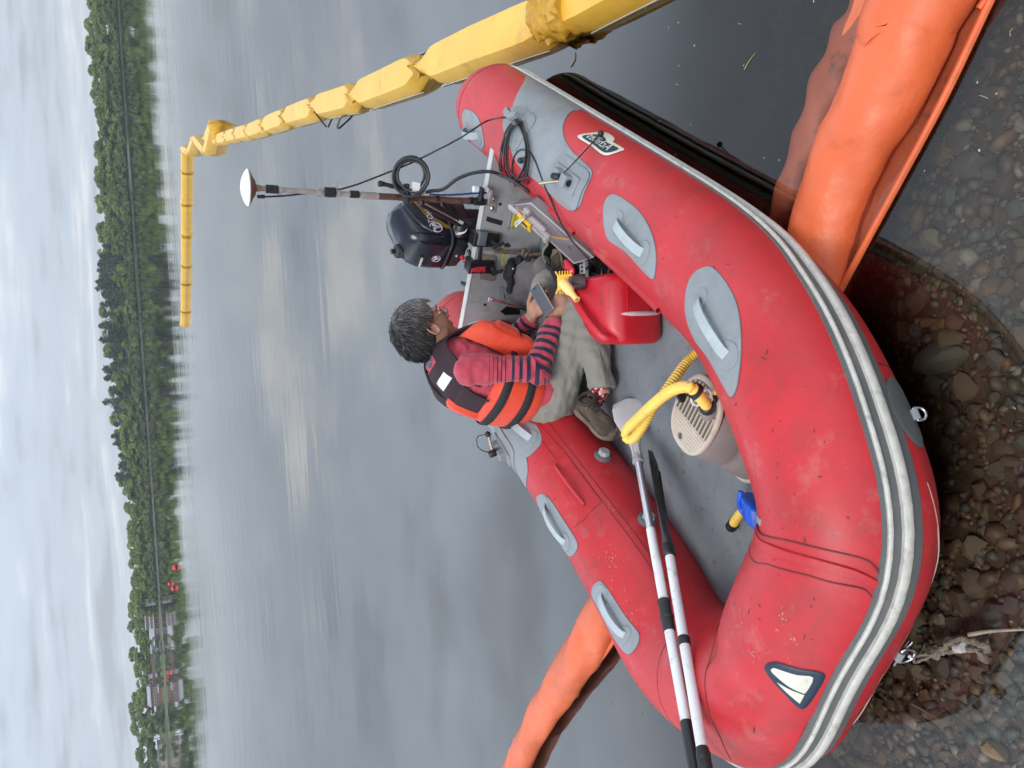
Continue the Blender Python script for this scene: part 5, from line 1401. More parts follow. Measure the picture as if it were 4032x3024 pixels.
# ---- yellow hose with corrugations
def corrugated(path, r, pitch=.0125, amp=.13, seg=14):
    Q = catmull(path, 40); L_ = np.r_[0, np.cumsum(np.linalg.norm(np.diff(Q, axis=0), axis=1))]; n = int(L_[-1] / (pitch / 7.3)); t = np.linspace(0, L_[-1], n)
    P_ = np.stack([np.interp(t, L_, Q[:, i]) for i in range(3)], 1); rr = r * (1 + amp * np.sin(2 * pi * t / pitch))
    return MB().tube(P_, rr, seg)
hs = thing('pump_hose', 'yellow corrugated hose looping from the foot pump to under the port tube', 'hose', noW)
p1 = noW + dn * .02
hp = [p1, noW + dn * .075, LW(2718, 1527, .46), LW(2650, 1535, .455), LW(2580, 1585, .41), LW(2510, 1650, .36), LW(2470, 1690, .335), LW(2466, 1722, .325), LW(2492, 1728, .325), LW(2530, 1680, .325), LW(2570, 1610, .31), LW(2610, 1555, .28), LW(2660, 1485, .22), LW(2715, 1415, .15), LW(2790, 1350, .12)]
ob('hose', corrugated(hp, .0175), M_YHOSE, hs)
ob('clip_ring', MB().lathe([(.019, -.012), (.027, -.010), (.027, .012), (.019, .014)], LW(2738, 1540, .435), unit(LW(2700, 1527, .45) - LW(2760, 1565, .40)), 24), M_BLACK, hs)
ob('clip_ring', MB().lathe([(.015, 0), (.022, .002), (.022, .010), (.017, .014)], LW(2690, 1560, .37), unit(Rl((-.6, -.4, .2))), 16), M_BLACK, hs)
wt_ = catmull([LW(2722, 1565, .37), LW(2728, 1590, .35), LW(2752, 1596, .35), LW(2775, 1590, .36), LW(2790, 1560, .37), LW(2800, 1580, .35)], 8)
ob('cable_tie', MB().tube(wt_, .004, 6), M_WHITE, hs)
ob('cable_tie', MB().tube(catmull([LW(2770, 1548, .37), LW(2790, 1535, .37), LW(2800, 1560, .36), LW(2806, 1580, .34)], 6), .004, 6), M_WHITE, hs)
pl_ = thing('hose_plug', 'black plug and yellow tag on the pump tread beside the tube', 'plug', LW(2818, 1572, .33))
ob('plug', MB().lathe([(.010, 0), (.014, .004), (.014, .012), (.006, .016)], LW(2818, 1572, .33), UPZ, 14), M_BLACK, pl_)
ob('tag_strip', MB().box(LW(2808, 1548, .34), (.012, .03, .006)), M_YHOSE, pl_, smooth=False)
# ---- blue pump with yellow hose end under the bow tube
bp = thing('blue_hand_pump', 'blue plastic pump with a short yellow hose end, half hidden under the bow tube', 'pump', LW(2960, 1990, .08))
mb = MB(); rg = []
cA, cB = Lc(2935, 1930, .13), Lc(2945, 2025, .12)
for q, k in ((0, .7), (.1, 1), (.5, 1.05), (.9, 1), (1, .75)):
    c = cA + (cB - cA) * q; rg.append([W(*(c + np.array([.055 * k * cos(a) + .05, 0, .045 * k * sin(a)]))) for a in np.linspace(0, 2 * pi, 13)[:-1]])
ob('pump_body', MB().loft(rg), M_BLUE, bp, smooth=False, bevel=.006)
ob('pump_frame', MB().tube(catmull([LW(2918, 1935, .14), LW(2912, 1968, .14), LW(2915, 2000, .13), LW(2935, 2030, .12)], 6), .010, 10), M_BLUE, bp)
h0, h1_ = LW(2925, 2010, .10), LW(2888, 2062, .085)
ob('hose_end', corrugated([h0, (h0 + h1_) / 2 + [0, 0, .004], h1_], .0165, .012, .06), mat('yellow_hose', (1, 1, 1)), bp)
ob('hose_cap', MB().lathe([(.018, 0), (.021, .002), (.021, .020), (.0215, .023), (.019, .03), (.005, .03)], h1_, unit(h1_ - h0), 20), M_BLACK, bp)

# ---- fuel can
F0 = np.array(Lz(2618, 1352, .06)); ex_ = unit(np.array([-.50, .866, 0])); ey_ = np.array([-.866, -.50, 0])
LXc, LYc = .295, .22; cc = F0 + ex_ * LXc / 2 + ey_ * LYc / 2
fc = thing('fuel_can', 'red plastic fuel can with a yellow pouring spout and a pale level strip', 'fuel can', W(*cc))
def rrect(c, lx, ly, r, z, n=5):
    out = []
    for sx_, sy_, a0 in ((1, 1, 0), (-1, 1, 90), (-1, -1, 180), (1, -1, 270)):
        for k in range(n):
            a = radians(a0 + 90 * k / (n - 1)); out.append(W(*(c + ex_ * (sx_ * (lx / 2 - r) + r * cos(a)) + ey_ * (sy_ * (ly / 2 - r) + r * sin(a)) + np.array([0, 0, z]))))
    return out
c0 = np.array([cc[0], cc[1], 0])
def rrectk(c, lx, ly, r, z): return rrect(c, lx, ly, r, .06 + (z - .06) * 1.04)
Sp = np.array(Lz(2272, 1116, .33)); Sp = np.array([Sp[0], Sp[1], 0]); sh = lambda q: c0 + (Sp - c0) * q
rg = [rrectk(c0, LXc * .86, LYc * .84, .03, .066), rrectk(c0, LXc * .97, LYc * .96, .035, .080), rrectk(c0, LXc, LYc, .03, .100), rrectk(c0, LXc, LYc, .03, .18), rrectk(c0, LXc * .99, LYc * .985, .032, .232), rrectk(sh(.03), LXc * .95, LYc * .94, .036, .258), rrectk(sh(.12), LXc * .84, LYc * .80, .04, .288), rrectk(sh(.25), LXc * .68, LYc * .66, .04, .310), rrectk(sh(.44), LXc * .50, LYc * .50, .038, .325), rrectk(sh(.68), LXc * .34, LYc * .38, .034, .337), rrectk(sh(.86), LXc * .25, LYc * .30, .028, .343)]
ob('can_body', MB().loft(rg), M_CAN, fc)
hb = [c0 - ex_ * .122 - ey_ * .070 + UPZ * .262, c0 - ex_ * .112 - ey_ * .055 + UPZ * .318, sh(.22) - ex_ * .080 - ey_ * .035 + UPZ * .352, sh(.5) - ex_ * .050 - ey_ * .02 + UPZ * .368, sh(.78) - ex_ * .02 + UPZ * .368, sh(.95) + UPZ * .355]
ob('can_handle', MB().tube([W(*p) for p in catmull(hb, 7)], .0165, 14), M_CAN, fc)
ob('pressed_panel', MB().loft([rrectk(c0 - ey_ * (LYc / 2 - .002) + ex_ * .03, .13, .012, .005, .13), rrectk(c0 - ey_ * (LYc / 2 - .002) + ex_ * .03, .12, .012, .005, .235)]), M_CAN, fc)
st0 = c0 - ey_ * (LYc / 2 + .0030) - ex_ * (LXc / 2 - .125)
ob('level_strip', MB().tube([W(*(st0 + UPZ * z + ey_ * k)) for z, k in ((.082, .006), (.10, .002), (.15, .0), (.20, .0), (.235, .004), (.262, .016))], [.004, .009, .0105, .0105, .009, .004], 12), mat('milky_strip', (.62, .46, .47), .4, .1, 12), fc)
lab = c0 - ey_ * (LYc / 2 + .0012) + ex_ * .06
ob('worn_label', MB().prism([(-.022, -.03), (.018, -.027), (.024, .02), (.0, .028), (-.012, .02), (-.02, .024), (-.016, .0)], .001, W(*(lab + UPZ * .165)), Rl(ex_), UPZ), mat('worn_paper', (.52, .42, .42), .7, .3, 40), fc, smooth=False)
def can_text(body, size, off, z, tilt):
    z = .06 + (z - .06) * 1.04 + .001
    mb = MB(); n_ = Rl(-ey_) * cos(tilt) + UPZ * sin(tilt); eyv = unit(UPZ * cos(tilt) - Rl(-ey_) * sin(tilt)); 
    text_plane(mb, body, size, W(*(c0 + off + UPZ * z)), Rl(ex_), eyv, .0); ob('lettering', mb, mat('relief_shade_red', (.33, .01, .018), .4), fc, smooth=False)  # flat letters, the darker red paints the shade of raised lettering
can_text('DANGER!', .024, (Sp - c0) * .14 - ey_ * (LYc * .42) + ex_ * .03, .284, .62)
can_text('PELIGRO!', .024, (Sp - c0) * .24 - ey_ * (LYc * .34) + ex_ * .03, .310, .8)
sb = LW(2270, 1110, .372); sm = LW(2213, 1112, .425)
da = unit(sm - sb)
ob('spout_collar', MB().lathe([(.033, -.035), (.034, -.01), (.030, .0), (.029, .02), (.025, .024)], sb, da, 26), mat('dark_maroon', (.05, .02, .022), .4), fc)
ob('spout_ring', MB().lathe([(.028, .018), (.031, .022), (.031, .030), (.026, .034)], sb, da, 26), M_GREYD, fc)
M_YP = mat('yellow_spout', (.82, .50, .02), .35, .06, 20, dirt=(.3, .3, .25), dirt_amt=.4, ds=30)
s1 = unit(np.cross(da, pray(2212, 1112))); s2 = np.cross(da, s1)
mb = MB(); mb.box(sm - da * .012, (.070, .040, .062), np.stack([s1, s2, da], 1), .9)
ob('spout_head', mb, M_YP, fc, smooth=False, bevel=.006)
for k in range(5):
    for sgn in (-1, 1): ob('spout_fin', MB().box(sm - da * (.034 - .011 * k) + s1 * .038 * sgn, (.016, .042, .004), np.stack([s1, s2, da], 1)), M_YP, fc, smooth=False)
for sgn in (-1, 1): ob('spout_wing', MB().box(sm + da * .018 + s1 * .03 * sgn, (.036, .016, .006), np.stack([unit(s1 + da * .5 * sgn), s2, unit(da - s1 * .5 * sgn)], 1)), M_YP, fc, smooth=False, bevel=.002)
ntip = LW(2272, 1180, .43); nb = LW(2222, 1120, .44); dn2 = unit(ntip - nb); nl = np.linalg.norm(ntip - nb)
ob('nozzle', MB().lathe([(.021, -.012), (.0215, .0), (.020, nl * .45), (.0125, nl * .62), (.0115, nl * .92), (.0135, nl * .96), (.0135, nl), (.008, nl)], nb, dn2, 24), mat('pale_yellow_nozzle', (.85, .62, .22), .35, .06, 14), fc)
ob('nozzle_hole', MB().lathe([(.0075, nl + .0), (.0075, nl + .0008)], nb, dn2, 14), mat('spout_hole', (.5, .3, .04), .5), fc)

# ---- clear equipment case leaning on the port tube
q_ = [Lc(2018, 808, .40), Lc(2090, 800, .44), Lc(2336, 1012, .27), Lc(2262, 1036, .20)]
qc = sum(q_) / 4; u1 = unit(q_[3] - q_[0]); nrm_ = unit(np.cross(q_[3] - q_[0], q_[1] - q_[0])); nrm_ = nrm_ if nrm_[2] > 0 else -nrm_
M_CLEAR = mat('clear_lid', (.36, .31, .33), .08, .05, 10, spec=.7, alpha=.30)
M_TRAY = mat('grey_case', (.15, .13, .135), .4, .08, 9)
kc = thing('instrument_case', 'flat clear-lidded grey case with yellow latch, leaning on the port tube by the transom', 'case', W(*qc))
def slab(pts, up_, down): return MB().add([W(*(p + nrm_ * up_)) for p in pts] + [W(*(p - nrm_ * down)) for p in pts], [(0, 1, 2, 3), (7, 6, 5, 4), (0, 4, 5, 1), (1, 5, 6, 2), (2, 6, 7, 3), (3, 7, 4, 0)])
ob('tray', slab(q_, 0, .045), M_TRAY, kc, smooth=False, bevel=.004)
def bil(u_, v_): return (q_[0] * (1 - u_) + q_[3] * u_) * (1 - v_) + (q_[1] * (1 - u_) + q_[2] * u_) * v_
lid = [bil(.02, .06), bil(.02, .94), bil(.97, .94), bil(.97, .06)]
ob('rim', MB().tube([W(*p) for p in (q_[0], q_[1], q_[2], q_[3])], .005, 8, closed=True), M_GREYL, kc)
ob('lid', slab([bil(0, .32), bil(0, .98), bil(.72, .98), bil(.60, .30)], .020, -.001), M_CLEAR, kc, smooth=False, bevel=.004)
ob('seal', MB().tube([W(*(bil(a, b) + nrm_ * .004)) for a, b in ((.02, .16), (.30, .22), (.52, .26), (.60, .5), (.66, .95))], .0045, 8), mat('orange_seal', (.75, .33, .02), .4), kc)
def case_box(name, u_, v_, su, sv, h, m, base=.0, bev=.002):
    c = bil(u_, v_) + nrm_ * (base + h / 2); x_ = unit(q_[3] - q_[0]); y_ = np.cross(nrm_, x_)
    return ob(name, MB().box(W(*c), (su, sv, h), np.stack([Rl(x_), Rl(y_), Rl(nrm_)], 1)), m, kc, smooth=False, bevel=bev)
lt = case_box('latch', .24, .16, .080, .080, .014, mat('yellow_latch', (.80, .48, .02), .4), .024, .003)
case_box('latch_print', .24, .16, .044, .030, .0015, mat('latch_black', (.02, .02, .02), .4), .0385, 0)
for k in range(3): case_box('latch_stripe', .24 + .0, .05 + .035 * k, .046, .004, .0012, mat('yellow_latch', (1, 1, 1)), .0405, 0)
M_CLIP = mat('clear_clip', (.62, .56, .58), .15, .05, 12, spec=.7, alpha=.55)
for u_, v_, a, b in ((.02, .12, .045, .03), (.10, .18, .05, .02), (.40, .18, .05, .024), (.50, .20, .05, .03), (.56, .12, .03, .04), (.12, .5, .02, .05), (.30, .45, .09, .012), (.30, .6, .09, .008), (.42, .42, .05, .014), (.08, .75, .03, .03), (.5, .42, .03, .03)):
    case_box('clip', u_, v_, a, b, .016, M_CLIP, .014)
for k in range(7): case_box('hinge_tooth', .34 + .02 * k, .33, .004, .03, .012, M_CLIP, .018, 0)
tri = bil(.80, .45)
case_box('warning_mark', .78, .5, .018, .018, .0008, mat('dark_red_mark', (.2, .03, .04), .5), .0005, 0)
sl_ = LW(2045, 870, .38)
ob('hand_strap', MB().tube(catmull([LW(2062, 862, .45), LW(2042, 880, .42), LW(2032, 890, .41), LW(2030, 878, .42), LW(2052, 864, .44)], 6), .005, 8, flat=.4), mat('white_green_strap', (.55, .58, .5), .6, .3, 60), kc)

# ---- equipment crate with cables, straps, mouse and hub between case and person
ec = thing('cable_crate', 'black open crate full of tangled cables and straps behind the fuel can', 'crate', W(.50, .20, .06))
def crate_pt(x, y, z): return W(x, y, z)
lbm = MB()
for (x0, x1, y0, y1) in ((.22, .235, .10, .46), (.80, .815, .10, .46), (.22, .815, .10, .112), (.22, .815, .448, .46)): lbox(lbm, x0, x1, y0, y1, .062, .135)
lbox(lbm, .22, .815, .10, .46, .060, .068)
ob('crate_shell', lbm, M_BLACK, ec, smooth=False)
r_ = random.Random(8)
for k in range(16):
    a0 = (r_.uniform(.28, .75), r_.uniform(.16, .42)); pts = []
    for j in range(6): pts.append(W(min(max(a0[0] + r_.uniform(-.11, .11), .25), .79), min(max(a0[1] + r_.uniform(-.1, .1), .13), .44), r_.uniform(.08, .17)))
    ob('cable', MB().tube(catmull(pts, 6), r_.choice([.0035, .0045, .0055]), 7), M_CABLE, ec)
hub = thing('usb_hub', 'small grey hub with cables behind the fuel can cap', 'hub', LW(2300, 1060, .16))
ob('hub_body', MB().box(LW(2300, 1060, .15), (.075, .045, .022), np.stack([Rl(ex_), Rl(-ey_), UPZ], 1)), M_GREYL, hub, smooth=False, bevel=.003)
for k in range(4): ob('port', MB().box(LW(2300, 1060, .15) + Rl(ex_) * (-.027 + .018 * k) + UPZ * .0115, (.012, .02, .001), np.stack([Rl(ex_), Rl(-ey_), UPZ], 1)), M_BLACK, hub, smooth=False)
M_RP = mat('red_gloss', (.62, .02, .05), .25, .05, 10, spec=.7)
ms = thing('computer_mouse', 'glossy red wireless mouse lying among the cables', 'mouse', LW(2240, 1052, .165))
pm_ = LW(2240, 1052, .165); mx_ = unit(LW(2262, 1080, .15) - LW(2220, 1030, .16)); my_ = unit(np.cross(UPZ, mx_)); 
ob('shell', MB().ell(pm_, (.050, .031, .020), np.stack([mx_, my_, np.cross(mx_, my_)], 1), 20, 12), M_RP, ms)
ob('button_seam', MB().tube([pm_ - mx_ * .045 + UPZ * .011, pm_ - mx_ * .02 + UPZ * .020, pm_ - mx_ * .005 + UPZ * .0205], .0012, 5), M_BLACK, ms)
ob('scroll_wheel', MB().lathe([(.006, -.003), (.006, .003)], pm_ - mx_ * .028 + UPZ * .014, my_, 12), M_BLACK, ms)
M_STW = mat('striped_strap', (.50, .55, .42), .6, .5, 70, col2=(.12, .16, .06))
for k, (nm, lb_, pts) in enumerate((('striped_strap', 'white and green striped strap running from under the case to the bag', [(2158, 960, .24), (2140, 985, .22), (2138, 1010, .20), (2150, 1040, .18), (2160, 1062, .16)]),
        ('striped_strap', 'white and green striped strap curled below the red mouse', [(2205, 1055, .15), (2208, 1078, .16), (2235, 1094, .16), (2262, 1090, .16), (2280, 1080, .14)]))):
    P_ = catmull([LW(*p) for p in pts], 7); s_o = ob(nm, MB().ribbon(P_, np.array(pray(2200, 1050)) * 0 + Rl((1, .4, .2)), .014, .003), M_STW, origin=P_[0]); tag(s_o, lb_, 'strap')
bs = ob('ribbed_strap', MB().ribbon(catmull([LW(2150, 1040, .20), LW(2165, 1060, .21), LW(2185, 1085, .24), LW(2195, 1100, .28)], 7), Rl((1, .4, .2)), .022, .006), M_BLACKR, origin=LW(2165, 1060, .21)); tag(bs, 'black ribbed strap between the grey bag and the yellow spout', 'strap')
kb = thing('handheld_unit', 'dark handheld unit half covered behind the fuel can spout', 'device', LW(2250, 1150, .3))
ob('unit_case', MB().box(LW(2232, 1215, .17), (.11, .06, .03), np.stack([Rl(ex_), Rl(-ey_), UPZ], 1)), M_BLACK, kb, smooth=False, bevel=.005)

# ---- grey bag by the transom
bg = thing('grey_bag', 'soft grey cloth bag with a black flap, lying against the transom', 'bag', LW(2070, 1110, .1))
mb = MB()
for (px_, py_, z, rr) in ((2040, 1080, .17, .085), (2085, 1080, .15, .09), (2120, 1100, .13, .085), (2060, 1130, .16, .085), (2030, 1160, .18, .065), (2100, 1150, .12, .08), (2140, 1050, .13, .06), (2020, 1110, .2, .06)):
    mb.ell(LW(px_, py_, z), (rr, rr * .95, rr * .8), None, 16, 10)
me = fuse(mb, .012, 6); C = coords(me); C += np.array([[0, 0, 1]]) * np.array([[.011 * pnoise(Vector(c * 9)) + .005 * pnoise(Vector(c * 26))] for c in C]) + .008 * np.array([pnoise(Vector(c * 12 + np.array([4, 2, 0]))) for c in C])[:, None]; set_coords(me, C)
ob('bag_cloth', me, mat('grey_cloth', (.125, .11, .115), .85, .12, 14, .4, 160, sheen=.3), bg)
mb = MB()
for (px_, py_, z, rr) in ((2010, 1060, .235, .040), (2000, 1085, .235, .036), (2008, 1110, .24, .030), (2006, 1140, .235, .026), (1996, 1168, .22, .022), (2012, 1035, .21, .030), (2045, 1025, .19, .028), (2080, 1030, .17, .024)): mb.ell(LW(px_, py_, z), (rr, rr, rr * .7), None, 14, 9)
me = fuse(mb, .007, 5); C = coords(me); C += np.array([[0, 0, 1]]) * np.array([[.006 * pnoise(Vector(c * 18)) + .003 * pnoise(Vector(c * 50))] for c in C]); set_coords(me, C)
ob('bag_flap', me, mat('black_cloth', (.014, .014, .017), .8, .3, 20, .3, 160), bg)
ob('snap', MB().ell(LW(2021, 1058, .275), (.006, .006, .006)), M_STEEL, bg)
# ---- wrench and pliers standing by the transom
wr = thing('adjustable_wrench', 'steel pliers with black grips propped against the transom', 'wrench', LW(2060, 1212, .14))
a_, b_ = LW(1935, 1180, .36), LW(2045, 1208, .22); dw = unit(b_ - a_)
ob('jaw', MB().box(a_, (.034, .016, .030), np.stack([unit(np.cross(dw, UPZ)), np.cross(dw, np.cross(dw, UPZ)), dw], 1), .8), M_STEEL, wr, smooth=False, bevel=.003)
ob('shank', MB().tube([a_, (a_ + b_) / 2, b_], [.010, .008, .010], 12, flat=.6), M_STEEL, wr)
ob('shank', MB().tube([a_ + Rl((.012, .01, 0)), b_ + Rl((.022, .01, 0))], .007, 10, flat=.6), M_STEEL, wr)
ob('grip', MB().tube([b_, b_ + dw * .05, b_ + dw * .10], [.011, .013, .010], 12), M_BLACK, wr)
ob('grip', MB().tube([b_ + Rl((.022, .01, 0)), b_ + dw * .05 + Rl((.036, .012, 0)), b_ + dw * .10 + Rl((.04, .012, 0))], [.009, .011, .009], 12), M_BLACK, wr)
ob('blade_cover', MB().prism([(-.02, -.06), (.015, -.05), (.03, .03), (.0, .06), (-.02, .03)], .006, LW(2010, 1225, .22), Rl((0, 1, 0)), UPZ), M_BLACK, wr, smooth=False)

# ---- rope from the motor clamp down to the floor
mrp = thing('motor_rope', 'thick tan knotted rope hanging from the motor clamp down the transom', 'rope', W(.04, .07, .25))
pts = [Lx(1945, 990, .05), Lx(1985, 993, .05), Lx(2030, 996, .055), Lx(2065, 1000, .07), Lx(2090, 1002, .09), Lx(2140, 1000, .13)]
def twisted(parent, pts, r, name='strand'):
    Q = catmull([W(*p) for p in pts], 12); n = len(Q)
    for k in range(3):
        P_ = []
        for i in range(n):
            t = unit(Q[min(i + 1, n - 1)] - Q[max(i - 1, 0)]); u_ = unit(np.cross(t, (.3, 1, .1))); v_ = np.cross(t, u_); a = i * .75 + k * 2 * pi / 3
            P_.append(Q[i] + (u_ * cos(a) + v_ * sin(a)) * r * .55)
        ob(name, MB().tube(P_, r * .62, 7), M_TROPE, parent)
M_TROPE = mat('tan_rope', (.17, .13, .095), .9, .3, 60, .6, 160)
twisted(mrp, pts, .0085)
kk = Lx(2072, 1000, .08)
ob('knot', MB().tube(catmull([W(kk[0] + .012 * cos(a), kk[1] + .022 * cos(a * 2 + 1), kk[2] + .02 * sin(a)) for a in np.linspace(0, 6.2, 9)], 5, closed=True), .0095, 8, closed=True), M_TROPE, mrp)

# ================================================================== OUTBOARD MOTOR
mo = thing('outboard_motor', 'dark navy outboard motor with a black fuel cap, clamped on the transom', 'motor', W(-.1, .05, .40))
M_COWL = mat('navy_gloss', (.006, .009, .018), .20, .15, 6, spec=.45, coat=.12)
M_DEC = mat('pale_decal', (.55, .56, .60), .4, .05, 20)
MC = np.array([-.235, .022, 0]); ma = radians(-24)
mex = np.array([cos(ma), sin(ma), 0]); mey = np.array([-sin(ma), cos(ma), 0])
def mp_(x, y, z):
    z = .475 + (z - .475) * .87 if z > .475 else z
    return W(*(MC + mex * x + mey * y + np.array([0, 0, z])))
def mring(lx0, lx1, wy_, r, z, z2=None, n=7):
    "rounded rectangle, front at lx1, back at lx0; z at the back, z2 at the front"
    out = []; z2 = z if z2 is None else z2
    for sx_, sy_, a0 in ((1, 1, 0), (-1, 1, 90), (-1, -1, 180), (1, -1, 270)):
        for k in range(n):
            a = radians(a0 + 90 * k / (n - 1)); xx = (lx0 + lx1) / 2 + sx_ * ((lx1 - lx0) / 2 - r) + r * cos(a); yy = sy_ * (wy_ / 2 - r) + r * sin(a)
            zz = z + (z2 - z) * (xx - lx0) / (lx1 - lx0); out.append(mp_(xx, yy, zz))
    return out
rg = [mring(-.165, .125, .235, .05, .475), mring(-.172, .133, .245, .05, .49), mring(-.175, .137, .255, .055, .54), mring(-.175, .137, .258, .06, .62, .60), mring(-.170, .130, .252, .06, .70, .68), mring(-.160, .115, .232, .06, .755, .725), mring(-.142, .095, .195, .06, .795, .755), mring(-.13, .075, .14, .05, .818, .778), mring(-.08, .03, .06, .028, .825, .79)]
ob('cowling', MB().loft(rg), M_COWL, mo)
ob('cowl_seam', MB().loft([mring(-.178, .140, .260, .055, .500), mring(-.181, .143, .266, .055, .507), mring(-.178, .140, .260, .055, .514)]), M_BLACKR, mo)
ob('lower_cowl', MB().loft([mring(-.14, .11, .17, .05, .40), mring(-.17, .135, .22, .05, .43), mring(-.168, .130, .238, .05, .476)]), mat('satin_black', (.016, .016, .019), .35, .2, 12), mo)
ob('top_scoop', MB().tube(catmull([mp_(-.19, .08, .70), mp_(-.13, .11, .745), mp_(-.06, .12, .735), mp_(.03, .128, .69), mp_(.08, .13, .63)], 7), [.012] * 10 + [.016] * 9 + [.012] * 10, 10), M_COWL, mo)
capb = mp_(.055, -.055, .752)
ob('fuel_cap', MB().lathe([(.040, 0), (.041, .004), (.036, .006), (.036, .040), (.033, .044), (.012, .046)], capb, unit(UPZ + Rl((.12, 0, 0))), 28), M_BLACKR, mo)
ob('vent_screw', MB().lathe([(.011, .044), (.011, .056), (.014, .058), (.014, .068), (.004, .070)], capb, unit(UPZ + Rl((.12, 0, 0))), 14), M_BLACK, mo)
ob('pull_handle_slot', MB().box(mp_(.126, -.045, .668), (.02, .085, .026), np.stack([Rl(mex), Rl(mey), UPZ], 1)), M_BLACK, mo, smooth=False, bevel=.004)
ob('pull_handle', MB().box(mp_(.135, -.048, .665), (.016, .070, .012), np.stack([Rl(mex), Rl(mey), UPZ], 1)), mat('ivory_handle', (.5, .5, .47), .4), mo, smooth=False, bevel=.003)
def emblem(o_, ex, ey, r, par):
    mb = MB(); ez = np.cross(ex, ey)
    ringp = [o_ + ex * cos(a) * r + ey * sin(a) * r for a in np.linspace(0, 2 * pi, 33)[:-1]]
    mb.tube(ringp, r * .09, 6, closed=True)
    for poly in ([(-.75, .55), (-.75, .15), (-.30, .15), (.0, -.85), (.18, -.85), (-.02, -.05), (-.1, .55)], [(.95, .62), (.2, .62), (.08, .1), (.3, -.75), (.42, -.1), (.95, .1)]):
        mb.prism([(x * r, y * r) for x, y in poly], .0012, o_, ex, ey, back=.004)
    return ob('emblem', mb, M_DEC, par, smooth=False)
emblem(mp_(.1375, -.02, .575), Rl(mey), UPZ, .022, mo)
emblem(mp_(.055, .130, .600), -Rl(mex), UPZ, .032, mo)
mb = MB(); text_plane(mb, 'TOHATSU', .048, mp_(-.075, .1302, .618), -Rl(mex), UPZ, .0012, .95); ob('lettering', mb, M_DEC, mo, smooth=False)
for k in range(3): ob('side_stripe', MB().ribbon([mp_(-.15 + .01 * k, .127, .71 - .010 * k), mp_(-.10, .1300, .675 - .012 * k), mp_(-.02, .1302, .64 - .016 * k), mp_(.06, .130, .53 - .016 * k)], UPZ, .0045, .0012), mat('gold_stripe', (.30, .19, .03), .4, .1, 20), mo)
# tiller folded up on the port side
t0, t1 = Lx(1832, 884, -.04), Lx(1672, 800, -.02)
ta, tb = W(*t0), W(*t1); td = unit(tb - ta)
ts1 = unit(np.cross(td, pray(1750, 840)))
tl = ob('tiller_arm', MB().box((ta + tb) / 2, (.050, .034, np.linalg.norm(tb - ta) + .06), np.stack([ts1, np.cross(td, ts1), td], 1)), mat('satin_black', (.016, .016, .019)), mo, smooth=False, bevel=.010)
ob('tiller_rail', MB().tube([ta + td * .05 - np.array(pray(1750, 840)) * .020, tb + td * .0 - np.array(pray(1750, 840)) * .020], .0055, 8), M_STEEL, tl)
ob('tiller_tag', MB().box(ta + td * .03 - np.array(pray(1750, 840)) * .022, (.016, .004, .028), np.stack([ts1, np.cross(td, ts1), td], 1)), M_TRIM, tl, smooth=False)
ob('tiller_knob', MB().ell(tb + td * .035, (.020, .020, .016)), M_BLACKR, tl)
ob('pivot', MB().lathe([(.030, -.03), (.034, -.02), (.034, .02), (.030, .03)], W(*Lx(1815, 905, -.03)), Rl((0, 1, .1)), 20), M_BLACK, mo)
ob('pivot_ring', MB().lathe([(.0355, -.004), (.0355, .004)], W(*Lx(1812, 902, -.02)), unit(Rl((.3, .6, .3))), 22), M_STEEL, mo)
# engine underside, bracket, swivel and clamps
mb = MB()
for (x, y, z, a, b, c) in ((-.10, 0, .385, .20, .12, .09), (-.02, .03, .36, .10, .10, .10), (.03, -.04, .395, .09, .12, .05), (-.20, 0, .38, .1, .08, .1)): mb.box(mp_(x, y, z), (a, b, c), np.stack([Rl(mex), Rl(mey), UPZ], 1), .85)
ob('bracket', mb, mat('satin_black', (.016, .016, .019)), mo, smooth=False, bevel=.008)
ob('swivel', MB().lathe([(.028, -.46), (.030, -.3), (.032, 0), (.028, .02)], mp_(-.12, 0, .40), UPZ, 18), M_BLACK, mo)
ob('leg', MB().loft([mring(-.20, -.05, .07, .03, .40), mring(-.20, -.05, .065, .03, .1), mring(-.21, -.06, .06, .028, -.25)]), M_BLACK, mo)
ob('anti_splash_plate', MB().loft([mring(-.30, .0, .16, .05, -.20), mring(-.30, .0, .16, .05, -.192)]), M_BLACK, mo)
for k in range(3):
    a = 2 * pi * k / 3; c = mp_(-.33, 0, -.33); v = Rl(mey) * cos(a) + UPZ * sin(a); w_ = np.cross(v, Rl(mex))
    ob('propeller_blade', MB().prism([(-.03, .01), (.03, .01), (.045, .07), (.0, .095), (-.04, .06)], .004, c, unit(w_ + Rl(mex) * .5), v), M_BLACK, mo, smooth=False)
ob('gearcase', MB().lathe([(.01, -.12), (.035, -.05), (.04, .05), (.03, .14), (.012, .2)], mp_(-.2, 0, -.33), Rl(-mex), 16), M_BLACK, mo)
# clamp plates and screws over the pads
for (a, b) in ((1925, 945), (1922, 1050)):
    l = Lx(a, b, .03); mb = MB(); lbox(mb, -.03, .045, l[1] - .035, l[1] + .035, .30, .44); cl = ob('clamp', mb, M_BLACK, mo, smooth=False, bevel=.006)
    ob('clamp_screw', MB().lathe([(.010, 0), (.010, .045), (.014, .047), (.014, .055)], W(.045, l[1], l[2] - .015), Rl((1, 0, 0)), 14), M_BLACKR, cl)
    ob('clamp_handle', MB().box(W(.098, l[1], l[2] - .025), (.010, .018, .070), np.stack([Rl((1, 0, 0)), unit(Rl((0, 1, .5))), unit(Rl((0, -.5, 1)))], 1)), M_BLACKR, cl, smooth=False, bevel=.004)
ob('cross_bar', MB().tube([W(*Lx(1895, 930, .02)), W(*Lx(1885, 1055, .02))], .010, 12), M_STEEL if False else mat('satin_black', (.016, .016, .019)), mo)
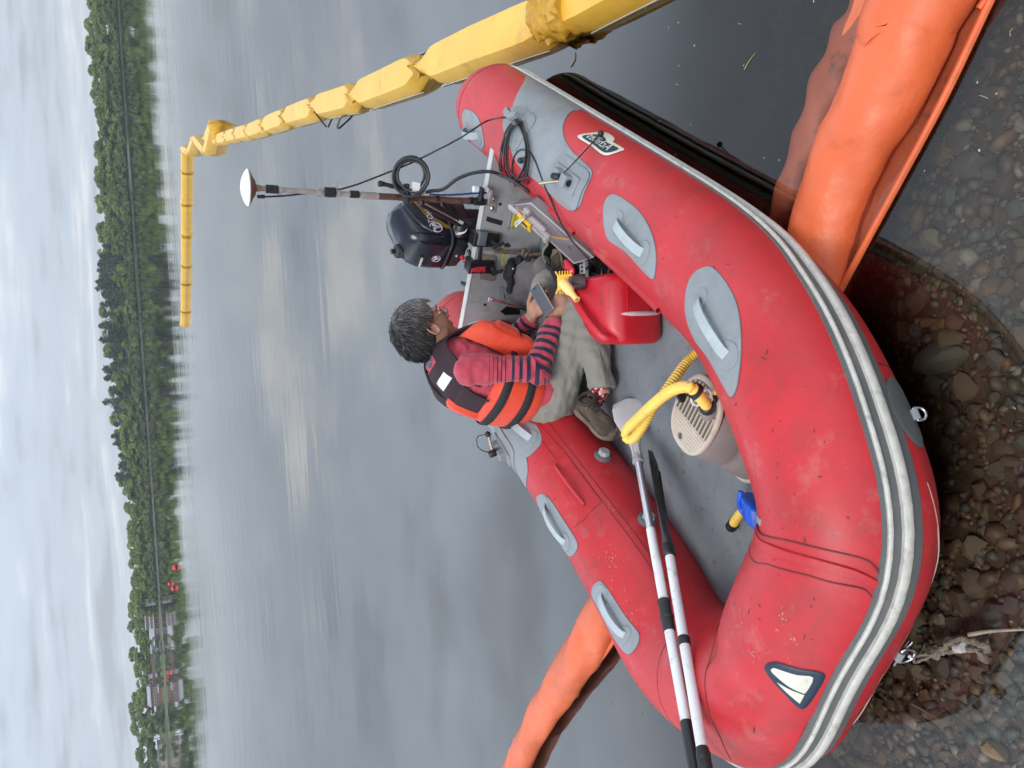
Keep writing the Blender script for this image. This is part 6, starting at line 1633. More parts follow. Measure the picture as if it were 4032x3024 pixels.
ob('throttle_box', MB().box(W(*Lx(1895, 935, .03)), (.05, .075, .05), np.stack([Rl((1, 0, 0)), Rl((0, 1, 0)), UPZ], 1)), M_GREYD, mo, smooth=False, bevel=.008)
# carrying handle, stop button, coiled lanyard
hp = [Lx(1845, 985, -.06), Lx(1852, 1010, -.04), Lx(1850, 1080, -.03), Lx(1838, 1118, -.04), Lx(1815, 1112, -.06)]
ob('carry_handle', MB().tube(catmull([W(*p) for p in hp], 7), .0095, 12), M_BLACK, mo)
ob('shift_knob', MB().tube([mp_(.02, -.10, .45), mp_(.035, -.16, .455), mp_(.04, -.185, .46)], [.022, .026, .018], 14), M_BLACKR, mo)
ob('stop_button', MB().lathe([(.013, 0), (.013, .012), (.009, .015)], W(*Lx(1819, 1012, -.07)), Rl((1, 0, 0)), 16), mat('red_button', (.55, .02, .03), .4), mo)
ob('warning_mark', MB().prism([(-.008, -.006), (.008, -.006), (0, .008)], .001, W(*Lx(1796, 1008, -.075)), Rl((0, 1, 0)), UPZ), M_DEC, mo, smooth=False)
c0_, c1_ = W(*Lx(1858, 1064, .11)), W(*Lx(1912, 1060, .13)); P_ = []
dd = unit(c1_ - c0_); u_ = unit(np.cross(dd, (0, 1, 0))); v_ = np.cross(dd, u_)
for i in range(200): q = i / 199; a = q * 2 * pi * 9; P_.append(c0_ + (c1_ - c0_) * q ** 1.2 + (u_ * cos(a) + v_ * sin(a)) * (.013 * min(1, .5 + q)))
ly = ob('lanyard_coil', MB().tube(P_, .0024, 6), mat('red_lanyard', (.55, .01, .02), .35), mo)
ob('lanyard', MB().tube(catmull([W(*Lx(1822, 1015, -.06)), W(*Lx(1830, 1040, -.03)), W(*Lx(1842, 1074, .0)), W(*Lx(1852, 1078, .02)), c0_], 7), .0026, 6), mat('red_lanyard', (.55, .01, .02)), mo)
ob('lanyard_clip', MB().prism([(-.012, .0), (.012, .0), (.010, -.07), (-.004, -.075)], .008, W(*Lx(1925, 1070, .05)), unit(Rl((0, 1, 0)) + UPZ * .3), UPZ), M_BLACK, mo, smooth=False)

# ================================================================== ANTENNA MAST
am = thing('antenna_mast', 'slim taped rusty pole with a white dome antenna on top, fixed to the transom', 'antenna', W(.05, .36, .40))
def ap(px, py, x=.05): return W(*Lx(px, py, x))
M_RUST = mat('rusty_pipe', (.095, .045, .032), .7, .5, 26, .4, 60, dirt=(.22, .16, .12), dirt_amt=.5, ds=22)
M_PIPE = mat('grey_pipe', (.30, .265, .245), .5, .2, 20, dirt=(.12, .08, .06), dirt_amt=.5, ds=16)
b0, b1, b2, b3 = ap(1905, 795), ap(1478, 772), ap(1420, 768), ap(1005, 741)
ob('lower_pipe', MB().tube([b0 - UPZ * .03, b1], .0152, 16), M_RUST, am)
ob('coupling', MB().tube([b1 - (b2 - b1) * .2, b2], .0165, 16), M_PIPE, am)
ob('upper_pipe', MB().tube([b1, b3], .0115, 16), M_PIPE, am)
def wrap(px, py0, h, r, m, x=.05):
    p = ap(px, py0, x); dr = unit(b3 - b0); ob('tape_wrap', MB().lathe([(r * .9, -h / 2), (r, -h / 2), (r * 1.05, 0), (r, h / 2), (r * .9, h / 2)], p, dr, 14), m, am)
M_TAPE = mat('black_tape_wrap', (.013, .014, .017), .4, .4, 40, .5, 60)
M_GTAPE = mat('grey_duct_tape', (.33, .31, .29), .5, .3, 40, .4, 60)
wrap(1070, 745, .052, .018, M_TAPE); wrap(1298, 757, .05, .022, M_TAPE); wrap(1395, 765, .042, .0165, M_TAPE); wrap(1258, 755, .02, .0155, M_GTAPE); wrap(1103, 747, .016, .014, M_GTAPE); wrap(1328, 760, .022, .017, M_GTAPE)
wrap(1855, 790, .022, .0172, M_TAPE); wrap(1885, 793, .05, .020, M_TAPE); wrap(1720, 782, .015, .0165, M_TAPE)
for (px_, py_, a) in ((1325, 742, .02), (1338, 735, .03), (1258, 768, .018), (1102, 762, .015)):
    p = ap(px_, py_); ob('tape_end', MB().add([p + np.array(q) for q in ((-.008, 0, -.008), (.012, 0, -.006), (a, .004, .012), (-.004, .002, .010))], [(0, 1, 2, 3)]), M_GTAPE, am, smooth=False)
c = ap(1003, 740)
dr = unit(b3 - b0)
ob('antenna_base', MB().lathe([(.012, -.03), (.016, -.005), (.034, .0), (.042, .006), (.070, .020), (.076, .026)], c, dr, 40), mat('tan_antenna_base', (.33, .24, .17), .45, .08, 12), am)
ob('antenna_dome', MB().lathe([(.076, .025), (.079, .028), (.079, .032), (.075, .035), (.066, .042), (.050, .049), (.032, .055), (.014, .058), (.002, .059)], c, dr, 40), mat('white_dome', (.74, .77, .78), .3, .03, 10), am)
ob('connector', MB().tube([ap(1012, 774), ap(1042, 774)], [.007, .009], 10), M_TAPE, am)
ob('antenna_lead', MB().tube(catmull([ap(1035, 775), ap(1120, 771), ap(1200, 762), ap(1270, 756), ap(1340, 745)], 8), .0042, 8), mat('dark_blue_cable', (.012, .018, .05), .4), am)
ob('mount_bracket', lbox(MB(), .0, .07, .325, .395, .398, .414), mat('dirty_aluminium', (.36, .35, .33)), am, smooth=False, bevel=.002)
# coil of thick cable strapped to the pole
cc_ = ap(1618, 692, .07); nrm2 = unit(np.array([0, 0, CAM_H]) - cc_); e1 = unit(np.cross(nrm2, UPZ)); e2 = np.cross(nrm2, e1); r_ = random.Random(4)
M_CAB2 = mat('rubber_cable', (.022, .025, .027), .45, .2, 20)
coil = ob('cable_coil', MB().tube([cc_ + e1 * cos(a) * rr_ + e2 * sin(a) * rr_ * .97 + nrm2 * dz + e1 * .006 * sin(a / 3.1) for i in range(241) for a in [i / 240 * 2 * pi * 5] for rr_ in [.076 + .010 * sin(a * .37) + .004 * sin(a * 1.21)] for dz in [.022 * sin(a * .2 + 1)]], .0062, 9), M_CAB2, am)
ob('coil_strap', MB().box(ap(1600, 762, .075), (.09, .05, .028), np.stack([e1, nrm2, e2], 1)), mat('navy_strap', (.01, .014, .03), .6), am, smooth=False, bevel=.006)
ob('cable_plug', MB().tube(catmull([ap(1490, 722, .07), ap(1515, 726, .07), ap(1550, 735, .07), ap(1590, 745, .07)], 6), [.013, .013, .014, .014, .012, .011, .010, .010, .010, .010, .010, .010, .009, .009, .009, .009, .009, .009, .009], 10), M_BLACKR, am)
ob('paper_label', MB().prism([(-.030, -.018), (.034, -.020), (.036, .012), (-.024, .020)], .002, ap(1638, 742, .10), e1, e2), mat('white_label', (.62, .60, .60), .6, .1, 30), am, smooth=False)
ob('paper_label', MB().prism([(-.009, -.012), (.009, -.012), (.009, .012), (-.009, .012)], .003, ap(1666, 757, .10), e1, e2), M_GREYL, am, smooth=False)
ob('blue_lead', MB().tube(catmull([ap(1690, 765, .06), ap(1740, 768, .06), ap(1800, 766, .06), ap(1880, 760, .06), ap(1915, 760, .06)], 6), .005, 8), mat('dark_blue_wire', (.015, .06, .16), .4), am)
ob('clamp_knob', MB().tube([ap(1737, 782, .05), ap(1742, 810, .06)], .009, 10), M_BLACK, am)
ob('clamp_knob', MB().tube([ap(1660, 775, .05), ap(1662, 805, .06)], [.014, .010], 10), M_BLACK, am)
ob('red_thread', MB().tube(catmull([ap(1600, 790, .06), ap(1618, 796, .07), ap(1628, 792, .07), ap(1660, 793, .06), ap(1700, 792, .06)], 6), .002, 5), mat('red_lanyard', (.55, .01, .02)), am)
pv = thing('pipe_fitting', 'short white plastic pipe piece taped beside the pole foot on the transom', 'pipe', ap(1925, 745, .06))
ob('pipe_piece', MB().lathe([(.013, 0), (.013, .052), (.0165, .053), (.0165, .076), (.012, .077)], ap(1920, 748, .05), UPZ, 18), M_WHITE, pv)
ob('pipe_stub', MB().lathe([(.012, 0), (.012, .03)], ap(1905, 768, .05), UPZ, 14), M_WHITE, pv)
ob('tape_band', MB().box(ap(1893, 765, .06), (.07, .035, .024), np.stack([Rl((0, 1, 0)), Rl((1, 0, 0)), UPZ], 1)), M_TAPE, pv, smooth=False, bevel=.008)
# black supply hose from the pole over the port tube
def cable_thing(name, label, pts, r, m=None, n=10, cat='cable'):
    P_ = catmull(pts, n); o = ob(name, MB().tube(P_, r, 9), m or M_CABLE, origin=pts[0]); tag(o, label, cat); return o
cable_thing('rubber_hose', 'thick black rubber cable arching from the antenna pole down over the port tube', [ap(1640, 765, .08), ap(1700, 752, .09), ap(1745, 745, .10), ap(1800, 705, .11), ap(1860, 682, .12), ap(1930, 676, .14), LW(1985, 695, .405), LW(2040, 725, .42), LW(2100, 770, .36)], .0085, M_CAB2)
def on_skin(a, b, lift=.006):
    r = pray(a, b); t_ = 1.0
    while t_ < 5:
        X_ = np.array([0, 0, CAM_H]) + r * t_
        if np.linalg.norm(CP - toL(X_), axis=1).min() < R0 + lift: return X_
        t_ += .004
    return LW(a, b, .12)
cable_thing('thin_cable', 'thin black cable hanging from the pole to the cleat on the port stern', [ap(1340, 745), ap(1400, 728), ap(1480, 698), ap(1600, 650), wy(1700, 602, 3.3), wy(1800, 550, 3.15), wy(1860, 512, 3.02), on_skin(1916, 477, .07), on_skin(1975, 463, .07), on_skin(2015, 466, .05), on_skin(2040, 482, .03)], .0042)
# loops of thin cable hung on the cleat
lp = thing('cable_loops', 'hank of thin black cable looped over the cleat on the port stern tube', 'cable', T(.67, 63, .03))
for k, (dx, dy, sc) in enumerate(((0, 0, 1), (14, 6, .96), (26, 8, 1.0), (-10, 4, 1.02), (36, -2, .93))):
    pp = [(2030 + dx * .6, 478), (2052 + dx * .3, 505), (2070 + dx * .2, 560), (2072 + dx * .3, 620), (2060 + dx * .5, 670 + dy), (2030 + dx, 705 + dy * 2), (1998 + dx, 705 + dy), (1975 + dx * .8, 660), (1978 + dx * .6, 590), (1995 + dx * .5, 520)]
    pts = [on_skin(a, b, .008 + .005 * k) for a, b in pp]
    ob('cable_turn', MB().tube(catmull(pts, 7, closed=True), .0040, 7, closed=True), M_CABLE, lp)
ob('cable_turn', MB().tube(catmull([on_skin(2055, 588), on_skin(2035, 600), on_skin(2018, 640), on_skin(2020, 700), on_skin(2040, 760), on_skin(2065, 765), on_skin(2078, 720), on_skin(2074, 660)], 7), .0040, 7), M_CABLE, lp)
for q in ((2050, 632), (2070, 628)): ob('cord_lock', MB().ell(on_skin(*q, .014), (.014, .014, .016)), M_BLACKR, lp)
cable_thing('thin_cable', 'thin black cable running along the port tube down behind the case', [on_skin(2055, 588), on_skin(2085, 598), on_skin(2110, 640), on_skin(2140, 720), on_skin(2170, 790), on_skin(2210, 880, .02), on_skin(2262, 960, .03), LW(2330, 1030, .30), LW(2380, 1060, .2)], .0042)
# ================================================================== PERSON
M_SKIN = mat('skin', (.42, .215, .145), .5, .12, 18, .25, 90, sss=.12, dirt=(.36, .13, .09), dirt_amt=.35, ds=20)
M_TROU = mat('khaki_trousers', (.215, .208, .178), .8, .08, 7, .45, 26, sheen=.2)
M_VEST = mat('orange_vest_fabric', (.70, .056, .018), .62, .10, 6, .45, 22, sheen=.15)
M_VBLK = mat('vest_black', (.012, .012, .015), .7, .25, 20, .3, 150)
M_MESH = mat('vest_mesh', (.030, .012, .018), .8, .5, 170, .5, 220)
M_REFL = mat('reflective_tape', (.66, .68, .67), .3, .08, 30, .2, 60)
M_SHOE = mat('brown_shoe', (.085, .062, .045), .75, .25, 22, .5, 120, dirt=(.20, .15, .10), dirt_amt=.5, ds=22)
M_SOLE = mat('shoe_sole', (.17, .13, .09), .85, .3, 18, .5, 90, dirt=(.06, .05, .04), dirt_amt=.7, ds=14)
pf = np.array([.906, .423, 0]); pn = np.array([-.423, .906, 0])
SP = np.array([(-.045, 3.265, .215), (-.035, 3.28, .35), (.0, 3.30, .49), (.06, 3.325, .615), (.125, 3.348, .70), (.188, 3.372, .765)])
SPW = np.array([.180, .168, .178, .185, .160, .062]); SPD = np.array([.135, .122, .126, .126, .100, .060])
def spine(u):
    u = min(max(u, 0), 5); i = min(int(u), 4); t = u - i
    p0, p1, p2, p3 = SP[max(i - 1, 0)], SP[i], SP[i + 1], SP[min(i + 2, 5)]
    c = 0.5 * ((2 * p1) + (-p0 + p2) * t + (2 * p0 - 5 * p1 + 4 * p2 - p3) * t * t + (-p0 + 3 * p1 - 3 * p2 + p3) * t ** 3)
    dv = SP[i + 1] - SP[i]
    if t > .5 and i < 4: dv = dv * (1.5 - t) + (SP[i + 2] - SP[i + 1]) * (t - .5)
    elif t < .5 and i > 0: dv = dv * (.5 + t) + (SP[i] - SP[i - 1]) * (.5 - t)
    return c, unit(dv), np.interp(u, range(6), SPW), np.interp(u, range(6), SPD)
def TS(u, phi, off=0.0):
    c, t, w_, d = spine(u); a = unit(np.cross(pn, t)); a = a if np.dot(a, pf) > 0 else -a
    ph = radians(phi); ca, sa = cos(ph), sin(ph); ex = .82
    return c + a * (abs(ca) ** ex) * (1 if ca > 0 else -1) * (d + off) + pn * (abs(sa) ** ex) * (1 if sa > 0 else -1) * (w_ + off)
S_R = np.array([.082, 3.160, .685]); E_R = np.array([.055, 3.040, .405]); W_R = np.array([.285, 3.110, .262])
S_L = np.array([.035, 3.470, .655]); E_L = np.array([.14, 3.42, .42]); W_L = wy(2096, 1246, 3.20)
HIP_R = np.array([-.085, 3.165, .255]); KN_R = np.array([.335, 3.02, .150]); AN_R = np.array([-.075, 2.925, .145])
HIP_L = np.array([-.12, 3.355, .265]); KN_L = wy(2160, 1128, 3.24); AN_L = KN_L + np.array([-.12, -.05, -.16])
HC = wy(1674, 1296, 3.37); hp_ = radians(42); hz_ = radians(6)
hpf = np.array([cos(hz_), sin(hz_), 0]); hpn = np.array([-sin(hz_), cos(hz_), 0])
hf = hpf * cos(hp_) - UPZ * sin(hp_); hu = hpf * sin(hp_) + UPZ * cos(hp_); HM = np.stack([hf, hpn, hu], 1); HS = 1.10
def H(x, y, z): return HC + HM @ (np.array([x, y, z]) * HS)
man = thing('person', 'grey-haired person in orange life vest, striped shirt and khaki trousers, bent over a phone', 'person', HIP_R * .5 + HIP_L * .5 + np.array([0, 0, -.15]))
bm_ = MB()
bm_.loft([[TS(u, p, -.018) for p in range(0, 360, 20)] for u in (0, .5, 1, 1.5, 2, 2.5, 3, 3.5, 4, 4.4)])
bm_.ell((HIP_R + HIP_L) / 2 + np.array([.01, 0, .0]), (.15, .15, .11))
def limb(mb, pts, rad, seg=14): mb.tube(catmull(pts, 5), np.interp(np.linspace(0, 1, (len(pts) - 1) * 5 + 1), np.linspace(0, 1, len(rad)), rad), seg)
limb(bm_, [S_R, (S_R + E_R) / 2, E_R], [.055, .048, .042]); limb(bm_, [E_R, (E_R + W_R) / 2, W_R], [.042, .042, .029]); bm_.ell(S_R, (.06, .06, .06)); bm_.ell(E_R, (.042,) * 3)
limb(bm_, [S_L, (S_L + E_L) / 2, E_L], [.055, .048, .042]); limb(bm_, [E_L, (E_L + W_L) / 2, W_L], [.042, .042, .029]); bm_.ell(S_L, (.06, .06, .06)); bm_.ell(E_L, (.042,) * 3)
for hp, kn, an in ((HIP_R, KN_R, AN_R), (HIP_L, KN_L, AN_L)):
    limb(bm_, [hp, (hp + kn) / 2, kn], [.08, .07, .055]); limb(bm_, [kn, (kn + an) / 2, an], [.052, .05, .036]); bm_.ell(kn, (.055,) * 3)
# head
def hell(x, y, z, a, b, c, rot=0):
    R_ = np.array([[cos(rot), 0, sin(rot)], [0, 1, 0], [-sin(rot), 0, cos(rot)]]); bm_.ell(H(x, y, z), (a * HS, b * HS, c * HS), HM @ R_, 18, 12)
hell(-.014, 0, .032, .100, .078, .086); hell(.034, 0, -.032, .068, .066, .076); hell(.045, 0, -.080, .046, .046, .036); hell(.078, 0, -.103, .018, .022, .016)
hell(.082, 0, .022, .020, .050, .014); hell(.060, .036, -.030, .026, .022, .024); hell(.060, -.036, -.030, .026, .022, .024)
hell(.094, 0, -.066, .010, .024, .006); hell(.092, 0, -.078, .010, .021, .006); hell(.0, .055, -.06, .045, .014, .035); hell(.0, -.055, -.06, .045, .014, .035)
bm_.tube([H(.088, 0, .016), H(.104, 0, -.012), H(.119, 0, -.038)], [.008 * HS, .010 * HS, .013 * HS], 10); hell(.108, .011, -.042, .010, .008, .008); hell(.108, -.011, -.042, .010, .008, .008)
for sg in (-1, 1):
    er = [H(-.010 + .020 * cos(a) - .004 * sin(a), sg * (.082 + .006 * (1 + cos(a + 2.6))), -.012 + .031 * sin(a)) for a in np.linspace(0, 2 * pi, 15)[:-1]]
    bm_.tube(er, .0058, 8, closed=True); hell(-.006, sg * .079, -.012, .016, .006, .026); hell(-.004, sg * .084, -.040, .008, .006, .009)
bm_.tube([H(-.03, 0, -.03), H(-.045, 0, -.085), spine(4.9)[0], spine(4.4)[0]], [.064, .062, .064, .08], 18)
# hands
def hand(mb, wrist, dr, bn, right, curls, spread=1.0, thumb=(.5, .5), sc=1.05):
    dr = unit(dr); bn = unit(np.array(bn) - dr * np.dot(bn, dr)); th = np.cross(bn, dr) * (1 if right else -1)
    P_ = lambda a, b, c: wrist + (dr * a + th * b + bn * c) * sc
    mb.tube([P_(-.03, 0, 0), P_(.0, 0, 0), P_(.03, 0, 0)], [.027, .025, .027], 12, flat=.8, up=bn)
    mb.ell(P_(.052, .0, 0), (.050 * sc, .040 * sc, .0155 * sc), np.stack([dr, th, bn], 1)); mb.ell(P_(.030, .018, -.006), (.032 * sc, .020 * sc, .016 * sc), np.stack([dr, th, bn], 1))
    tips = []
    for k, (off, ln, r_) in enumerate(((.027, .070, .0088), (.009, .078, .009), (-.009, .073, .0086), (-.026, .056, .0076))):
        base = P_(.086 - abs(off) * .18 - (.008 if k == 3 else 0), off, .002); mb.tube([P_(.045, off * .9, .001), base], [.011, .0105], 10)
        c = curls[k]; ang = 0; p = base; fan = (off * 3.2 * spread); d0 = unit(dr + th * fan)
        seg_l = [ln * .44 * sc, ln * .32 * sc, ln * .26 * sc]; pts = [p]
        for j in range(3):
            ang += c * (.8 if j == 0 else 1.0); v = d0 * cos(ang) - bn * sin(ang); p = p + v * seg_l[j]; pts.append(p)
        mb.tube(pts, [r_ * 1.08, r_, r_ * .92, r_ * .78], 10); mb.ell(pts[-1], (r_ * .8,) * 3)
        for q in pts[:-1]: mb.ell(q, (r_ * 1.1,) * 3, None, 10, 8)
        tips.append((pts[-1], v))
    tb_ = P_(.018, .026, -.006); v1 = unit(dr * .62 + th * .72 - bn * thumb[0]); v2 = unit(dr * .85 + th * .25 - bn * thumb[1])
    p1 = tb_ + v1 * .042 * sc; p2 = p1 + v2 * .032 * sc; p3 = p2 + unit(v2 + dr * .2) * .024 * sc
    mb.tube([tb_ - v1 * .01, p1, p2, p3], [.0135, .0118, .0108, .0085], 10); mb.ell(p3, (.0088,) * 3)
    return tips, p3
PH = wy(2134, 1178, 3.115)
tips, _ = hand(bm_, W_R, wy(2212, 1185, 3.085) - W_R, np.array([-.05, -.78, .60]), True, (.30, .42, .55, .12), 1.5, sc=1.18)
hand(bm_, W_L, wy(2128, 1196, 3.17) - W_L, np.array([.25, .45, -.85]), False, (.45, .55, .6, .6), 1.0, thumb=(-.5, -.1), sc=1.12)
me = fuse(bm_, .0048, 5, .5)
body = ob('body', me, M_SKIN, man)
# nails, eyes
for p, v in tips: ob('fingernail', MB().ell(p + np.array([0, -.004, .006]), (.005, .004, .003)), mat('nail', (.55, .34, .27), .3), body)
for sg in (-1, 1):
    ob('eye', MB().ell(H(.082, sg * .031, -.004), (.0125,) * 3), mat('eye_white', (.6, .55, .5), .3, .03), body)
    ob('iris', MB().ell(H(.0925, sg * .031, -.007), (.0045,) * 3), mat('iris_brown', (.05, .03, .02), .2), body)
    ob('eyebrow', MB().tube([H(.100, sg * .014, .022), H(.100, sg * .034, .028), H(.088, sg * .052, .022)], [.004, .0045, .002], 7), mat('grey_brow', (.16, .15, .14), .9), body)
# hair: a lumpy cap and many combed locks
hm = MB()
def hl(x, y, z, a, b, c): hm.ell(H(x, y, z), (a * HS, b * HS, c * HS), HM, 18, 12)
hl(-.022, 0, .052, .109, .089, .086); hl(-.060, 0, .005, .084, .088, .092); hl(.036, 0, .086, .052, .066, .030); hl(-.045, .0, -.045, .046, .064, .036); hl(.0, .052, .038, .06, .034, .040); hl(.0, -.052, .038, .06, .034, .040); hl(-.035, -.060, -.012, .032, .024, .040); hl(-.035, .060, -.012, .032, .024, .040)
me = fuse(hm, .007, 3); C = coords(me); Q = (C - HC) @ HM / HS
C += HM[:, 0] * 0 + np.array([unit(c - H(-.02, 0, .02)) * (.007 * pnoise(Vector(c * 30)) + .004 * pnoise(Vector(c * 70))) for c in C]); set_coords(me, C)
def hair_mat():
    m = bpy.data.materials.new('grey_hair'); m.use_nodes = True; t = m.node_tree; L_ = t.links; b = t.nodes['Principled BSDF']
    a_ = N(t, 'ShaderNodeAttribute'); a_.attribute_name = 'tint'
    r = N(t, 'ShaderNodeValToRGB'); L_.new(a_.outputs['Fac'], r.inputs[0]); r.color_ramp.elements[0].color = (.035, .034, .034, 1); r.color_ramp.elements[1].color = (.52, .49, .45, 1)
    e_ = r.color_ramp.elements.new(.5); e_.color = (.20, .19, .18, 1)
    L_.new(r.outputs[0], b.inputs['Base Color']); b.inputs['Roughness'].default_value = .5; b.inputs['Specular IOR Level'].default_value = .35
    return m
M_HAIR = hair_mat()
set_attr(me, 'tint', np.clip(.22 + Q[:, 0] * 3.2 + Q[:, 2] * 1.0, .05, .75))
hair = ob('hair', me, M_HAIR, man)
r_ = np.random.default_rng(33); V, F, TT = [], [], []; bI = 0
for k in range(6500):
    d = r_.normal(size=3); d /= np.linalg.norm(d)
    if d[2] < (-.8 if k % 3 == 0 else -.55) or (d[0] > .45 and d[2] < .52) or (d[2] < -.05 and d[0] > .0) or (d[2] < .25 and d[0] > .32): continue
    p = np.array([-.022, 0, .045]) + d * np.array([.109, .090, .092]) * r_.uniform(.96, 1.02)
    if k % 3 == 0:
        if d[0] > -.05 or abs(d[2]) > .8: continue
        p = np.array([-.056, 0, .0]) + d * np.array([.088, .088, .092]) * r_.uniform(.96, 1.03)
    crown = np.array([-.06, 0, .12]); fl = p - crown; fl = fl - d * np.dot(fl, d); fl = fl / (np.linalg.norm(fl) + 1e-6)
    comb_ = fl * 1.0 + np.array([.25, 0, -.1 if p[0] < .02 else .25]) + r_.normal(size=3) * .18; comb_ = comb_ - d * np.dot(comb_, d) * .8; comb_ /= np.linalg.norm(comb_)
    ln = r_.uniform(.026, .056) * (1.3 if p[0] > .04 and p[2] > .05 else 1); lift = r_.uniform(.02, .24) * (1.6 if p[0] > .05 else 1)
    pts = [p, p + comb_ * ln * .4 + d * ln * lift * .4, p + comb_ * ln * .75 + d * ln * lift * .5, p + comb_ * ln + d * ln * lift * .35 + r_.normal(size=3) * .003]
    rr = [.0015, .0017, .0012, .0002]; side = np.cross(comb_, d)
    for q, rad_ in zip(pts, rr):
        for a in (0, 2.1, 4.2): V.append(HC + HM @ ((q + (side * cos(a) + d * sin(a)) * rad_) * HS))
    for i in range(3):
        for a in range(3): F.append((bI + i * 3 + a, bI + i * 3 + (a + 1) % 3, bI + i * 3 + 3 + (a + 1) % 3, bI + i * 3 + 3 + a))
    tn = np.clip(.30 + p[0] * 4.6 + p[2] * 1.2 + r_.normal() * .20, .02, 1.0); TT += [tn] * 12; bI += 12
me = bpy.data.meshes.new('hair_locks'); me.from_pydata([tuple(v) for v in V], [], F); set_attr(me, 'tint', TT)
lk = ob('hair_locks', me, M_HAIR, hair); lk['kind'] = 'stuff'
# glasses
gl = MB()
for sg in (-1, 1):
    gl.tube([H(.108 + .004 * abs(cos(a)) * 0, sg * .033 + .026 * cos(a), -.010 + .020 * sin(a)) for a in np.linspace(0, 2 * pi, 21)[:-1]], .0021, 7, closed=True)
    gl.tube([H(.107, sg * .059, -.002), H(.08, sg * .078, -.001), H(.03, sg * .085, .0), H(-.015, sg * .086, .002), H(-.032, sg * .082, -.012)], [.0022, .0024, .0024, .002, .0018], 7)
gl.tube([H(.109, -.008, -.004), H(.112, 0, .0), H(.109, .008, -.004)], .002, 7)
g_ = ob('glasses', gl, mat('tortoise_frame', (.16, .10, .06), .25, .5, 90), man)
M_LENS = mat('lens', (.85, .88, .9), .05, .0, 5, spec=.9, alpha=.25)
for sg in (-1, 1): ob('lens', MB().lathe([(.0255, 0), (.0255, .001)], H(.108, sg * .033, -.010), hf, 20), M_LENS, g_)
# shirt
sm_ = MB()
sm_.loft([[TS(u, p, .004) for p in range(0, 360, 15)] for u in (0.15, .5, 1, 1.5, 2, 2.5, 3, 3.5, 4, 4.35, 4.7)])
def arm_cloth(S_, E_, W_, cuff=.043):
    limb(sm_, [S_, (S_ + E_) / 2, E_], [.070, .065, .058], 16)
    limb(sm_, [E_, (E_ * .5 + W_ * .5), W_ - (W_ - E_) * .06], [.057, .052, cuff], 16)
    limb(sm_, [spine(3.9)[0], S_ * .75 + spine(3.9)[0] * .25, S_], [.070, .068, .068], 16); sm_.ell(S_, (.073,) * 3); sm_.ell(E_ + np.array([-.008, 0, -.006]), (.060,) * 3)
arm_cloth(S_R, E_R, W_R); arm_cloth(S_L, E_L, W_L)
sm_.tube([spine(4.2)[0], spine(4.75)[0]], [.10, .070], 18)
me = fuse(sm_, .0062, 9)
C = coords(me)
def seg_t(C, A, B):
    ab = B - A; t = np.clip(((C - A) @ ab) / (ab @ ab), 0, 1); return t, np.linalg.norm(A + np.outer(t, ab) - C, axis=1)
armt = np.full(len(C), .02)
for A_, B_, C_ in ((S_R, E_R, W_R), (S_L, E_L, W_L)):
    l1 = np.linalg.norm(B_ - A_); l2 = np.linalg.norm(C_ - B_); t1, d1 = seg_t(C, A_, B_); t2, d2 = seg_t(C, B_, C_)
    inarm = np.minimum(d1, d2) < .088
    bis = unit(unit(A_ - B_) + unit(C_ - B_)); 
    # arc distance with the bend smoothed
    use2 = ((C - B_) @ (unit(C_ - B_) - unit(A_ - B_))) > 0
    a1 = ((C - A_) @ unit(B_ - A_)); a2 = l1 + ((C - B_) @ unit(C_ - B_))
    k = np.where(use2, a2, a1); inarm &= (k > .03)
    # only the outer side near the shoulder counts as sleeve
    out_ = np.abs((C - spine(4)[0]) @ pn) > .115
    armt = np.where(inarm & (out_ | (k > .2)), k, armt)
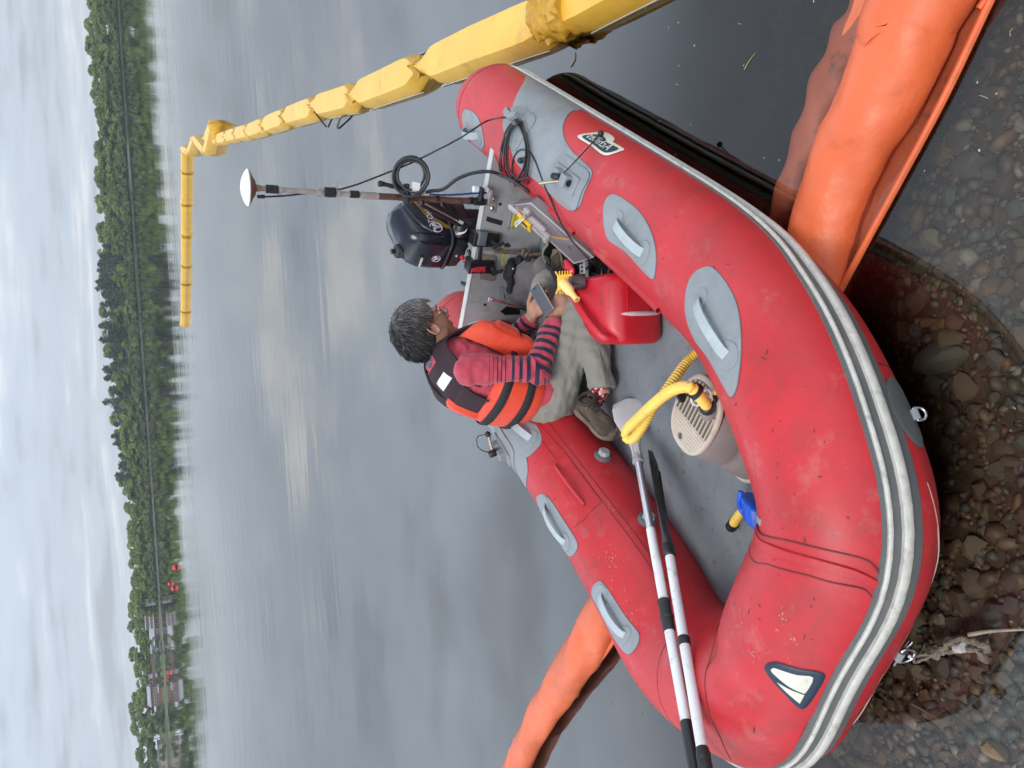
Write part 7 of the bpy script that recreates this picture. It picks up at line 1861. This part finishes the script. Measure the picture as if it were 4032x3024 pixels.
# folds at elbow and along the sleeve
nrmv = np.array([pnoise(Vector((c[0] * 22, c[1] * 22, c[2] * 34))) for c in C]) * .008 + np.array([pnoise(Vector((c[0] * 9 + 5, c[1] * 9, c[2] * 12))) for c in C]) * .010
me.update(); NV = np.empty(len(C) * 3, np.float32); me.vertices.foreach_get('normal', NV); NV = NV.reshape(-1, 3)
dE = np.linalg.norm(C - E_R, axis=1); fold = .007 * np.sin(armt * 150 + C[:, 1] * 60 + C[:, 0] * 40) * np.exp(-(dE / .075) ** 2)
set_coords(me, C + NV * (nrmv + fold)[:, None]); set_attr(me, 'armt', armt); set_attr(me, 'hem', (C[:, 2] < .262).astype(float))
def shirt_mat():
    m = bpy.data.materials.new('striped_shirt'); m.use_nodes = True; t = m.node_tree; L_ = t.links; b = t.nodes['Principled BSDF']
    a_ = N(t, 'ShaderNodeAttribute'); a_.attribute_name = 'armt'; r = N(t, 'ShaderNodeValToRGB'); L_.new(math_node(t, 'DIVIDE', a_.outputs['Fac'], .64), r.inputs[0]); cr = r.color_ramp; cr.interpolation = 'CONSTANT'
    pk, nv = (.44, .055, .085, 1), (.016, .018, .045, 1)
    bands = [(.088, .092), (.106, .110), (.124, .128), (.142, .146), (.160, .1645), (.190, .202), (.222, .236), (.255, .271), (.292, .312), (.334, .356), (.378, .400), (.422, .444), (.466, .487), (.508, .527)]
    cr.elements[0].position = 0; cr.elements[0].color = pk; cr.elements[1].position = 1; cr.elements[1].color = pk
    for a, c in bands:
        e_ = cr.elements.new(a / .64); e_.color = nv; e_ = cr.elements.new(c / .64); e_.color = pk
    h_ = N(t, 'ShaderNodeAttribute'); h_.attribute_name = 'hem'; mx = N(t, 'ShaderNodeMix', data_type='RGBA'); L_.new(h_.outputs['Fac'], mx.inputs['Factor']); L_.new(r.outputs[0], mx.inputs['A']); mx.inputs['B'].default_value = nv
    n_ = N(t, 'ShaderNodeTexNoise'); tc_ = N(t, 'ShaderNodeTexCoord'); L_.new(tc_.outputs['Object'], n_.inputs['Vector']); n_.inputs['Scale'].default_value = 30
    hv = N(t, 'ShaderNodeVectorMath', operation='SCALE'); L_.new(mx.outputs['Result'], hv.inputs[0]); L_.new(math_node(t, 'ADD', math_node(t, 'MULTIPLY', n_.outputs[0], .4), .8), hv.inputs['Scale'])
    L_.new(hv.outputs[0], b.inputs['Base Color']); b.inputs['Roughness'].default_value = .85; b.inputs['Sheen Weight'].default_value = .25; b.inputs['Specular IOR Level'].default_value = .25
    bm = N(t, 'ShaderNodeBump'); bm.inputs['Strength'].default_value = .3; bm.inputs['Distance'].default_value = .004; n2_ = N(t, 'ShaderNodeTexNoise'); L_.new(tc_.outputs['Object'], n2_.inputs['Vector']); n2_.inputs['Scale'].default_value = 60; n2_.inputs['Detail'].default_value = 6; L_.new(n2_.outputs[0], bm.inputs['Height']); L_.new(bm.outputs[0], b.inputs['Normal'])
    return m
shirt = ob('striped_shirt', me, shirt_mat(), man)
ob('collar', MB().tube([spine(4.72)[0] + pf * .062 * cos(a) * 1.1 + pn * .064 * sin(a) + UPZ * (.022 - .03 * cos(a)) for a in np.linspace(0, 2 * pi, 25)[:-1]], .009, 8, closed=True), mat('speckled_collar', (.10, .10, .16), .8, .9, 160), shirt)
# trousers
tm = MB()
tm.ell((HIP_R + HIP_L) / 2 + np.array([0, 0, .01]), (.165, .175, .115)); tm.loft([[TS(u, p, .006) for p in range(0, 360, 20)] for u in (0, .35, .7)])
limb(tm, [HIP_R + (HIP_R - KN_R) * .1, HIP_R * .55 + KN_R * .45 + np.array([0, -.01, .012]), KN_R], [.105, .092, .080], 18); tm.ell(KN_R, (.080, .074, .078))
limb(tm, [KN_R, (KN_R + AN_R) / 2 + np.array([0, -.01, -.0]), AN_R + (KN_R - AN_R) * .06], [.074, .072, .060], 18)
limb(tm, [HIP_L + (HIP_L - KN_L) * .1, (HIP_L + KN_L) / 2 + np.array([0, 0, .01]), KN_L], [.105, .095, .082], 18); tm.ell(KN_L, (.085,) * 3)
limb(tm, [KN_L, (KN_L + AN_L) / 2, AN_L], [.078, .07, .058], 18)
me = fuse(tm, .0075, 6); C = coords(me); NV = np.empty(len(C) * 3, np.float32); me.vertices.foreach_get('normal', NV); NV = NV.reshape(-1, 3)
w1 = []
for c in C:
    v = .009 * pnoise(Vector((c[0] * 6, c[1] * 8, c[2] * 10))) + .0060 * pnoise(Vector((c[0] * 20 + c[2] * 22, c[1] * 8, c[2] * 30 - c[0] * 14))) - .007 * max(0, pnoise(Vector((c[0] * 12 + c[2] * 20, c[1] * 6, c[2] * 14 - c[0] * 16)))) ** .7
    w1.append(v)
w1 = np.array(w1); dk = np.linalg.norm(C - KN_R, axis=1); dh = np.linalg.norm(C - (HIP_R + [.1, -.05, .03]), axis=1)
w1 += .004 * np.sin((C[:, 0] - C[:, 2] * .8) * 95 + C[:, 1] * 20) * np.exp(-((dk - .14) / .10) ** 2) 
set_coords(me, C + NV * w1[:, None])
tr_ = ob('trousers', me, M_TROU, man)
ob('side_seam', MB().tube(catmull([KN_R + np.array([-.05, -.068, .03]), (KN_R + AN_R) / 2 + np.array([0, -.080, .02]), AN_R + np.array([.02, -.060, .012])], 8), .0016, 5), mat('seam_thread', (.11, .10, .08)), tr_)
# ---- life vest
vest = MB()
def shell(u0, u1, p0, p1, off, thick, nu=10, nv=22, bulge=0.0, wave=.0035):
    V, F = [], []
    for layer in (0, 1):
        for i in range(nu):
            for j in range(nv):
                qi, qj = i / (nu - 1), j / (nv - 1); u = u0 + (u1 - u0) * qi; ph = p0 + (p1 - p0) * qj
                edge_ = min(1, 6 * min(qi, 1 - qi), 7 * min(qj, 1 - qj)) ** .5
                o_ = off if layer == 0 else off + thick * edge_ + bulge * sin(pi * qi) * sin(pi * qj)
                pnt = TS(u, ph, o_)
                if layer: pnt = pnt + (pnt - spine(u)[0]) * wave * 6 * pnoise(Vector(pnt * 16)) 
                V.append(pnt)
    m = nu * nv
    for i in range(nu - 1):
        for j in range(nv - 1):
            a = i * nv + j; F.append((a, a + nv, a + nv + 1, a + 1)); F.append((m + a, m + a + 1, m + a + nv + 1, m + a + nv))
    per = [j for j in range(nv)] + [i * nv + nv - 1 for i in range(1, nu)] + [(nu - 1) * nv + j for j in range(nv - 2, -1, -1)] + [i * nv for i in range(nu - 2, 0, -1)]
    for k in range(len(per)): a, b = per[k], per[(k + 1) % len(per)]; F.append((a, b, m + b, m + a))
    return MB().add(V, F)
v1 = ob('vest_back', shell(.78, 2.35, 92, 268, .012, .030, 12, 30), M_VEST, man)
ob('vest_back', shell(2.15, 3.3, 136, 164, .016, .020, 10, 8), M_VEST, man)
ob('shirt_hem', shell(.42, .9, 95, 330, .026, .005, 6, 30, wave=.002), mat('pink_knit', (.44, .055, .085), .85, .1, 30, .3, 60), man)
ob('shirt_hem', shell(.08, .43, 95, 330, .030, .005, 6, 30, wave=.002), mat('navy_knit', (.016, .018, .045), .85, .1, 30, .3, 60), man)
v2 = ob('vest_side', shell(.78, 2.35, 268, 312, .006, .028, 10, 10), M_VEST, man)
ob('vest_side', shell(.95, 1.95, 48, 92, .006, .028, 10, 10), M_VEST, man)
v3 = ob('vest_front', shell(.90, 4.25, -76, -1.5, .020, .088, 16, 20), M_VEST, man)
ob('vest_front', shell(.90, 4.25, 1.5, 52, .020, .088, 16, 16), M_VEST, man)
ob('pocket_flap', shell(1.9, 3.1, -66, -22, .108, .014, 8, 10, wave=.002), M_VEST, v3)
ob('zip', MB().ribbon([TS(u, -2, .106) for u in np.linspace(.95, 3.9, 14)], pn, .016, .008), M_VBLK, v3)
for u in (1.35, 2.02):
    ob('waist_strap', MB().add(*(lambda s: (s.v, s.f))(shell(u - .12, u + .12, -48, -185, .046, .004, 4, 36, wave=0))), M_VBLK, v1)
    ob('waist_strap', shell(u - .12, u + .12, 50, 176, .046, .004, 4, 36, wave=0), M_VBLK, v1)
    ob('waist_strap', shell(u - .10, u + .10, -6, -64, .113, .005, 4, 12, wave=0), M_VBLK, v3)
    ob('buckle', MB().box(TS(u, -20, .128), (.05, .035, .02), np.stack([pn, unit(np.cross(pn, spine(u)[1])), spine(u)[1]], 1)), M_BLACK, v3, smooth=False, bevel=.005)
    ob('buckle', MB().box(TS(u, -30, .124), (.03, .05, .022), np.stack([pn, unit(np.cross(pn, spine(u)[1])), spine(u)[1]], 1)), M_BLACK, v3, smooth=False, bevel=.005)
ob('strap_end', MB().ribbon(catmull([TS(1.3, -24, .13), TS(1.1, -28, .14), TS(.8, -26, .135)], 5), spine(1)[1] * .3 + pn, .03, .004), M_VBLK, v3)
yk = ob('mesh_yoke', shell(3.1, 4.4, 128, 220, .012, .006, 12, 22, wave=0), M_MESH, man)
ob('mesh_yoke', shell(2.2, 3.12, 128, 198, .012, .006, 10, 18, wave=0), M_MESH, yk)
ob('yoke_edge', MB().tube(catmull([TS(2.3, 200, .035), TS(2.7, 199, .022), TS(3.1, 203, .02), TS(3.5, 214, .02), TS(4.0, 228, .02)], 6), .006, 8), M_VBLK, yk)
for sg in (-1, 1):
    f0, f1 = TS(3.55, sg * 38, .06), TS(4.0, sg * 44, .05); top = spine(4.45)[0] + pn * sg * .112 + UPZ * .040; bk0 = TS(3.75, 180 - sg * 40, .024); bk1 = TS(2.7, 180 - sg * 50, .024)
    pth = catmull([f0, f1, top, bk0, bk1], 8); wd = np.linspace(.088, .10, len(pth))
    sh = ob('shoulder_strap', MB().ribbon(pth, unit(pn * 1.0 + UPZ * (-.45 * sg)), wd, .009), M_MESH, man)
    ob('strap_piping', MB().tube([p + unit(pn + UPZ * (-.45 * sg)) * .048 * sg for p in pth], .0035, 7), M_VBLK, sh)
    ob('strap_piping', MB().tube([p - unit(pn + UPZ * (-.45 * sg)) * .046 * sg for p in pth], .0030, 7), M_VBLK, sh)
    ob('reflective_patch', MB().ribbon([p + unit(np.cross(unit(pn), unit(pth[10] - pth[5]))) * 0 + UPZ * .005 + pf * .004 for p in pth[3:10]], unit(pn * 1.0 + UPZ * (-.45 * sg)), .080, .010), M_REFL, sh)
ob('reflective_patch', shell(3.55, 3.95, 172, 222, .020, .003, 4, 8, wave=0), M_REFL, yk)
# ---- shoes and socks
def shoe(tag_, heel, toe, upv, sc=1.0, left=False):
    X_ = unit(toe - heel); Z_ = unit(np.array(upv) - X_ * np.dot(upv, X_)); Y_ = np.cross(Z_, X_); L0 = np.linalg.norm(toe - heel)
    P_ = lambda x, y, z: heel + (X_ * x * L0 + Y_ * y + Z_ * z)
    g = thing_child = bpy.data.objects.new('shoe', None)
    prof = [(0, .028, .06), (.06, .034, .10), (.2, .036, .115), (.32, .037, .112), (.45, .040, .092), (.6, .046, .074), (.75, .049, .060), (.88, .043, .048), (.97, .026, .034), (1.0, .010, .024)]
    rg = []
    for x, w_, h_ in prof:
        rg.append([P_(x, w_ * (abs(cos(a)) ** .8) * (1 if cos(a) > 0 else -1), .022 + (h_ - .022) * (.5 + .5 * (abs(sin(a)) ** .8) * (1 if sin(a) > 0 else -1))) for a in np.linspace(0, 2 * pi, 25)[:-1]])
    up_ = ob('shoe', MB().loft(rg), M_SHOE, man)
    rg = []
    for x, w_, h_ in [(-.03, .012, 0), (0, .034, 0), (.08, .041, 0), (.3, .040, .0), (.45, .041, 0), (.62, .051, 0), (.78, .055, .0), (.92, .046, 0), (1.02, .026, 0), (1.04, .01, 0)]:
        lug = .004 * (1 if int(abs(x) * 26) % 2 else 0)
        rg.append([P_(x, w_ * cos(a), (.015 + .006 * (x > .9)) + (.019 + .004 * sin(x * 14)) * sin(a) - (lug if sin(a) < 0 else 0)) for a in np.linspace(0, 2 * pi, 17)[:-1]])
    ob('sole', MB().loft(rg), M_SOLE, up_)
    ob('toe_rand', MB().tube(catmull([P_(.55, .049, .040), P_(.75, .053, .036), P_(.92, .044, .034), P_(1.0, .0, .034), P_(.92, -.044, .034), P_(.75, -.053, .036), P_(.55, -.049, .040)], 5), .0075, 8), M_SOLE, up_)
    for k in range(5):
        x = .30 + .075 * k; h_ = .113 - .0125 * k * 1.05
        ob('lace', MB().tube(catmull([P_(x, .024, h_ - .012), P_(x + .02, 0, h_ + .005), P_(x + .035, -.024, h_ - .014)], 4), .0034, 6), mat('dark_lace', (.03, .024, .02), .8), up_)
        for s_ in (-1, 1): ob('eyelet', MB().lathe([(.0055, 0), (.0055, .003), (.002, .003)], P_(x, s_ * .026, h_ - .012), unit(Z_ + Y_ * s_ * .8), 9), mat('copper_eyelet', (.35, .2, .12), .35, metal=.8), up_)
    ob('lace', MB().tube(catmull([P_(.28, .01, .115), P_(.2, .06, .13), P_(.12, .09, .12)], 5), .0022, 6), mat('dark_lace', (.03, .024, .02)), up_)
    ob('shoe_collar', MB().tube(catmull([P_(.02, .0, .108), P_(.08, .034, .112), P_(.26, .032, .118), P_(.32, 0, .124), P_(.26, -.032, .118), P_(.08, -.034, .112)], 4, closed=True), .0085, 8, closed=True), mat('dark_collar', (.04, .034, .028), .8), up_)
    ob('panel_seam', MB().tube(catmull([P_(.5, -.0455, .06), P_(.3, -.0405, .05), P_(.12, -.036, .065)], 6), .0022, 6), mat('dark_lace', (.03, .024, .02)), up_)
    ob('panel_seam', MB().tube(catmull([P_(.5, .0455, .06), P_(.3, .0405, .05), P_(.12, .036, .065)], 6), .0022, 6), mat('dark_lace', (.03, .024, .02)), up_)
    return up_, P_
heelR = wy(2278, 1612, 3.03); toeR = wy(2412, 1728, 2.885)
upR = np.array(pray(2340, 1600)) * -1.25 + np.array([.55, -.1, -.38])
shoe('r', heelR, toeR, upR)
sock = MB().tube([AN_R + (KN_R - AN_R) * .10, AN_R + (heelR - AN_R) * .25, (heelR + toeR) / 2 * .25 + AN_R * .75], [.046, .043, .040], 14)
def sock_mat():
    m = bpy.data.materials.new('patterned_sock'); m.use_nodes = True; t = m.node_tree; L_ = t.links; b = t.nodes['Principled BSDF']; v_ = N(t, 'ShaderNodeTexVoronoi'); tc_ = N(t, 'ShaderNodeTexCoord'); L_.new(tc_.outputs['Object'], v_.inputs['Vector']); v_.inputs['Scale'].default_value = 55
    r = N(t, 'ShaderNodeValToRGB'); L_.new(v_.outputs['Distance'], r.inputs[0]); r.color_ramp.interpolation = 'CONSTANT'; r.color_ramp.elements[0].color = (.6, .58, .56, 1); r.color_ramp.elements[1].position = .35; r.color_ramp.elements[1].color = (.45, .02, .03, 1); e_ = r.color_ramp.elements.new(.6); e_.color = (.02, .02, .02, 1)
    L_.new(r.outputs[0], b.inputs['Base Color']); b.inputs['Roughness'].default_value = .9; return m
ob('sock', sock, sock_mat(), man)
hL = AN_L + np.array([.03, .05, -.03]); shoe('l', np.array([AN_L[0] + .05, AN_L[1] + .03, .10]), np.array([AN_L[0] + .30, AN_L[1] + .10, .10]), UPZ)
# ---- phone and notebook in the hands
toHead = unit(unit(HC - PH) + .95 * unit(np.array([0, 0, CAM_H]) - PH)); pl1 = unit(pf - toHead * np.dot(pf, toHead)); pl2 = np.cross(toHead, pl1); Rp = np.stack([pl1, pl2, toHead], 1)
ph = thing('mobile_phone', 'dark smartphone held in the left hand of the person', 'phone', PH)
ob('phone_case', MB().box(PH, (.148, .074, .010), Rp), mat('pale_phone_edge', (.35, .33, .29), .3, .05, 20, metal=.5), ph, smooth=False, bevel=.004)
ob('screen', MB().box(PH + toHead * .0052, (.140, .067, .0012), Rp), mat('phone_screen', (.10, .12, .14), .12, .05, 8, spec=.7), ph, smooth=False)
ob('camera_dot', MB().box(PH + toHead * .0062 + pl1 * .06, (.004, .022, .0006), Rp), M_BLACK, ph, smooth=False)
P2 = wy(2215, 1225, 3.20); n2_ = unit(np.array([-.1, -.25, .95])); a2_ = unit(np.array([.9, .35, -.05]) - n2_ * np.dot([.9, .35, -.05], n2_)); R2 = np.stack([a2_, np.cross(n2_, a2_), n2_], 1)
tb2 = thing('tablet', 'slim dark blue tablet on the lap under the right hand', 'tablet', P2)
ob('tablet_body', MB().box(P2, (.15, .10, .010), R2), M_NAVY, tb2, smooth=False, bevel=.003)
ob('tablet_screen', MB().box(P2 + n2_ * .0055, (.135, .085, .001), R2), mat('phone_screen', (.1, .12, .14)), tb2, smooth=False)
